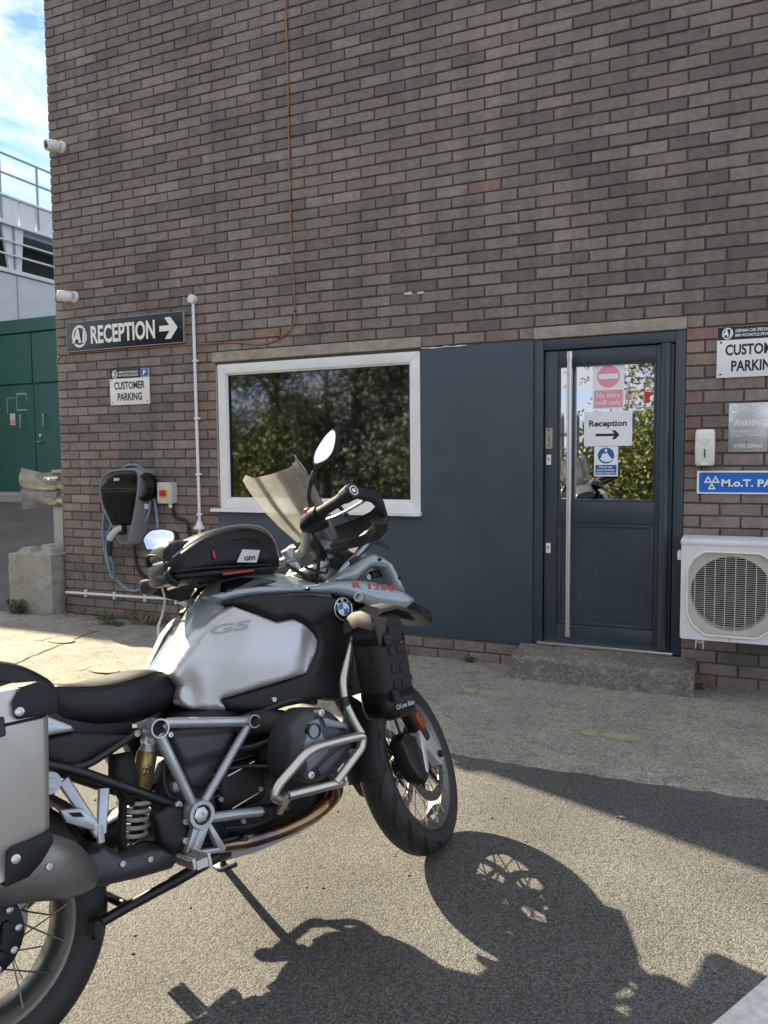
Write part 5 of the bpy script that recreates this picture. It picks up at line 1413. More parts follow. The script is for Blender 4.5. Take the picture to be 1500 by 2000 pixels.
# rear hub cover with bolts
bm = BM(); lathe(bm, [(0, -0.092), (0.030, -0.092), (0.036, -0.080), (0.045, -0.072), (0.080, -0.070), (0.096, -0.064), (0.099, -0.052), (0.099, -0.04)], 40, 'Y'); obj('hub_cover', bm, 'engine_grey', rw)
for k in range(10):
    a = 2*math.pi*k/10; bm = BM(); lathe(bm, [(0, -0.073), (0.005, -0.073), (0.006, -0.078), (0.0085, -0.077), (0.009, -0.068)], 10, 'Y', (0.080*math.cos(a), 0, 0.080*math.sin(a))); obj('hub_bolt', bm, 'steel', rw)
for k in range(5):
    a = 2*math.pi*k/5+0.3; bm = BM(); lathe(bm, [(0, -0.082), (0.010, -0.082), (0.012, -0.070)], 6, 'Y', (0.055*math.cos(a), 0, 0.055*math.sin(a))); obj('wheel_bolt', bm, 'engine_grey', rw)

# ---- fork, mudguard, brakes (turned with the steering)
fk = sub('front_fork', STEER)
for s in (-1, 1):
    y = 0.108*s
    bm = BM(); tube(bm, [(1.447, y, 0.44), (1.30, y, 0.745), (1.13, y, 1.085)], [0.0285, 0.0275, 0.025], 18); obj('fork_tube', bm, 'frame_black', fk)
    bm = BM(); tube(bm, [(1.465, y, 0.395), (1.447, y, 0.44), (1.395, y, 0.545)], [0.030, 0.033, 0.033], 18); obj('fork_slider', bm, 'frame_black', fk)
    bm = BM(); prism(bm, [(1.425, 0.455), (1.49, 0.445), (1.525, 0.375), (1.545, 0.345), (1.548, 0.310), (1.528, 0.287), (1.498, 0.290), (1.480, 0.318), (1.43, 0.365), (1.395, 0.300), (1.372, 0.285), (1.362, 0.300), (1.40, 0.395)], y-0.021, y+0.021, bev=0.006); obj('axle_clamp', bm, 'fork_alloy', fk)
    bm = BM(); lathe(bm, [(0, -0.010), (0.012, -0.010), (0.014, 0.0)], 16, 'Y', (1.517, y+0.023*s, 0.325)); obj('axle_end', bm, 'frame_black', fk)
    bm = BM(); box(bm, 1.405, 1.445, y+0.012*s, y+0.036*s, 0.437, 0.500, 0.004, 2, rot=Matrix.Rotation(R(-25), 3, 'Y')); obj('reflector', bm, 'orange_reflector', fk)
    bm = BM(); prism(bm, [(1.255, 0.43), (1.305, 0.452), (1.365, 0.425), (1.405, 0.345), (1.395, 0.283), (1.345, 0.262), (1.295, 0.290), (1.262, 0.35)], y-0.040 if s > 0 else y-0.018, y+0.018 if s > 0 else y+0.040, bev=0.010); cal = obj('brake_caliper', bm, 'frame_black', fk)
    for cx, cz in ((1.31, 0.42), (1.36, 0.31)):
        bm = BM(); lathe(bm, [(0, s*0.004), (0.008, s*0.004), (0.010, 0)], 10, 'Y', (cx, y+0.040*s, cz)); obj('caliper_bolt', bm, 'engine_grey', fk)
bm = BM(); tube(bm, [(1.504, -0.125, 0.325), (1.504, 0.125, 0.325)], 0.013, 12); obj('axle', bm, 'steel', fk)
bm = BM(); secs = []
for k in range(16):
    th = R(62+k*(176-62)/15); rr = 0.352+0.012*abs(k-6)/9; w = 0.070 if k > 3 else 0.062
    cx, cz = 1.504+rr*math.cos(th), 0.325+rr*math.sin(th); nx, nz = math.cos(th), math.sin(th)
    sec = []
    for yy, dr in ((-1, -0.035), (-0.97, -0.01), (-0.75, 0.004), (0, 0.012), (0.75, 0.004), (0.97, -0.01), (1, -0.035)): sec.append((cx+nx*dr, yy*w, cz+nz*dr))
    for yy, dr in ((0.94, -0.035), (0.90, -0.014), (0, 0.004), (-0.90, -0.014), (-0.94, -0.035)): sec.append((cx+nx*dr, yy*w, cz+nz*dr))
    secs.append(sec)
loft(bm, secs); obj('front_mudguard', bm, 'trim_black', fk)
for s in (-1, 1):
    bm = BM(); tube(bm, catmull([(1.33, 0.085*s, 0.40), (1.36, 0.075*s, 0.52), (1.30, 0.06*s, 0.70), (1.22, 0.05*s, 0.86)], 5), 0.0055, 8); obj('brake_hose', bm, 'cable_black', fk)
bm = BM(); box(bm, 1.08, 1.19, -0.135, 0.135, 1.045, 1.075, 0.012, 2, rot=Matrix.Rotation(R(25), 3, 'Y')); obj('top_yoke', bm, 'frame_silver', fk)
for s in (-1, 1):
    bm = BM(); tube(bm, [(1.135, 0.108*s, 1.035), (1.110, 0.108*s, 1.092)], 0.032, 18); obj('fork_clamp', bm, 'frame_silver', fk)
    bm = BM(); tube(bm, [(1.110, 0.108*s, 1.092), (1.105, 0.108*s, 1.103)], 0.022, 14); obj('fork_cap', bm, 'frame_black', fk)

# ---- handlebar group
hb = sub('handlebar', STEER)
bar = [(0.795, -0.405, 1.180), (0.85, -0.30, 1.183), (0.868, -0.245, 1.180), (0.90, -0.205, 1.166), (0.955, -0.165, 1.146), (1.005, -0.115, 1.132), (1.03, -0.07, 1.130), (1.035, 0, 1.130)]
bar = bar+[(x, -y*0.78, z) for x, y, z in bar[:-1][::-1]]
bm = BM(); tube(bm, catmull(bar, 6), 0.0145, 14); obj('bar', bm, 'bar_gold', hb)
LX = {-1: None, 1: Matrix.Diagonal((1, 0.78, 1, 1))}
for s in (-1, 1):
    bm = BM(); tube(bm, [(1.012, 0.052*s, 1.160), (1.045, 0.052*s, 1.085)], 0.019, 16); obj('bar_riser', bm, 'frame_silver', hb, xf=LX[s])
    bm = BM(); box(bm, 1.005, 1.058, 0.030*s, 0.075*s, 1.106, 1.154, 0.010, 2, rot=Matrix.Rotation(R(25), 3, 'Y')); obj('bar_clamp', bm, 'frame_silver', hb, xf=LX[s])
    bm = BM(); tube(bm, [(0.848, 0.305*s, 1.183), (0.842, 0.315*s, 1.183), (0.80, 0.395*s, 1.180), (0.785, 0.42*s, 1.179)], [0.021, 0.0175, 0.0175, 0.019], 16); obj('grip', bm, 'rubber', hb, xf=LX[s])
    bm = BM(); tube(bm, [(0.784, 0.423*s, 1.179), (0.763, 0.462*s, 1.178), (0.760, 0.468*s, 1.178)], [0.0225, 0.026, 0.021], 18); e = obj('bar_end', bm, 'frame_black', hb, xf=LX[s])
    d = Vector((-0.42, 0.90*s, -0.02)).normalized()
    bm = BM(); lathe(bm, [(0.0115, 0.0), (0.0125, 0.0012), (0.0145, 0.0012), (0.0155, 0.0)], 20, 'Z'); lathe(bm, [(0, 0.0008), (0.006, 0.0008), (0.007, 0.0)], 14, 'Z')
    bmesh.ops.transform(bm, matrix=Matrix.Translation(Vector((0.760, 0.468*s, 1.178))+d*0.001) @ d.to_track_quat('Z', 'Y').to_matrix().to_4x4(), verts=bm.verts); obj('end_ring', bm, 'fork_alloy', hb, xf=LX[s])
    bm = BM(); tube(bm, [(0.895, 0.215*s, 1.172), (0.88, 0.235*s, 1.178), (0.862, 0.272*s, 1.182), (0.85, 0.298*s, 1.183)], [0.024, 0.030, 0.031, 0.026], 14); obj('switchgear', bm, 'black_plastic', hb, xf=LX[s])
    bm = BM(); box(bm, 0.845, 0.868, 0.258*s-0.012, 0.258*s+0.012, 1.196, 1.216, 0.004, 1); obj('switch_button', bm, 'red_switch' if s < 0 else 'black_plastic', hb, xf=LX[s])
    bm = BM(); box(bm, 0.90, 0.965, 0.235*s-0.03, 0.235*s+0.03, 1.155, 1.20, 0.012, 2); obj('master_cylinder', bm, 'frame_black', hb, xf=LX[s])
    bm = BM(); tube(bm, catmull([(0.935, 0.26*s, 1.178), (0.925, 0.32*s, 1.172), (0.885, 0.40*s, 1.165), (0.862, 0.445*s, 1.163)], 4), [0.010]*3+[0.008]*10, 8, flat=(1, 0.55)); obj('lever', bm, 'bar_gold', hb, xf=LX[s])
    # hand guard: shell from the bar end forward, with a lower extension
    bm = BM(); A = []
    pth = [(0.775, 0.462), (0.85, 0.476), (0.94, 0.462), (1.03, 0.425), (1.085, 0.365), (1.095, 0.29), (1.07, 0.225)]
    for i, (x, y) in enumerate(pth):
        k = i/6.0; zc = 1.174-0.034*smooth01(0.0, 0.55, k); hh = 0.015+0.022*smooth01(0.0, 0.5, k)
        n = Vector((0, 0, 0)); x0, y0 = pth[max(i-1, 0)]; x1, y1 = pth[min(i+1, 6)]; tx, ty = x1-x0, y1-y0; l = math.hypot(tx, ty); nx, ny = ty/l, -tx/l
        sec = []
        for a_, b_ in ((0, 1), (0.009, 0.85), (0.013, 0.2), (0.012, -0.5), (0.002, -1), (-0.005, -1), (0.003, -0.4), (0.004, 0.2), (0.0, 0.8), (-0.006, 1)):
            sec.append((x+nx*a_*(-1), (y+ny*a_*(-1))*s, zc+hh*b_))
        A.append(sec)
    loft(bm, A); obj('hand_guard', bm, 'trim_black', hb, angle=60, xf=LX[s])
    bm = BM(); A = []
    for i, (x, y) in enumerate([(0.96, 0.445), (1.03, 0.412), (1.085, 0.355), (1.095, 0.285), (1.07, 0.225)]):
        k = i/4; z0 = 1.112-0.010*math.sin(k*3.1); A.append([(x+0.012, y*s, z0+0.026), (x+0.020, (y+0.012)*s, z0+0.004), (x+0.008, (y+0.004)*s, z0-0.020), (x-0.026, (y-0.022)*s, z0-0.014), (x-0.028, (y-0.026)*s, z0+0.008), (x-0.008, (y-0.010)*s, z0+0.024)])
    loft(bm, A); obj('guard_lower', bm, 'trim_black', hb, angle=30, xf=LX[s])
    # mirror
    if s < 0:
        st = [(0.885, -0.262, 1.205), (0.876, -0.264, 1.228), (0.866, -0.270, 1.252), (0.864, -0.290, 1.285), (0.868, -0.318, 1.318)]
        gl = [(-0.415, 1.424), (-0.421, 1.405), (-0.411, 1.375), (-0.393, 1.348), (-0.366, 1.335), (-0.328, 1.338), (-0.325, 1.354), (-0.335, 1.376), (-0.362, 1.400), (-0.388, 1.417)]
        cc = (-0.37, 1.378)
    else:
        st = [(0.885, 0.205, 1.195), (0.876, 0.225, 1.228), (0.866, 0.255, 1.258), (0.868, 0.285, 1.290), (0.878, 0.300, 1.315)]
        gl = [(0.400, 1.372), (0.398, 1.352), (0.385, 1.322), (0.352, 1.306), (0.310, 1.304), (0.278, 1.316), (0.272, 1.335), (0.284, 1.356), (0.330, 1.380), (0.372, 1.389)]
        cc = (0.335, 1.345)
    bm = BM(); tube(bm, catmull(st, 5), [0.011]*6+[0.008]*10+[0.010]*5, 10); obj('mirror_stem', bm, 'frame_black', hb)
    def msec(x, k): return [(x+(0.24 if s < 0 else 0.30)*(q.y-cc[1])*k-(0.0 if s < 0 else 0.12)*(q.x-cc[0])*k, cc[0]+(q.x-cc[0])*k, cc[1]+(q.y-cc[1])*k) for q in catmull([(a_, b_, 0) for a_, b_ in gl], 4, True)]
    bm = BM(); loft(bm, [msec(0.874, 0.95), msec(0.8725, 1.0), msec(0.872, 1.08), msec(0.885, 1.10), msec(0.908, 0.92), msec(0.924, 0.55), msec(0.928, 0.15)]); obj('mirror_shell', bm, 'frame_black', hb, angle=60)
    bm = BM(); f = bm.faces.new([bm.verts.new(p) for p in msec(0.8735, 0.955)]); obj('mirror_glass', bm, 'mirror_glass', hb, smooth=False)
for s in (-1, 1):
    bm = BM(); tube(bm, catmull([(0.90, 0.225*s, 1.165), (0.97, 0.19*s, 1.10), (1.03, 0.12*s, 1.02), (1.08, 0.07*s, 0.97)], 5), 0.006, 8); obj('control_cable', bm, 'cable_black', hb)

# ---- tank and bodywork
def flare(x, z=0): return -(0.095+0.165*smooth01(0.50, 0.97, x))     # the tank is narrow at the knees and flares forward
bm = BM(); loft(bm, [ellipse_sec(x, 0, z, w, h, 20, 3.5) for x, z, w, h in ((0.56, 0.80, 0.06, 0.045), (0.62, 0.84, 0.09, 0.10), (0.72, 0.86, 0.13, 0.14), (0.90, 0.87, 0.19, 0.155), (1.05, 0.86, 0.21, 0.14), (1.13, 0.84, 0.18, 0.12))]); bp('tank_core', bm, 'trim_black')
ridge = [(0.545, 0.856), (0.554, 0.868), (0.592, 0.913), (0.646, 0.970), (0.723, 1.048), (0.779, 1.095), (0.822, 1.113), (0.87, 1.117), (0.95, 1.107), (1.03, 1.086), (1.11, 1.052)]
edge_ = [(0.530, 0.828), (0.540, 0.843), (0.600, 0.902), (0.659, 0.961), (0.715, 0.993), (0.765, 1.020), (0.80, 1.034), (0.87, 1.040), (0.95, 1.036), (1.02, 1.028), (1.09, 1.004)]
wid = [0.072, 0.080, 0.085, 0.094, 0.106, 0.116, 0.130, 0.150, 0.175, 0.190, 0.195]
bm = BM(); rows = []
rd = catmull([(x, 0, z) for x, z in ridge], 4); ed = catmull([(x, 0, z) for x, z in edge_], 4); wd_ = catmull([(w, 0, 0) for w in wid], 4)
NV = 24
for r_, e_, w_ in zip(rd, ed, wd_):
    row = []
    for j in range(NV+1):
        v = -1+2*j/NV; k = abs(v)**2.6
        row.append(bm.verts.new((r_.x+(e_.x-r_.x)*k, w_.x*v, r_.z+(e_.z-r_.z)*k)))
    lo = [bm.verts.new((e_.x+0.02, w_.x*sg*0.96, e_.z-0.04)) for sg in (-1, 1)]
    rows.append([lo[0]]+row+[lo[1]])
for a, b_ in zip(rows, rows[1:]):
    for j in range(len(a)-1): bm.faces.new((a[j], a[j+1], b_[j+1], b_[j]))
bp('tank_top', bm, 'ice_paint', angle=70)
sil = [(0.733, 1.009), (0.784, 0.977), (0.84, 0.941), (0.887, 0.943), (0.92, 0.921), (0.947, 0.89), (0.961, 0.862), (0.951, 0.831), (0.905, 0.77), (0.778, 0.756), (0.667, 0.743), (0.679, 0.71), (0.631, 0.718), (0.582, 0.735), (0.559, 0.753), (0.553, 0.777), (0.565, 0.805), (0.538, 0.840), (0.587, 0.900), (0.639, 0.958), (0.687, 0.991)]
def dent(x, z):   # knee hollow at the lower rear corner, step near the front edge
    return -0.014*math.exp(-((x-0.585)**2/0.0006+(z-0.785)**2/0.003))-0.012*smooth01(-0.030, 0.030, (x-0.905)+0.35*(0.86-z))+0.006*math.exp(-((x-0.75)**2/0.03+(z-0.87)**2/0.008))
def tank_side():
    bm = BM(); pillow(bm, sil, flare, 0.022, 0.012, 0.010, 0.03, extra=dent); return bm
both('tank_panel', tank_side, 'tank_alloy', angle=80)
trim = [(0.724, 1.019), (0.744, 1.031), (0.80, 1.031), (0.921, 1.014), (1.012, 0.998), (1.059, 0.979), (1.117, 0.944), (1.107, 0.857), (1.083, 0.761), (1.055, 0.668), (0.996, 0.668), (0.951, 0.684), (0.857, 0.686), (0.771, 0.686), (0.724, 0.697), (0.676, 0.711), (0.664, 0.744), (0.775, 0.756), (0.902, 0.77), (0.947, 0.832), (0.957, 0.862), (0.943, 0.891), (0.916, 0.921), (0.883, 0.943), (0.837, 0.941), (0.782, 0.977)]
def crease(x, z): return 0.006*smooth01(-0.01, 0.01, (z-0.93)-0.25*(x-1.0))
def trim_fn():
    bm = BM(); pillow(bm, trim, flare, 0.020, 0.016, 0.010, 0.05, extra=crease); return bm
both('tank_trim', trim_fn, 'trim_black', angle=50)
def seam():
    bm = BM(); tube(bm, catmull([(x+0.004, -w-0.0015, z-0.003) for (x, z), w in list(zip(edge_, wid))[1:6]], 5), 0.0034, 6); return bm
both('panel_gap_shade', seam, 'recess_shade')  # black tube drawn as the shade in the gap beside the panel
bolt(0.795, flare(0.795)-0.0215, 0.716, 0.008)
gs_ = lettering('GS', 0.655, 0.762, 0.934, 0.961, 0, 'tank_letters', bike, bold=0.03, shear=0.2, name='embossed_letters')
for v in gs_.data.vertices: v.co.y = flare(v.co.x)-0.0305
lowf = [(0.732, 1.027), (0.700, 1.052), (0.775, 1.062), (0.85, 1.058), (0.94, 1.043), (1.02, 1.036), (1.107, 1.040), (1.195, 1.033), (1.285, 1.012), (1.367, 0.98), (1.40, 0.969), (1.458, 0.927), (1.40, 0.905), (1.278, 0.933), (1.191, 0.966), (1.098, 0.996), (0.96, 1.018), (0.83, 1.031)]
arch = [(1.100, 1.040), (1.150, 1.062), (1.220, 1.092), (1.288, 1.113), (1.330, 1.096), (1.367, 1.069), (1.392, 1.01), (1.412, 0.958), (1.367, 0.978), (1.352, 1.02), (1.334, 1.057), (1.29, 1.066), (1.26, 1.066), (1.195, 1.031)]
def fair_low():
    bm = BM(); pillow(bm, lowf, lambda x, z: -(0.105+0.10*smooth01(0.70, 1.02, x)), 0.022, 0.022, 0.011, 0.05); return bm
def fair_arch():
    bm = BM(); pillow(bm, arch, -0.208, 0.022, 0.018, 0.010, 0.04); return bm
both('side_fairing', fair_low, 'ice_paint', angle=70); both('fairing_arch', fair_arch, 'ice_paint', angle=70)
lettering('R 1250', 1.185, 1.375, 0, 0.021, 0, 'red_print', bike, bold=0.04, shear=0.0, spacing=1.15, mtx=Matrix.Translation((0, -0.2285, 1.222)) @ Matrix.Rotation(R(10.5), 4, 'Y'), name='model_letters')
bm = BM(); loft(bm, [ellipse_sec(x, 0, z, w, h, 20, 3.0) for x, z, w, h in ((1.12, 0.93, 0.20, 0.07), (1.30, 0.965, 0.175, 0.06), (1.42, 0.945, 0.15, 0.048), (1.54, 0.905, 0.125, 0.038), (1.63, 0.860, 0.10, 0.028), (1.665, 0.835, 0.07, 0.014))]); bp('beak', bm, 'gloss_grey')
bm = BM(); loft(bm, [ellipse_sec(x, 0, z, w, h, 16, 3.0) for x, z, w, h in ((1.20, 1.0, 0.10, 0.04), (1.40, 1.00, 0.085, 0.022), (1.54, 0.945, 0.07, 0.012))]); bp('beak_top', bm, 'ice_paint')
def rad():
    bm = BM(); box(bm, 1.04, 1.24, -0.225, -0.06, 0.66, 0.935, 0.02, 2); return bm
both('radiator_shroud', rad, 'trim_black')
# badge
def badge(s):
    b = sub('badge', Matrix.Translation((1.062, -0.284*1 if s < 0 else 0.284, 0.944)) @ Matrix.Rotation(0 if s < 0 else math.pi, 4, 'Z'))
    bm = BM(); lathe(bm, [(0, -0.006), (0.033, -0.006), (0.036, -0.003), (0.037, 0.004)], 36, 'Y'); obj('badge_disc', bm, 'gloss_black', b)
    ring_sheet('badge_ring', 0, 0, 0.0365, 0.0335, -0.0066, 'fork_alloy', b, 36); ring_sheet('badge_ring', 0, 0, 0.0225, 0.0205, -0.0068, 'fork_alloy', b, 36)
    for k in range(4): sheet('quarter', [(0, 0)]+[(0.0205*math.cos(R(90*k+q)), 0.0205*math.sin(R(90*k+q))) for q in range(0, 91, 15)], -0.0072, 'badge_blue' if k in (1, 3) else 'sign_white', b)
    for ch, a in (('B', 135), ('M', 90), ('W', 45)):
        m4 = Matrix.Translation((0.0278*math.cos(R(a)), 0, 0.0278*math.sin(R(a)))) @ Matrix.Rotation(R(a-90), 4, Vector((0, -1, 0)))
        lettering(ch, -0.0045, 0.0045, -0.0042, 0.0042, -0.0068, 'text_white', b, bold=0.02, mtx=m4)
badge(-1); badge(1)
# vent slot beside the filler
def slot():
    bm = BM(); pillow(bm, [(0.742, 1.056), (0.768, 1.088), (0.82, 1.094), (0.867, 1.083), (0.905, 1.064), (0.82, 1.050)], lambda x, z: -0.098-(1.094-z)*0.8-0.06*smooth01(0.78, 0.92, x), 0.004, 0.01, 0.012, 0.03); return bm
both('tank_vent', slot, 'gloss_black')
bm = BM(); lathe(bm, [(0, 0.012), (0.036, 0.010), (0.042, 0.0)], 24, 'Z', (0.86, 0, 1.106)); bp('filler_cap', bm, 'frame_black')

# ---- screen, headlight, instruments
bm = BM(); rows = []
scr = [(1.165, 1.270, 0.085, 0.02), (1.215, 1.245, 0.120, 0.03), (1.28, 1.215, 0.150, 0.045), (1.35, 1.180, 0.172, 0.055), (1.42, 1.145, 0.180, 0.06), (1.462, 1.122, 0.176, 0.062)]
for i, (z, x, hw, cv) in enumerate(scr):
    row = []
    for j in range(21):
        v = -1+j/10
        dz = 0.0
        if i == 5: dz = 0.020*math.exp(-((abs(v)-0.93)/0.10)**2)-0.010*(abs(v) > 0.99)
        row.append(bm.verts.new((x-cv*abs(v)**2.0-0.012*math.exp(-((abs(v)-0.62)/0.1)**2)-dz*0.4, v*hw, z+dz)))
    rows.append(row)
for a, b_ in zip(rows, rows[1:]):
    for j in range(20): bm.faces.new((a[j], a[j+1], b_[j+1], b_[j]))
bmesh.ops.subdivide_edges(bm, edges=bm.edges, cuts=1, use_grid_fill=True, smooth=0.6)
bmesh.ops.recalc_face_normals(bm, faces=bm.faces)
bmesh.ops.solidify(bm, geom=bm.faces[:], thickness=0.0035)
bp('windscreen', bm, 'screen_plastic', angle=60)
for s in (-1, 1):
    bm = BM(); tube(bm, catmull([(1.06, 0.125*s, 1.040), (1.14, 0.14*s, 1.032), (1.19, 0.18*s, 1.085), (1.27, 0.20*s, 1.142), (1.30, 0.20*s, 1.18), (1.28, 0.16*s, 1.225)], 5), 0.0095, 10); bp('screen_support', bm, 'frame_silver')
    bm = BM(); tube(bm, [(1.30, 0.19*s, 1.17), (1.24, 0.13*s, 1.30)], 0.007, 8); bp('screen_arm', bm, 'frame_black')
bm = BM(); box(bm, 1.215, 1.245, -0.055, 0.055, 1.165, 1.27, 0.008, 2, rot=Matrix.Rotation(R(-20), 3, 'Y')); bp('screen_bracket', bm, 'cover_blade')
bm = BM(); loft(bm, [ellipse_sec(x, 0, z, w, h, 18, 2.6) for x, z, w, h in ((1.19, 1.13, 0.085, 0.035), (1.22, 1.14, 0.105, 0.055), (1.30, 1.13, 0.12, 0.062), (1.37, 1.10, 0.115, 0.055), (1.40, 1.09, 0.09, 0.04))]); bp('headlight_shell', bm, 'cover_blade')
bm = BM(); box(bm, 1.145, 1.19, -0.085, 0.085, 1.10, 1.20, 0.010, 2, rot=Matrix.Rotation(R(-28), 3, 'Y')); bp('instrument_panel', bm, 'black_plastic')
for s in (-1, 1):
    bm = BM(); tube(bm, [(1.20, 0.17*s, 1.168), (1.225, 0.17*s, 1.176), (1.268, 0.18*s, 1.182), (1.285, 0.185*s, 1.183)], [0.020, 0.032, 0.034, 0.026], 14); bp('indicator_pod', bm, 'black_plastic')
    bm = BM(); loft(bm, [[(1.17, 0.12*s, 1.10), (1.20, 0.20*s, 1.10), (1.20, 0.20*s, 1.085), (1.17, 0.12*s, 1.085)], [(1.30, 0.12*s, 1.20), (1.33, 0.205*s, 1.17), (1.33, 0.205*s, 1.155), (1.30, 0.12*s, 1.185)], [(1.36, 0.12*s, 1.18), (1.385, 0.20*s, 1.13), (1.385, 0.20*s, 1.115), (1.36, 0.12*s, 1.165)]]); bp('inner_cowl', bm, 'trim_black', angle=30)
    bm = BM(); box(bm, 1.30, 1.37, 0.17*s-0.012, 0.17*s+0.012, 1.028, 1.055, 0.006, 2); bp('fog_lamp_bracket', bm, 'black_plastic')
bolt(1.262, -0.20, 1.035, 0.010, 'frame_silver')

# ---- seats
def seat_loft(rows_):
    bm = BM(); secs = []
    for x, zt, w, zb in rows_:
        sec = []
        for a_, b_ in ((-0.90, 0), (-1.0, 0.35), (-1.0, 0.75), (-0.955, 0.90), (-0.84, 0.972), (-0.5, 0.995), (0, 1.0), (0.5, 0.995), (0.84, 0.972), (0.955, 0.90), (1.0, 0.75), (1.0, 0.35), (0.90, 0)):
            sec.append((x, a_*w, zb+(zt-zb)*b_))
        secs.append(sec)
    loft(bm, secs); return bm
o = bp('rider_seat', seat_loft([(0.185, 0.885, 0.150, 0.80), (0.215, 0.888, 0.162, 0.775), (0.27, 0.872, 0.170, 0.748), (0.34, 0.864, 0.173, 0.730), (0.42, 0.870, 0.168, 0.722), (0.475, 0.873, 0.138, 0.728), (0.512, 0.868, 0.114, 0.732), (0.545, 0.853, 0.096, 0.748), (0.566, 0.836, 0.084, 0.772), (0.576, 0.815, 0.072, 0.792)]), 'seat_vinyl', angle=60); subsurf(o, 1)
for s in (-1, 1):
    bm = BM(); tube(bm, catmull([(0.20, 0.163*s, 0.876), (0.27, 0.170*s, 0.862), (0.34, 0.1725*s, 0.853), (0.42, 0.167*s, 0.857), (0.475, 0.138*s, 0.860), (0.515, 0.113*s, 0.854)], 5), 0.0022, 6); bp('seat_piping', bm, 'seat_vinyl')
o = bp('pillion_seat', seat_loft([(-0.34, 0.985, 0.10, 0.90), (-0.30, 0.995, 0.13, 0.89), (-0.15, 0.985, 0.15, 0.88), (0.0, 0.985, 0.155, 0.87), (0.09, 0.975, 0.155, 0.86), (0.15, 0.945, 0.155, 0.84), (0.20, 0.905, 0.15, 0.82), (0.225, 0.875, 0.14, 0.81)]), 'seat_vinyl', angle=60); subsurf(o, 1)
# tail unit, rack, rear light, plate holder
bm = BM(); loft(bm, [ellipse_sec(x, 0, z, w, h, 16, 3.5) for x, z, w, h in ((0.40, 0.73, 0.135, 0.03), (0.25, 0.78, 0.15, 0.07), (0.0, 0.83, 0.14, 0.06), (-0.35, 0.87, 0.11, 0.045), (-0.48, 0.87, 0.06, 0.03))]); bp('tail_unit', bm, 'trim_black')
bm = BM()
for s in (-1, 1): tube(bm, roundpath([(0.10, 0.16*s, 0.90), (-0.10, 0.19*s, 0.955), (-0.40, 0.17*s, 0.985), (-0.52, 0.12*s, 0.985)], 0.06), 0.010, 8)
tube(bm, [(-0.52, -0.12, 0.985), (-0.52, 0.12, 0.985)], 0.010, 8); bp('luggage_rack', bm, 'frame_black')
bm = BM(); box(bm, -0.52, -0.49, -0.06, 0.06, 0.83, 0.88, 0.008, 2); bp('tail_light', bm, 'red_knob')
bm = BM(); loft(bm, [[(-0.42, -0.05, 0.85), (-0.42, 0.05, 0.85), (-0.46, 0.05, 0.86), (-0.46, -0.05, 0.86)], [(-0.58, -0.07, 0.58), (-0.58, 0.07, 0.58), (-0.60, 0.07, 0.59), (-0.60, -0.07, 0.59)]]); bp('plate_holder', bm, 'trim_black')
def side_cover():
    bm = BM(); pillow(bm, [(0.16, 0.76), (0.23, 0.757), (0.377, 0.714), (0.39, 0.712), (0.25, 0.672), (0.224, 0.666), (0.155, 0.705)], -0.160, 0.012, 0.02, 0.013, 0.06); return bm
both('side_cover', side_cover, 'trim_black')
def side_wedge():
    bm = BM(); pillow(bm, [(0.135, 0.815), (0.17, 0.812), (0.226, 0.775), (0.232, 0.760), (0.14, 0.765)], -0.178, 0.006, 0.012, 0.012, 0.04); return bm
both('rack_gusset', side_wedge, 'frame_silver')

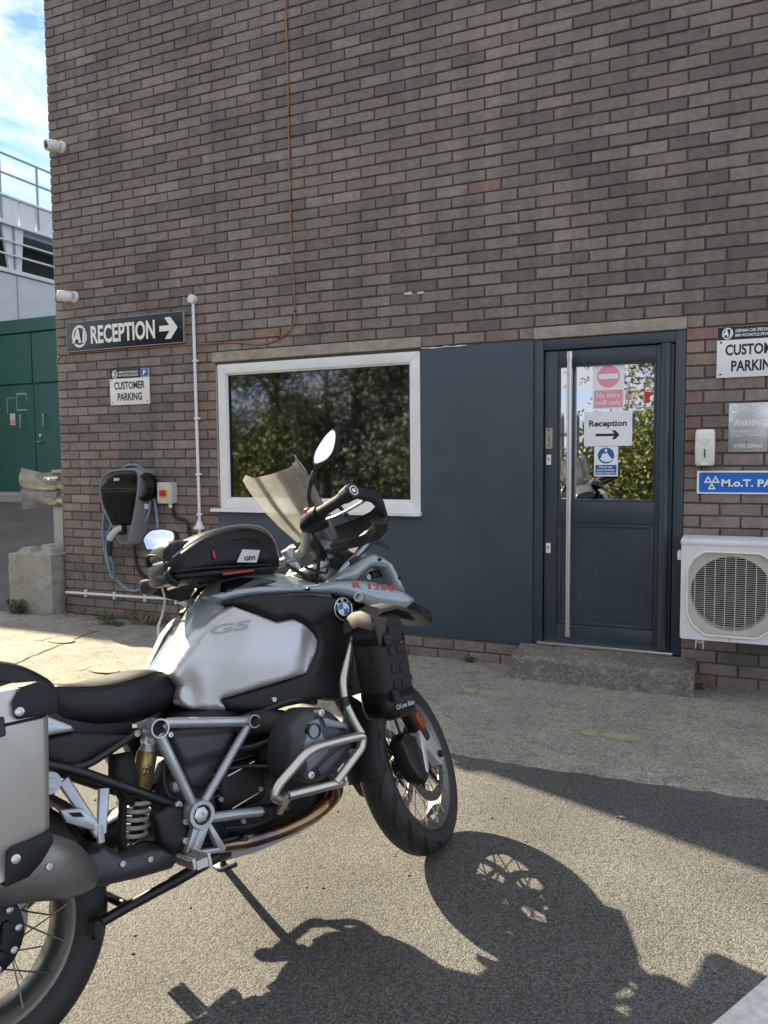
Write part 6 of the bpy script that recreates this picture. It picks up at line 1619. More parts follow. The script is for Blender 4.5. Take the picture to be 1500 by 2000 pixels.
# ---- frame, subframe, triangle
def tb(pts, r, n=5, rr=0.03): 
    def f():
        bm = BM(); tube(bm, roundpath(pts, rr, n), r, 12); return bm
    return f
both('subframe_tube', tb([(0.395, -0.165, 0.712), (0.25, -0.172, 0.664), (0.05, -0.175, 0.715), (-0.30, -0.15, 0.80)], 0.010), 'frame_black')
both('subframe_rail', tb([(0.10, -0.172, 0.725), (0.231, -0.174, 0.659), (0.302, -0.176, 0.612), (0.475, -0.18, 0.500)], 0.0135), 'frame_black')
tri = {'A': (0.427, 0.72), 'B': (0.714, 0.671), 'P': (0.511, 0.471)}
YT = -0.22
for s in (-1, 1):
    y = YT*-s if s > 0 else YT
    y = -YT if s > 0 else YT
    fr_ = sub('frame_triangle')
    A, B, Pn = [Vector((tri[k][0], y, tri[k][1])) for k in 'ABP']
    bm = BM(); tube(bm, roundpath([A+(B-A)*0.06, A+(B-A)*0.12+Vector((0, 0, 0.012)), B-(B-A)*0.05], 0.03), 0.0145, 14); obj('top_tube', bm, 'frame_silver', fr_)
    bm = BM(); tube(bm, [A+(Pn-A)*0.06, A+(Pn-A)*0.55, Pn-(Pn-A)*0.08], [0.016, 0.0145, 0.0125], 14); obj('rear_tube', bm, 'frame_silver', fr_)
    bm = BM(); tube(bm, [B+(Pn-B)*0.06, Pn-(Pn-B)*0.08], 0.0125, 14); obj('front_tube', bm, 'frame_silver', fr_)
    for p_, ro, ln in ((A, 0.0255, 0.028), (B, 0.019, 0.024)):
        bm = BM(); lathe(bm, [(ro*0.84, -ln), (ro, -ln), (ro, ln), (ro*0.84, ln)], 26, 'Y', p_, close=True); obj('tube_socket', bm, 'frame_silver', fr_)
        bm = BM(); lathe(bm, [(0, -ln*0.45), (ro*0.85, -ln*0.45), (ro*0.85, ln*0.45), (0, ln*0.45)], 20, 'Y', p_); obj('socket_plug', bm, 'recess_shade', fr_)
    bm = BM(); lathe(bm, [(0.026, -0.030), (0.036, -0.030), (0.038, -0.024), (0.038, 0.024), (0.036, 0.030), (0.026, 0.030)], 30, 'Y', Pn, close=True); obj('pivot_ring', bm, 'frame_silver', fr_)
    bm = BM(); lathe(bm, [(0, -0.02), (0.027, -0.02), (0.027, 0.02), (0, 0.02)], 24, 'Y', Pn); obj('pivot_recess', bm, 'engine_grey', fr_)
    bm = BM(); sg = 1 if s > 0 else -1
    lathe(bm, [(0.008, sg*0.026), (0.012, sg*0.026), (0.021, sg*0.024), (0.022, sg*0.018)], 6, 'Y', Pn); lathe(bm, [(0, sg*0.0215), (0.008, sg*0.0215), (0.008, sg*0.026)], 12, 'Y', Pn); obj('pivot_bolt', bm, 'steel', fr_)
    bm = BM(); tube(bm, [(0.545, y*1.03, 0.450), (0.62, y*1.06, 0.437), (0.70, y*1.09, 0.421)], 0.0135, 14); obj('lower_tube', bm, 'frame_silver', fr_)
    bm = BM(); tube(bm, [(0.695, y*1.09, 0.4225), (0.775, y*1.11, 0.405)], 0.0165, 12, flat=(0.8, 1.1)); obj('clamp', bm, 'frame_black', fr_)
    for kx in (0.715, 0.75):
        bm = BM(); lathe(bm, [(0, sg*0.019), (0.010, sg*0.018), (0.012, sg*0.010)], 12, 'Y', (kx, y*1.10, 0.4215-(kx-0.7)*0.2)); obj('clamp_bolt', bm, 'engine_grey', fr_)
def infill():
    bm = BM(); pillow(bm, [(0.471, 0.699), (0.698, 0.662), (0.655, 0.602), (0.568, 0.516), (0.52, 0.536), (0.487, 0.641)], -0.168, 0.014, 0.02, 0.013, 0.05, extra=lambda x, z: 0.012*(z > 0.60)); return bm
both('frame_infill', infill, 'engine_cover', angle=50)
bolt(0.477, -0.192, 0.690, 0.008)
bolt(0.392, -0.178, 0.714, 0.010); 

# ---- engine
bm = BM(); loft(bm, [ellipse_sec(x, 0, z, w, h, 20, 4) for x, z, w, h in ((0.44, 0.44, 0.10, 0.09), (0.50, 0.46, 0.15, 0.14), (0.62, 0.47, 0.16, 0.19), (0.78, 0.48, 0.165, 0.19), (0.92, 0.48, 0.155, 0.18), (1.00, 0.47, 0.12, 0.14))]); bp('crankcase', bm, 'engine_grey')
bm = BM(); box(bm, 0.52, 0.78, -0.15, 0.15, 0.60, 0.73, 0.03, 2); bp('airbox', bm, 'trim_black')
bm = BM(); tube(bm, catmull([(0.70, -0.17, 0.655), (0.75, -0.22, 0.662), (0.80, -0.24, 0.640), (0.815, -0.25, 0.60)], 5), 0.034, 14); bp('intake_boot', bm, 'rubber')
head = [(0.735, 0.515), (0.735, 0.58), (0.760, 0.640), (0.800, 0.674), (0.850, 0.682), (0.905, 0.655), (0.940, 0.608), (0.945, 0.555), (0.920, 0.510), (0.870, 0.482), (0.80, 0.480)]
for s in (-1, 1):
    cy_ = sub('cylinder', Matrix.Translation((0.04 if s > 0 else 0.0, 0, 0)))
    def hs(y, k, dx=0.0, dz=0.0):
        return [(0.842+dx+(q.x-0.842)*k, y*s, 0.580+dz+(q.y-0.580)*k) for q in catmull([(a_, b_, 0) for a_, b_ in head], 3, True)]
    bm = BM()
    sec = []
    for i in range(9):
        y = 0.13+i*0.014; sec.append(hs(y, 0.80 if i % 2 else 0.72))
    loft(bm, sec); obj('barrel', bm, 'engine_grey', cy_, angle=30)
    bm = BM(); loft(bm, [hs(0.243, 0.93), hs(0.250, 0.99), hs(0.325, 1.0), hs(0.335, 0.985)]); obj('cylinder_head', bm, 'engine_cover', cy_, angle=40)
    bm = BM(); loft(bm, [hs(0.3355, 0.99), hs(0.352, 0.985), hs(0.372, 0.90), hs(0.386, 0.72), hs(0.389, 0.55)]); obj('valve_cover', bm, 'engine_cover', cy_, angle=50)
    bm = BM(); prism(bm, [(0.765, 0.520), (0.768, 0.60), (0.80, 0.650), (0.828, 0.655), (0.835, 0.602), (0.855, 0.578), (0.842, 0.555), (0.80, 0.535)], 0.378*s, 0.398*s, bev=0.006); obj('cover_plate', bm, 'cover_blade', cy_)
    bm = BM(); prism(bm, [(0.842, 0.655), (0.925, 0.618), (0.930, 0.600), (0.85, 0.625)], 0.376*s, 0.396*s, bev=0.004); obj('cover_blade', bm, 'cover_blade', cy_)
    bm = BM(); prism(bm, [(0.80, 0.522), (0.86, 0.548), (0.935, 0.565), (0.918, 0.525), (0.868, 0.498), (0.81, 0.497)], 0.374*s, 0.394*s, bev=0.006); obj('cover_plate', bm, 'engine_cover', cy_)
    for bx_, bz_ in ((0.772, 0.512), (0.838, 0.668), (0.925, 0.535)):
        bm = BM(); lathe(bm, [(0, s*0.397), (0.005, s*0.397), (0.0055, s*0.402), (0.010, s*0.401), (0.011, s*0.375)], 12, 'Y', (bx_, 0, bz_)); obj('cover_bolt', bm, 'steel', cy_)
    bm = BM(); lathe(bm, [(0.017, s*0.392), (0.019, s*0.402), (0.022, s*0.402), (0.023, s*0.385)], 22, 'Y', (0.805, 0, 0.625)); obj('filler_ring', bm, 'frame_black', cy_)
    bm = BM(); tube(bm, catmull([(0.86, 0.29*s, 0.50), (0.93, 0.27*s, 0.455), (0.965, 0.235*s, 0.40), (0.950, 0.20*s, 0.362), (0.88, 0.19*s, 0.340), (0.78, 0.185*s, 0.334), (0.68, 0.17*s, 0.338), (0.60, 0.13*s, 0.345), (0.52, 0.08*s, 0.35)], 6), 0.0225, 14); obj('exhaust_header', bm, 'header_steel', cy_)
    # crash bars
    cb = sub('crash_bar', Matrix.Translation((0.06 if s > 0 else 0.0, 0, 0)))
    loop = [(0.735, 0.27*s, 0.415), (0.70, 0.385*s, 0.479), (0.648, 0.418*s, 0.483), (0.628, 0.425*s, 0.500), (0.645, 0.428*s, 0.523), (0.742, 0.428*s, 0.578), (0.783, 0.428*s, 0.587), (0.881, 0.428*s, 0.583), (0.955, 0.425*s, 0.577), (0.945, 0.422*s, 0.545), (0.836, 0.42*s, 0.476)]
    bm = BM(); tube(bm, roundpath(loop, 0.03, 5), 0.0125, 14); obj('lower_loop', bm, 'bar_steel', cb)
    bm = BM(); tube(bm, roundpath([(0.69, 0.40*s, 0.481), (0.83, 0.42*s, 0.473), (0.868, 0.41*s, 0.466), (0.895, 0.34*s, 0.455), (0.92, 0.22*s, 0.42), (0.93, 0.14*s, 0.40)], 0.03, 5), 0.0125, 14); obj('lower_strut', bm, 'bar_steel', cb)
    bm = BM(); tube(bm, roundpath([(1.20, 0.24*s, 0.930), (1.10, 0.31*s, 0.900), (1.02, 0.350*s, 0.825), (0.950, 0.375*s, 0.735), (0.937, 0.385*s, 0.680), (0.945, 0.405*s, 0.620), (0.952, 0.422*s, 0.580)], 0.04, 5), 0.0125, 14); obj('upper_bar', bm, 'bar_steel', cb)
    bm = BM(); tube(bm, [(0.937, 0.383*s, 0.692), (0.936, 0.386*s, 0.664)], 0.017, 14); obj('bar_joint', bm, 'frame_black', cb)
    bm = BM(); tube(bm, roundpath([(1.30, 0.17*s, 0.925), (1.18, 0.27*s, 0.955), (1.098, 0.335*s, 0.972)], 0.03, 4), 0.0125, 14); obj('front_bar', bm, 'frame_silver', cb)
    d = Vector((-0.75, 0.62*s, 0.15)).normalized()
    bm = BM(); lathe(bm, [(0.0095, 0.0), (0.0155, 0.0), (0.0165, -0.004), (0.0165, -0.03)], 20, 'Z'); bmesh.ops.transform(bm, matrix=Matrix.Translation((1.088, 0.342*s, 0.974)) @ d.to_track_quat('Z', 'Y').to_matrix().to_4x4(), verts=bm.verts); obj('bar_socket', bm, 'frame_silver', cb)
bm = BM(); box(bm, 0.60, 0.76, -0.19, -0.12, 0.43, 0.56, 0.03, 3); bp('starter_cover', bm, 'trim_black')
for z in (0.535, 0.445):
    bm = BM(); tube(bm, [(0.63, -0.195, z), (0.72, -0.197, z+0.018)], 0.0022, 6); bp('wire', bm, 'steel')
# hoses, leads and fins around the crankcase
for k in range(6):
    bm = BM(); box(bm, 0.575, 0.735, -0.178, -0.15, 0.585-k*0.020, 0.591-k*0.020, 0.001, 1); bp('cooling_fin', bm, 'engine_cover')
for pts_, r_ in (([(0.60, -0.165, 0.63), (0.68, -0.19, 0.60), (0.74, -0.215, 0.60), (0.79, -0.25, 0.615)], 0.009), ([(0.56, -0.16, 0.60), (0.62, -0.185, 0.56), (0.70, -0.20, 0.545), (0.76, -0.245, 0.53)], 0.0065), ([(0.70, -0.16, 0.66), (0.78, -0.215, 0.69), (0.86, -0.25, 0.70), (0.93, -0.25, 0.68)], 0.011), ([(0.47, -0.15, 0.62), (0.455, -0.165, 0.56), (0.47, -0.175, 0.52), (0.52, -0.18, 0.50)], 0.006), ([(0.60, -0.19, 0.40), (0.68, -0.21, 0.385), (0.76, -0.20, 0.39), (0.84, -0.17, 0.41)], 0.006)):
    bm = BM(); tube(bm, catmull(pts_, 5), r_, 8); bp('hose', bm, 'cable_black')
for x_, z_ in ((0.60, 0.48), (0.73, 0.47), (0.66, 0.40), (0.62, 0.56)): bolt(x_, -0.192, z_, 0.007, 'galvanised')
for pts_, r_ in (([(1.00, -0.10, 1.12), (1.06, -0.13, 1.06), (1.10, -0.10, 1.00), (1.12, -0.06, 0.93)], 0.007), ([(1.02, 0.04, 1.10), (1.08, -0.05, 1.07), (1.14, -0.09, 1.05), (1.17, -0.10, 0.98)], 0.006), ([(1.03, -0.16, 1.10), (1.10, -0.17, 1.07), (1.15, -0.13, 1.09), (1.19, -0.09, 1.11)], 0.005), ([(1.16, -0.12, 1.15), (1.21, -0.15, 1.12), (1.24, -0.16, 1.07), (1.22, -0.14, 1.02)], 0.008)):
    bm = BM(); tube(bm, catmull(pts_, 5), r_, 8); bp('cable', bm, 'cable_black')
for x_, z_, y_ in ((1.30, 1.088, -0.231), (1.380, 1.015, -0.231), (0.985, 1.025, -0.225), (1.06, 0.80, -0.283), (1.045, 0.70, -0.283)): bolt(x_, y_, z_, 0.006, 'engine_grey')
# skid plate
bm = BM(); pr = [(1.055, 0.40), (1.04, 0.335), (0.96, 0.292), (0.86, 0.278), (0.73, 0.276), (0.64, 0.285)]
inn = [(x-0.006*(i < 2), z+0.006) for i, (x, z) in enumerate(pr)]
V_ = []
for (x, z), (x2, z2) in zip(pr, inn): V_.append([bm.verts.new(q) for q in ((x, -0.145, z+0.055), (x, -0.135, z+0.01), (x, -0.10, z), (x, 0.10, z), (x, 0.135, z+0.01), (x, 0.145, z+0.055), (x2, 0.138, z2+0.055), (x2, 0.128, z2+0.012), (x2, 0.098, z2), (x2, -0.098, z2), (x2, -0.128, z2+0.012), (x2, -0.138, z2+0.055))])
for a, b_ in zip(V_, V_[1:]):
    for k in range(12): bm.faces.new((a[k], a[(k+1) % 12], b_[(k+1) % 12], b_[k]))
bm.faces.new(V_[0][::-1]); bm.faces.new(V_[-1]); bp('skid_plate', bm, 'galvanised', angle=40)
bm = BM(); loft(bm, [ellipse_sec(x, 0, z, w, h, 14, 4) for x, z, w, h in ((0.50, 0.36, 0.10, 0.04), (0.62, 0.355, 0.13, 0.055), (0.90, 0.36, 0.12, 0.06), (1.02, 0.39, 0.10, 0.05))]); bp('sump', bm, 'frame_black')

# ---- exhaust silencer and heat shields
ex = sub('silencer')
bm = BM(); secs = []
for x, y, z, r, rz in ((0.235, -0.180, 0.405, 0.030, 0.030), (0.200, -0.200, 0.425, 0.045, 0.050), (0.165, -0.226, 0.450, 0.054, 0.064), (0.10, -0.250, 0.484, 0.060, 0.074), (-0.10, -0.266, 0.541, 0.060, 0.075), (-0.30, -0.273, 0.596, 0.058, 0.072), (-0.36, -0.275, 0.612, 0.046, 0.058)):
    secs.append(ellipse_sec(x, y, z, r, rz, 22, 2.6, 'X', 0.27))
loft(bm, secs); obj('silencer_can', bm, 'muffler_steel', ex, angle=50)
bm = BM(); lathe(bm, [(0, 0), (0.030, 0.001), (0.040, 0.0), (0.042, -0.02)], 20, 'X', (-0.364, -0.277, 0.606)); obj('outlet', bm, 'frame_black', ex)
bolt(0.095, -0.309, 0.494, 0.008, 'steel', ex)
bm = BM(); pillow(bm, [(0.195, 0.437), (0.214, 0.462), (0.267, 0.466), (0.309, 0.428), (0.345, 0.420), (0.415, 0.416), (0.481, 0.385), (0.434, 0.348), (0.34, 0.357), (0.22, 0.376), (0.198, 0.405)], -0.182, 0.022, 0.03, 0.012, 0.10); obj('heat_shield', bm, 'engine_cover', ex, angle=60)
for q in ((0.225, 0.428), (0.300, 0.412), (0.372, 0.398)): bolt(q[0], -0.204, q[1], 0.008, 'steel', ex)
bm = BM(); tube(bm, catmull([(0.52, -0.08, 0.35), (0.40, -0.12, 0.375), (0.30, -0.15, 0.39), (0.23, -0.18, 0.405)], 5), 0.027, 14); obj('link_pipe', bm, 'muffler_steel', ex)

# ---- swing arm and shaft drive (left), shock
bm = BM(); loft(bm, [ellipse_sec(x, y, z, w, h, 16, 3) for x, y, z, w, h in ((0.52, 0.04, 0.46, 0.10, 0.055), (0.40, 0.09, 0.43, 0.06, 0.05), (0.20, 0.115, 0.37, 0.042, 0.045), (0.06, 0.11, 0.325, 0.05, 0.07), (0.0, 0.105, 0.318, 0.055, 0.085), (-0.07, 0.105, 0.318, 0.04, 0.05))]); bp('swing_arm', bm, 'frame_black')
sh = sub('rear_shock')
d0, d1 = Vector((0.395, -0.055, 0.43)), Vector((0.460, -0.085, 0.665))
bm = BM(); tube(bm, [d0+(d1-d0)*0.50, d0+(d1-d0)*0.52, d0+(d1-d0)*0.90, d0+(d1-d0)*0.93], [0.026, 0.029, 0.029, 0.024], 20); obj('damper_body', bm, 'gold_body', sh)
bm = BM(); tube(bm, [d0+(d1-d0)*0.93, d1], [0.024, 0.018], 16); lathe(bm, [(0.008, -0.014), (0.017, -0.014), (0.017, 0.014), (0.008, 0.014)], 16, 'Y', d1+Vector((0, 0, 0.01)), close=True); obj('top_eye', bm, 'fork_alloy', sh)
bm = BM(); tube(bm, [d0-(d1-d0)*0.05, d0+(d1-d0)*0.5], 0.012, 12); obj('damper_rod', bm, 'engine_grey', sh)
bm = BM(); pts = []
ax3 = (d1-d0).normalized(); e1 = ax3.orthogonal().normalized(); e2 = ax3.cross(e1)
for k in range(97):
    a = 2*math.pi*k/16; q = d0-(d1-d0)*0.02+(d1-d0)*(0.52*k/96); pts.append(q+e1*0.036*math.cos(a)+e2*0.036*math.sin(a))
tube(bm, pts, 0.0058, 7); obj('spring', bm, 'spring_white', sh)
lettering('ZF', 0.419, 0.445, 0.588, 0.606, 0, 'sign_black', sh, bold=0.02, mtx=Matrix.Translation((0.006, -0.1075, 0.0)))
ring_sheet('maker_ring', 0.438, 0.597, 0.0165, 0.0148, -0.1072, 'sign_black', sh, 24)
bm = BM(); pillow(bm, [(0.345, 0.665), (0.40, 0.66), (0.405, 0.58), (0.385, 0.52), (0.36, 0.53), (0.335, 0.60)], -0.115, 0.02, 0.025, 0.014, 0.03); bp('reservoir', bm, 'rubber')
bm = BM(); tube(bm, catmull([(0.36, -0.11, 0.545), (0.345, -0.115, 0.48), (0.338, -0.12, 0.43), (0.35, -0.12, 0.39)], 5), 0.020, 10, flat=(1.0, 0.5)); bp('mud_flap', bm, 'rubber')
bm = BM(); box(bm, 0.485, 0.555, -0.15, -0.11, 0.525, 0.555, 0.008, 2); bp('link_arm', bm, 'frame_silver')
bm = BM(); loft(bm, [[(x+0.33*math.cos(a)*1.0, y, 0.318+0.355*math.sin(a)) for y in (-0.08, 0.08)]+[(x+0.318*math.cos(a)*1.0, y, 0.318+0.343*math.sin(a)) for y in (0.078, -0.078)] for x, a in [(0.0, R(q)) for q in range(15, 100, 8)]]); bp('rear_hugger', bm, 'trim_black')

# ---- foot controls
bm = BM(); pillow(bm, [(0.395, 0.50), (0.44, 0.512), (0.480, 0.498), (0.487, 0.430), (0.470, 0.392), (0.432, 0.388), (0.405, 0.43)], -0.205, 0.012, 0.016, 0.011, 0.03); bp('heel_guard', bm, 'trim_black')
bolt(0.474, -0.220, 0.462, 0.009); bolt(0.466, -0.220, 0.415, 0.009); bolt(0.470, -0.200, 0.505, 0.011, 'frame_silver')
def bracket():
    bm = BM()
    for poly in ([(0.490, 0.452), (0.505, 0.440), (0.478, 0.388), (0.455, 0.388)], [(0.505, 0.440), (0.535, 0.438), (0.490, 0.372), (0.470, 0.378)], [(0.525, 0.440), (0.540, 0.436), (0.572, 0.362), (0.552, 0.358)], [(0.470, 0.388), (0.572, 0.366), (0.566, 0.354), (0.468, 0.374)]):
        prism(bm, poly, -0.240, -0.215, bev=0.003)
    return bm
both('peg_bracket', bracket, 'frame_silver', angle=30)
def peg():
    bm = BM()
    for x0, x1, z0 in ((0.425, 0.435, 0.382), (0.468, 0.478, 0.374)): box(bm, x0, x1, -0.335, -0.245, z0-0.012, z0+0.010, 0.002, 1)
    for k in range(6): box(bm, 0.436, 0.467, -0.333+k*0.017, -0.329+k*0.017, 0.366, 0.388)
    for k in range(7):
        for x in (0.430, 0.473): box(bm, x-0.004, x+0.004, -0.332+k*0.014, -0.326+k*0.014, 0.382, 0.396)
    return bm
both('foot_peg', peg, 'steel', smooth=False)
def rear_peg():
    bm = BM()
    for a, b_ in (((0.185, 0.650), (0.252, 0.500)), ((0.281, 0.603), (0.258, 0.500))):
        tube(bm, [(a[0], -0.195, a[1]), (b_[0], -0.205, b_[1])], [0.013, 0.011], 8, flat=(0.7, 1.2))
    tube(bm, [(0.255, -0.205, 0.52), (0.252, -0.21, 0.480)], 0.010, 8); return bm
both('pillion_peg_bracket', rear_peg, 'frame_silver')
def rpeg():
    bm = BM()
    A = [(0.158, 0.590), (0.212, 0.578), (0.236, 0.545), (0.236, 0.515), (0.170, 0.557)]
    Bq = [(0.172, 0.580), (0.205, 0.572), (0.214, 0.556), (0.180, 0.565)]
    prism(bm, A, -0.232, -0.212, bev=0.004); return bm
both('pillion_peg', rpeg, 'frame_silver')
bm = BM(); prism(bm, [(0.176, 0.579), (0.204, 0.572), (0.212, 0.558), (0.186, 0.566)], -0.2345, -0.232, bev=0.001); bp('peg_slot_shade', bm, 'recess_shade')  # dark plate laid on the peg to paint the shade of a slot
bm = BM(); lathe(bm, [(0, -0.02), (0.012, -0.02), (0.014, -0.012), (0.026, -0.012), (0.028, 0.0), (0.028, 0.02)], 20, 'Y', (0.150, -0.20, 0.655)); bp('pannier_mount', bm, 'frame_silver')
bm = BM(); tube(bm, catmull([(0.46, -0.16, 0.40), (0.55, -0.19, 0.375), (0.64, -0.20, 0.365)], 4), 0.008, 8); tube(bm, [(0.64, -0.16, 0.365), (0.64, -0.23, 0.365)], 0.010, 8); bp('brake_pedal', bm, 'frame_black')
# stands
for s in (-1, 1):
    bm = BM(); tube(bm, [(0.60, 0.125*s, 0.315), (0.455, 0.13*s, 0.295), (0.45, 0.13*s, 0.294), (0.324, 0.13*s, 0.281), (0.241, 0.13*s, 0.269)], [0.017, 0.016, 0.014, 0.014, 0.0135], 12); bp('centre_stand_leg', bm, 'frame_black')
    bm = BM(); box(bm, 0.222, 0.250, 0.118*s, 0.165*s, 0.245, 0.29, 0.006, 1, rot=Matrix.Rotation(R(10), 3, 'Y')); bp('centre_stand_foot', bm, 'frame_black')
bm = BM(); tube(bm, [(0.33, -0.13, 0.282), (0.33, 0.13, 0.282)], 0.012, 10); tube(bm, [(0.60, -0.13, 0.315), (0.60, 0.13, 0.315)], 0.012, 10); bp('centre_stand_bar', bm, 'frame_black')
bm = BM(); box(bm, 0.74, 0.81, 0.10, 0.15, 0.32, 0.38, 0.01, 2); tube(bm, [(0.775, 0.13, 0.345), (0.83, 0.28, 0.225), (0.895, 0.422, 0.112)], [0.018, 0.0155, 0.014], 12); bp('side_stand', bm, 'frame_black')
fm = Matrix.Translation((0.898, 0.430, 0.1035)) @ Matrix.Rotation(LEAN, 4, 'X')
bm = BM(); prism(bm, rrect(-0.035, 0.045, -0.03, 0.03, 0.018), -0.0005, 0.008, 'XY', bev=0.002); bp('side_stand_foot', bm, 'frame_silver', xf=fm)

# ---- panniers
for s in (-1, 1):
    pn = sub('pannier')
    yo, yi = 0.470*s, 0.290*s
    prof_ = [(0.082, 0.836), (0.056, 0.590), (0.005, 0.535), (-0.40, 0.50), (-0.43, 0.53), (-0.43, 0.838)]
    bm = BM()
    secs = []
    for y, k, dx in ((0.290, 1.0, 0.05), (0.440, 1.0, 0.010), (0.462, 0.995, 0.0), (0.470, 0.975, -0.006)):
        cx, cz = -0.18, 0.68; secs.append([(cx+(p[0]-cx)*k+(dx if p[0] > 0 else 0), y*s, cz+(p[1]-cz)*k) for p in prof_])
    loft(bm, secs); obj('box', bm, 'pannier_alloy', pn, angle=40)
    bm = BM(); secs = []
    lp = [(0.086, 0.8385), (0.088, 0.872), (0.055, 0.906), (-0.40, 0.915), (-0.435, 0.885), (-0.435, 0.8405)]
    for y, k, dx in ((0.285, 1.0, 0.045), (0.452, 1.0, 0.010), (0.470, 0.99, 0.0), (0.476, 0.96, -0.004)):
        cx, cz = -0.18, 0.87; secs.append([(cx+(p[0]-cx)*k+(dx if p[0] > 0 else 0), y*s, cz+(p[1]-cz)*k) for p in lp])
    loft(bm, secs); obj('lid', bm, 'pannier_alloy', pn, angle=40)
    def guard(poly, y0, y1, nm='corner_guard'):
        bm = BM(); prism(bm, poly, y0*s, y1*s, bev=0.004); return obj(nm, bm, 'black_plastic', pn, angle=30)
    guard([(0.012, 0.851), (0.012, 0.880), (0.030, 0.908), (0.062, 0.912), (0.082, 0.902), (0.1, 0.880), (0.098, 0.838), (0.02, 0.842)], 0.300, 0.486)
    guard([(-0.029, 0.591), (-0.018, 0.598), (0.015, 0.600), (0.060, 0.606), (0.060, 0.580), (0.034, 0.550), (0.006, 0.530), (-0.038, 0.526)], 0.300, 0.484)
    guard([(-0.45, 0.851), (-0.45, 0.885), (-0.40, 0.924), (-0.36, 0.918), (-0.36, 0.846)], 0.300, 0.486)
    guard([(-0.45, 0.60), (-0.45, 0.52), (-0.40, 0.49), (-0.34, 0.494), (-0.36, 0.56)], 0.300, 0.484)
    for q in ((0.022, 0.858), (-0.016, 0.574), (-0.38, 0.87), (-0.41, 0.55)):
        bm = BM(); lathe(bm, [(0, s*0.001), (0.004, s*0.001), (0.0045, s*0.004), (0.009, s*0.003), (0.010, -s*0.003)], 14, 'Y', (q[0], 0.487*s if q[1] > 0.8 else 0.485*s, q[1])); obj('guard_screw', bm, 'steel', pn)
    bm = BM(); box(bm, -0.025, -0.006, 0.470*s, 0.482*s, 0.815, 0.855, 0.003, 1); obj('latch', bm, 'frame_black', pn)
    bm = BM(); tube(bm, [(-0.30, 0.38*s, 0.915), (-0.28, 0.38*s, 0.935), (-0.05, 0.38*s, 0.935), (-0.03, 0.38*s, 0.908)], 0.008, 8); obj('carry_handle', bm, 'black_plastic', pn)
    bm = BM(); tube(bm, roundpath([(0.14, 0.20*s, 0.655), (0.06, 0.275*s, 0.66), (-0.30, 0.28*s, 0.66), (-0.38, 0.26*s, 0.70), (-0.38, 0.20*s, 0.84)], 0.05), 0.009, 8); tube(bm, [(0.09, 0.20*s, 0.84), (0.06, 0.275*s, 0.80), (-0.36, 0.275*s, 0.80)], 0.009, 8); obj('carrier', bm, 'frame_black', pn)

# ------------------------------------------------------------------ luggage strapped to the motorcycle
BK = bike.matrix_basis.copy() if False else (Matrix.Translation((-1.33292, -3.84403, 0.0)) @ Matrix.Rotation(HEAD, 4, 'Z') @ Matrix.Rotation(-LEAN, 4, 'X') @ Matrix.Scale(SCB, 4))
mat('bag_black', (0.0045, 0.005, 0.006), 0.36, spec=0.3, bump=0.25, bscale=1100, bdist=0.0006, rvar=0.1, nscale=6)
mat('bag_cordura', (0.013, 0.0135, 0.0145), 0.75, bump=0.5, bscale=1300, bdist=0.0008, col2=(0.010, 0.0105, 0.0115), nscale=12)
mat('bag_flap', (0.050, 0.041, 0.037), 0.7, bump=0.4, bscale=900, bdist=0.0008, col2=(0.042, 0.035, 0.031), nscale=9)
mat('webbing', (0.006, 0.007, 0.010), 0.7, bump=0.4, bscale=1500, bdist=0.0006)
mat('piping_grey', (0.22, 0.22, 0.22), 0.4); mat('red_fabric', (0.35, 0.015, 0.02), 0.5); mat('logo_silver', (0.55, 0.54, 0.52), 0.35)
def lug(name, label, cat, X=(0, 0, 0)):
    t = thing(name, label, cat); t.matrix_world = BK @ Matrix.Translation(X); return t
tbg = lug('tank_bag', 'black zipped tank bag strapped on top of the motorcycle tank', 'bag')
bm = BM(); secs = []
for x, zt, zb, w in ((0.588, 1.168, 1.132, 0.050), (0.602, 1.182, 1.118, 0.085), (0.635, 1.204, 1.112, 0.110), (0.685, 1.236, 1.110, 0.126), (0.74, 1.258, 1.108, 0.133), (0.82, 1.270, 1.106, 0.135), (0.89, 1.266, 1.102, 0.134), (0.935, 1.250, 1.098, 0.130), (0.962, 1.218, 1.094, 0.124), (0.972, 1.170, 1.092, 0.115)):
    secs.append(ellipse_sec(x, 0, (zt+zb)/2, w, (zt-zb)/2, 28, 3.6))
loft(bm, secs); o = obj('body', bm, 'bag_black', tbg, angle=70); subsurf(o, 1)
bm = BM(); secs = []
for x, w in ((0.590, 0.06), (0.62, 0.108), (0.70, 0.136), (0.90, 0.140), (0.95, 0.126)): secs.append(ellipse_sec(x, 0, 1.122-(x-0.56)*0.03, w, 0.017, 20, 3.0))
loft(bm, secs); obj('base_zip_band', bm, 'bag_black', tbg, angle=60)
for s in (-1, 1):
    bm = BM(); tube(bm, catmull([(0.61, 0.082*s, 1.182), (0.665, 0.112*s, 1.218), (0.74, 0.124*s, 1.248), (0.82, 0.128*s, 1.258), (0.90, 0.124*s, 1.250), (0.945, 0.118*s, 1.222), (0.966, 0.112*s, 1.175), (0.972, 0.108*s, 1.12)], 6), 0.0032, 6); obj('piping', bm, 'piping_grey', tbg)
    bm = BM(); tube(bm, catmull([(0.600, 0.085*s, 1.140), (0.65, 0.120*s, 1.137), (0.78, 0.1385*s, 1.130), (0.92, 0.136*s, 1.122)], 5), 0.0028, 6); obj('zip', bm, 'rubber', tbg)
    bm = BM(); tube(bm, catmull([(0.725, 0.1315*s, 1.160), (0.745, 0.1325*s, 1.195), (0.80, 0.1335*s, 1.215), (0.87, 0.133*s, 1.212), (0.905, 0.132*s, 1.185)], 5), 0.003, 6); obj('pocket_zip', bm, 'rubber', tbg)
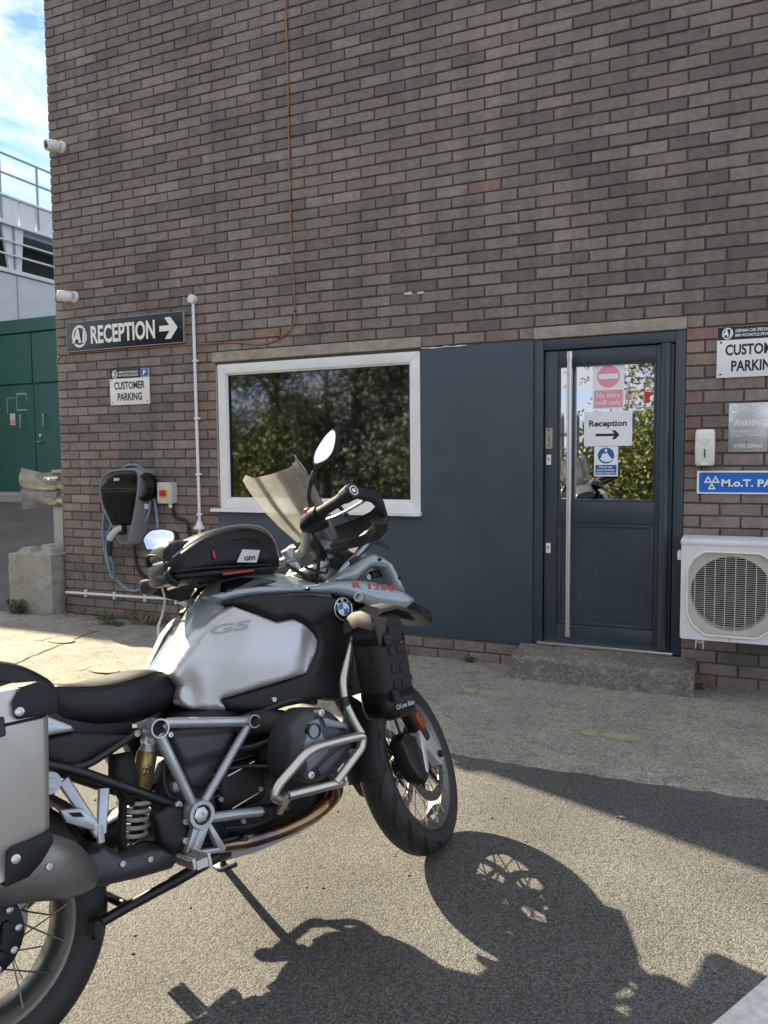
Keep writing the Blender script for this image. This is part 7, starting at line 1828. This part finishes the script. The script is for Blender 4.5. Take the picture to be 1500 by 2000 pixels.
bm = BM(); box(bm, 0.716, 0.724, -0.1385, -0.1315, 1.160, 1.185, 0.001, 1); obj('zip_pull', bm, 'red_fabric', tbg)
sheet('logo_patch', [(0.795, 1.142), (0.822, 1.180), (0.885, 1.172), (0.866, 1.134)], -0.1380, 'logo_silver', tbg, 0.003)
lettering('GIVI', 0.822, 0.862, 1.143, 1.157, 0, 'sign_black', tbg, bold=0.05, mtx=Matrix.Translation((0, -0.1388, 0)))
bm = BM(); box(bm, 0.74, 0.85, -0.142, -0.135, 1.106, 1.114, 0.001, 1); obj('red_tab', bm, 'red_fabric', tbg)
bm = BM(); pillow(bm, [(0.60, -0.06), (0.60, 0.06), (0.69, 0.085), (0.70, -0.085)], 1.205, 0.035, 0.04, 0.02, 0.05, plane='XY', sgn=1); obj('map_pocket', bm, 'bag_black', tbg)
bm = BM(); tube(bm, catmull([(0.60, -0.05, 1.175), (0.585, -0.02, 1.200), (0.585, 0.03, 1.200), (0.60, 0.06, 1.175)], 5), 0.007, 8, flat=(1, 0.5)); obj('carry_loop', bm, 'webbing', tbg)
bm = BM(); tube(bm, catmull([(0.60, -0.075, 1.15), (0.585, -0.08, 1.135), (0.59, -0.085, 1.115), (0.615, -0.085, 1.10)], 5), 0.012, 8, flat=(1, 0.5)); obj('strap', bm, 'webbing', tbg)
wc = lug('white_cable', 'thin cream power cable hanging from the tank bag', 'cable')
bm = BM(); tube(bm, catmull([(0.68, 0.08, 1.20), (0.662, 0.10, 1.178), (0.656, 0.11, 1.12), (0.662, 0.11, 1.07), (0.640, 0.10, 1.02), (0.622, 0.10, 0.985), (0.618, 0.10, 0.955)], 6), 0.0035, 7); obj('lead', bm, 'cable_cream', wc)

sb = lug('soft_side_bag', 'black roll top soft bag with webbing strapped to front crash bar', 'bag')
bx0, bx1, by0, by1 = 1.022, 1.150, -0.470, -0.345
def bag_sec(z, k, dx=0, dy=0, p=5.0):
    return ellipse_sec((bx0+bx1)/2+dx, (by0+by1)/2+dy, z, (bx1-bx0)/2*k, (by1-by0)/2*k, 28, p, 'Z')
bm = BM(); loft(bm, [bag_sec(0.605, 0.72), bag_sec(0.615, 0.92), bag_sec(0.64, 1.0), bag_sec(0.75, 1.03), bag_sec(0.86, 1.02), bag_sec(0.895, 0.98), bag_sec(0.91, 0.85)]); o = obj('body', bm, 'bag_cordura', sb, angle=60)
bm = BM(); loft(bm, [bag_sec(0.598, 0.70, 0, 0), bag_sec(0.606, 0.94), bag_sec(0.632, 1.045), bag_sec(0.655, 1.05), bag_sec(0.660, 1.03)]); obj('base', bm, 'bag_black', sb, angle=60)
# folded roll top
bm = BM(); fl = []
for i, (dx, z, dz) in enumerate(((-0.074, 0.885, -0.03), (-0.066, 0.912, 0), (-0.03, 0.930, 0), (0.03, 0.932, 0), (0.075, 0.915, 0), (0.095, 0.890, 0))):
    xm = (bx0+bx1)/2+dx; fl.append([(xm, by0-0.012, z-0.012), (xm, by0-0.006, z), (xm, (by0+by1)/2, z+0.012), (xm, by1+0.008, z), (xm, by1+0.012, z-0.012), (xm, by1+0.004, z-0.016), (xm, (by0+by1)/2, z), (xm, by0+0.002, z-0.016)])
loft(bm, fl); obj('roll_top', bm, 'bag_flap', sb, angle=60)
bm = BM(); pillow(bm, [(1.012, 0.915), (1.075, 0.900), (1.055, 0.862), (1.038, 0.840), (1.034, 0.825), (1.026, 0.825), (1.020, 0.860)], by0-0.008, 0.006, 0.01, 0.012, 0.004); obj('flap_corner', bm, 'bag_flap', sb)
for z in (0.835, 0.670):
    bm = BM(); pth_ = [Vector(p) for p in bag_sec(z, 1.045)]
    V1 = [(bm.verts.new(p+Vector((0, 0, -0.011))), bm.verts.new(p+Vector((0, 0, 0.011)))) for p in pth_]
    for i in range(len(V1)): a, b_ = V1[i], V1[(i+1) % len(V1)]; bm.faces.new((a[0], b_[0], b_[1], a[1]))
    bmesh.ops.solidify(bm, geom=bm.faces[:], thickness=0.002); obj('strap', bm, 'webbing', sb)
    bm = BM(); box(bm, 1.040, 1.066, by0-0.018, by0-0.004, z-0.017, z+0.017, 0.003, 1); obj('buckle', bm, 'black_plastic', sb)
for z in (0.80, 0.745, 0.70):
    for x0 in (1.062, 1.094):
        bm = BM(); box(bm, x0, x0+0.029, by0-0.0055, by0-0.001, z-0.012, z+0.012, 0.001, 1); obj('webbing_loop', bm, 'webbing', sb)
    for y0 in (-0.445, -0.405):
        bm = BM(); box(bm, bx0-0.0055, bx0-0.001, y0, y0+0.028, z-0.016, z+0.016, 0.001, 1); obj('webbing_loop', bm, 'webbing', sb)
bm = BM(); box(bm, 1.072, 1.120, by0-0.006, by0-0.001, 0.825, 0.872, 0.001, 1); obj('patch', bm, 'webbing', sb)
bm = BM(); box(bm, 1.108, 1.119, by0-0.0075, by0-0.0055, 0.818, 0.822); obj('maker_tab', bm, 'red_fabric', sb, smooth=False)
lettering('Lone Rider', 1.066, 1.126, 0.630, 0.644, 0, 'logo_silver', sb, bold=0.01, shear=0.2, mtx=Matrix.Translation((0, by0-0.0105, 0)))
ring_sheet('logo_mark', 1.057, 0.636, 0.007, 0.005, by0-0.0105, 'logo_silver', sb, 16)
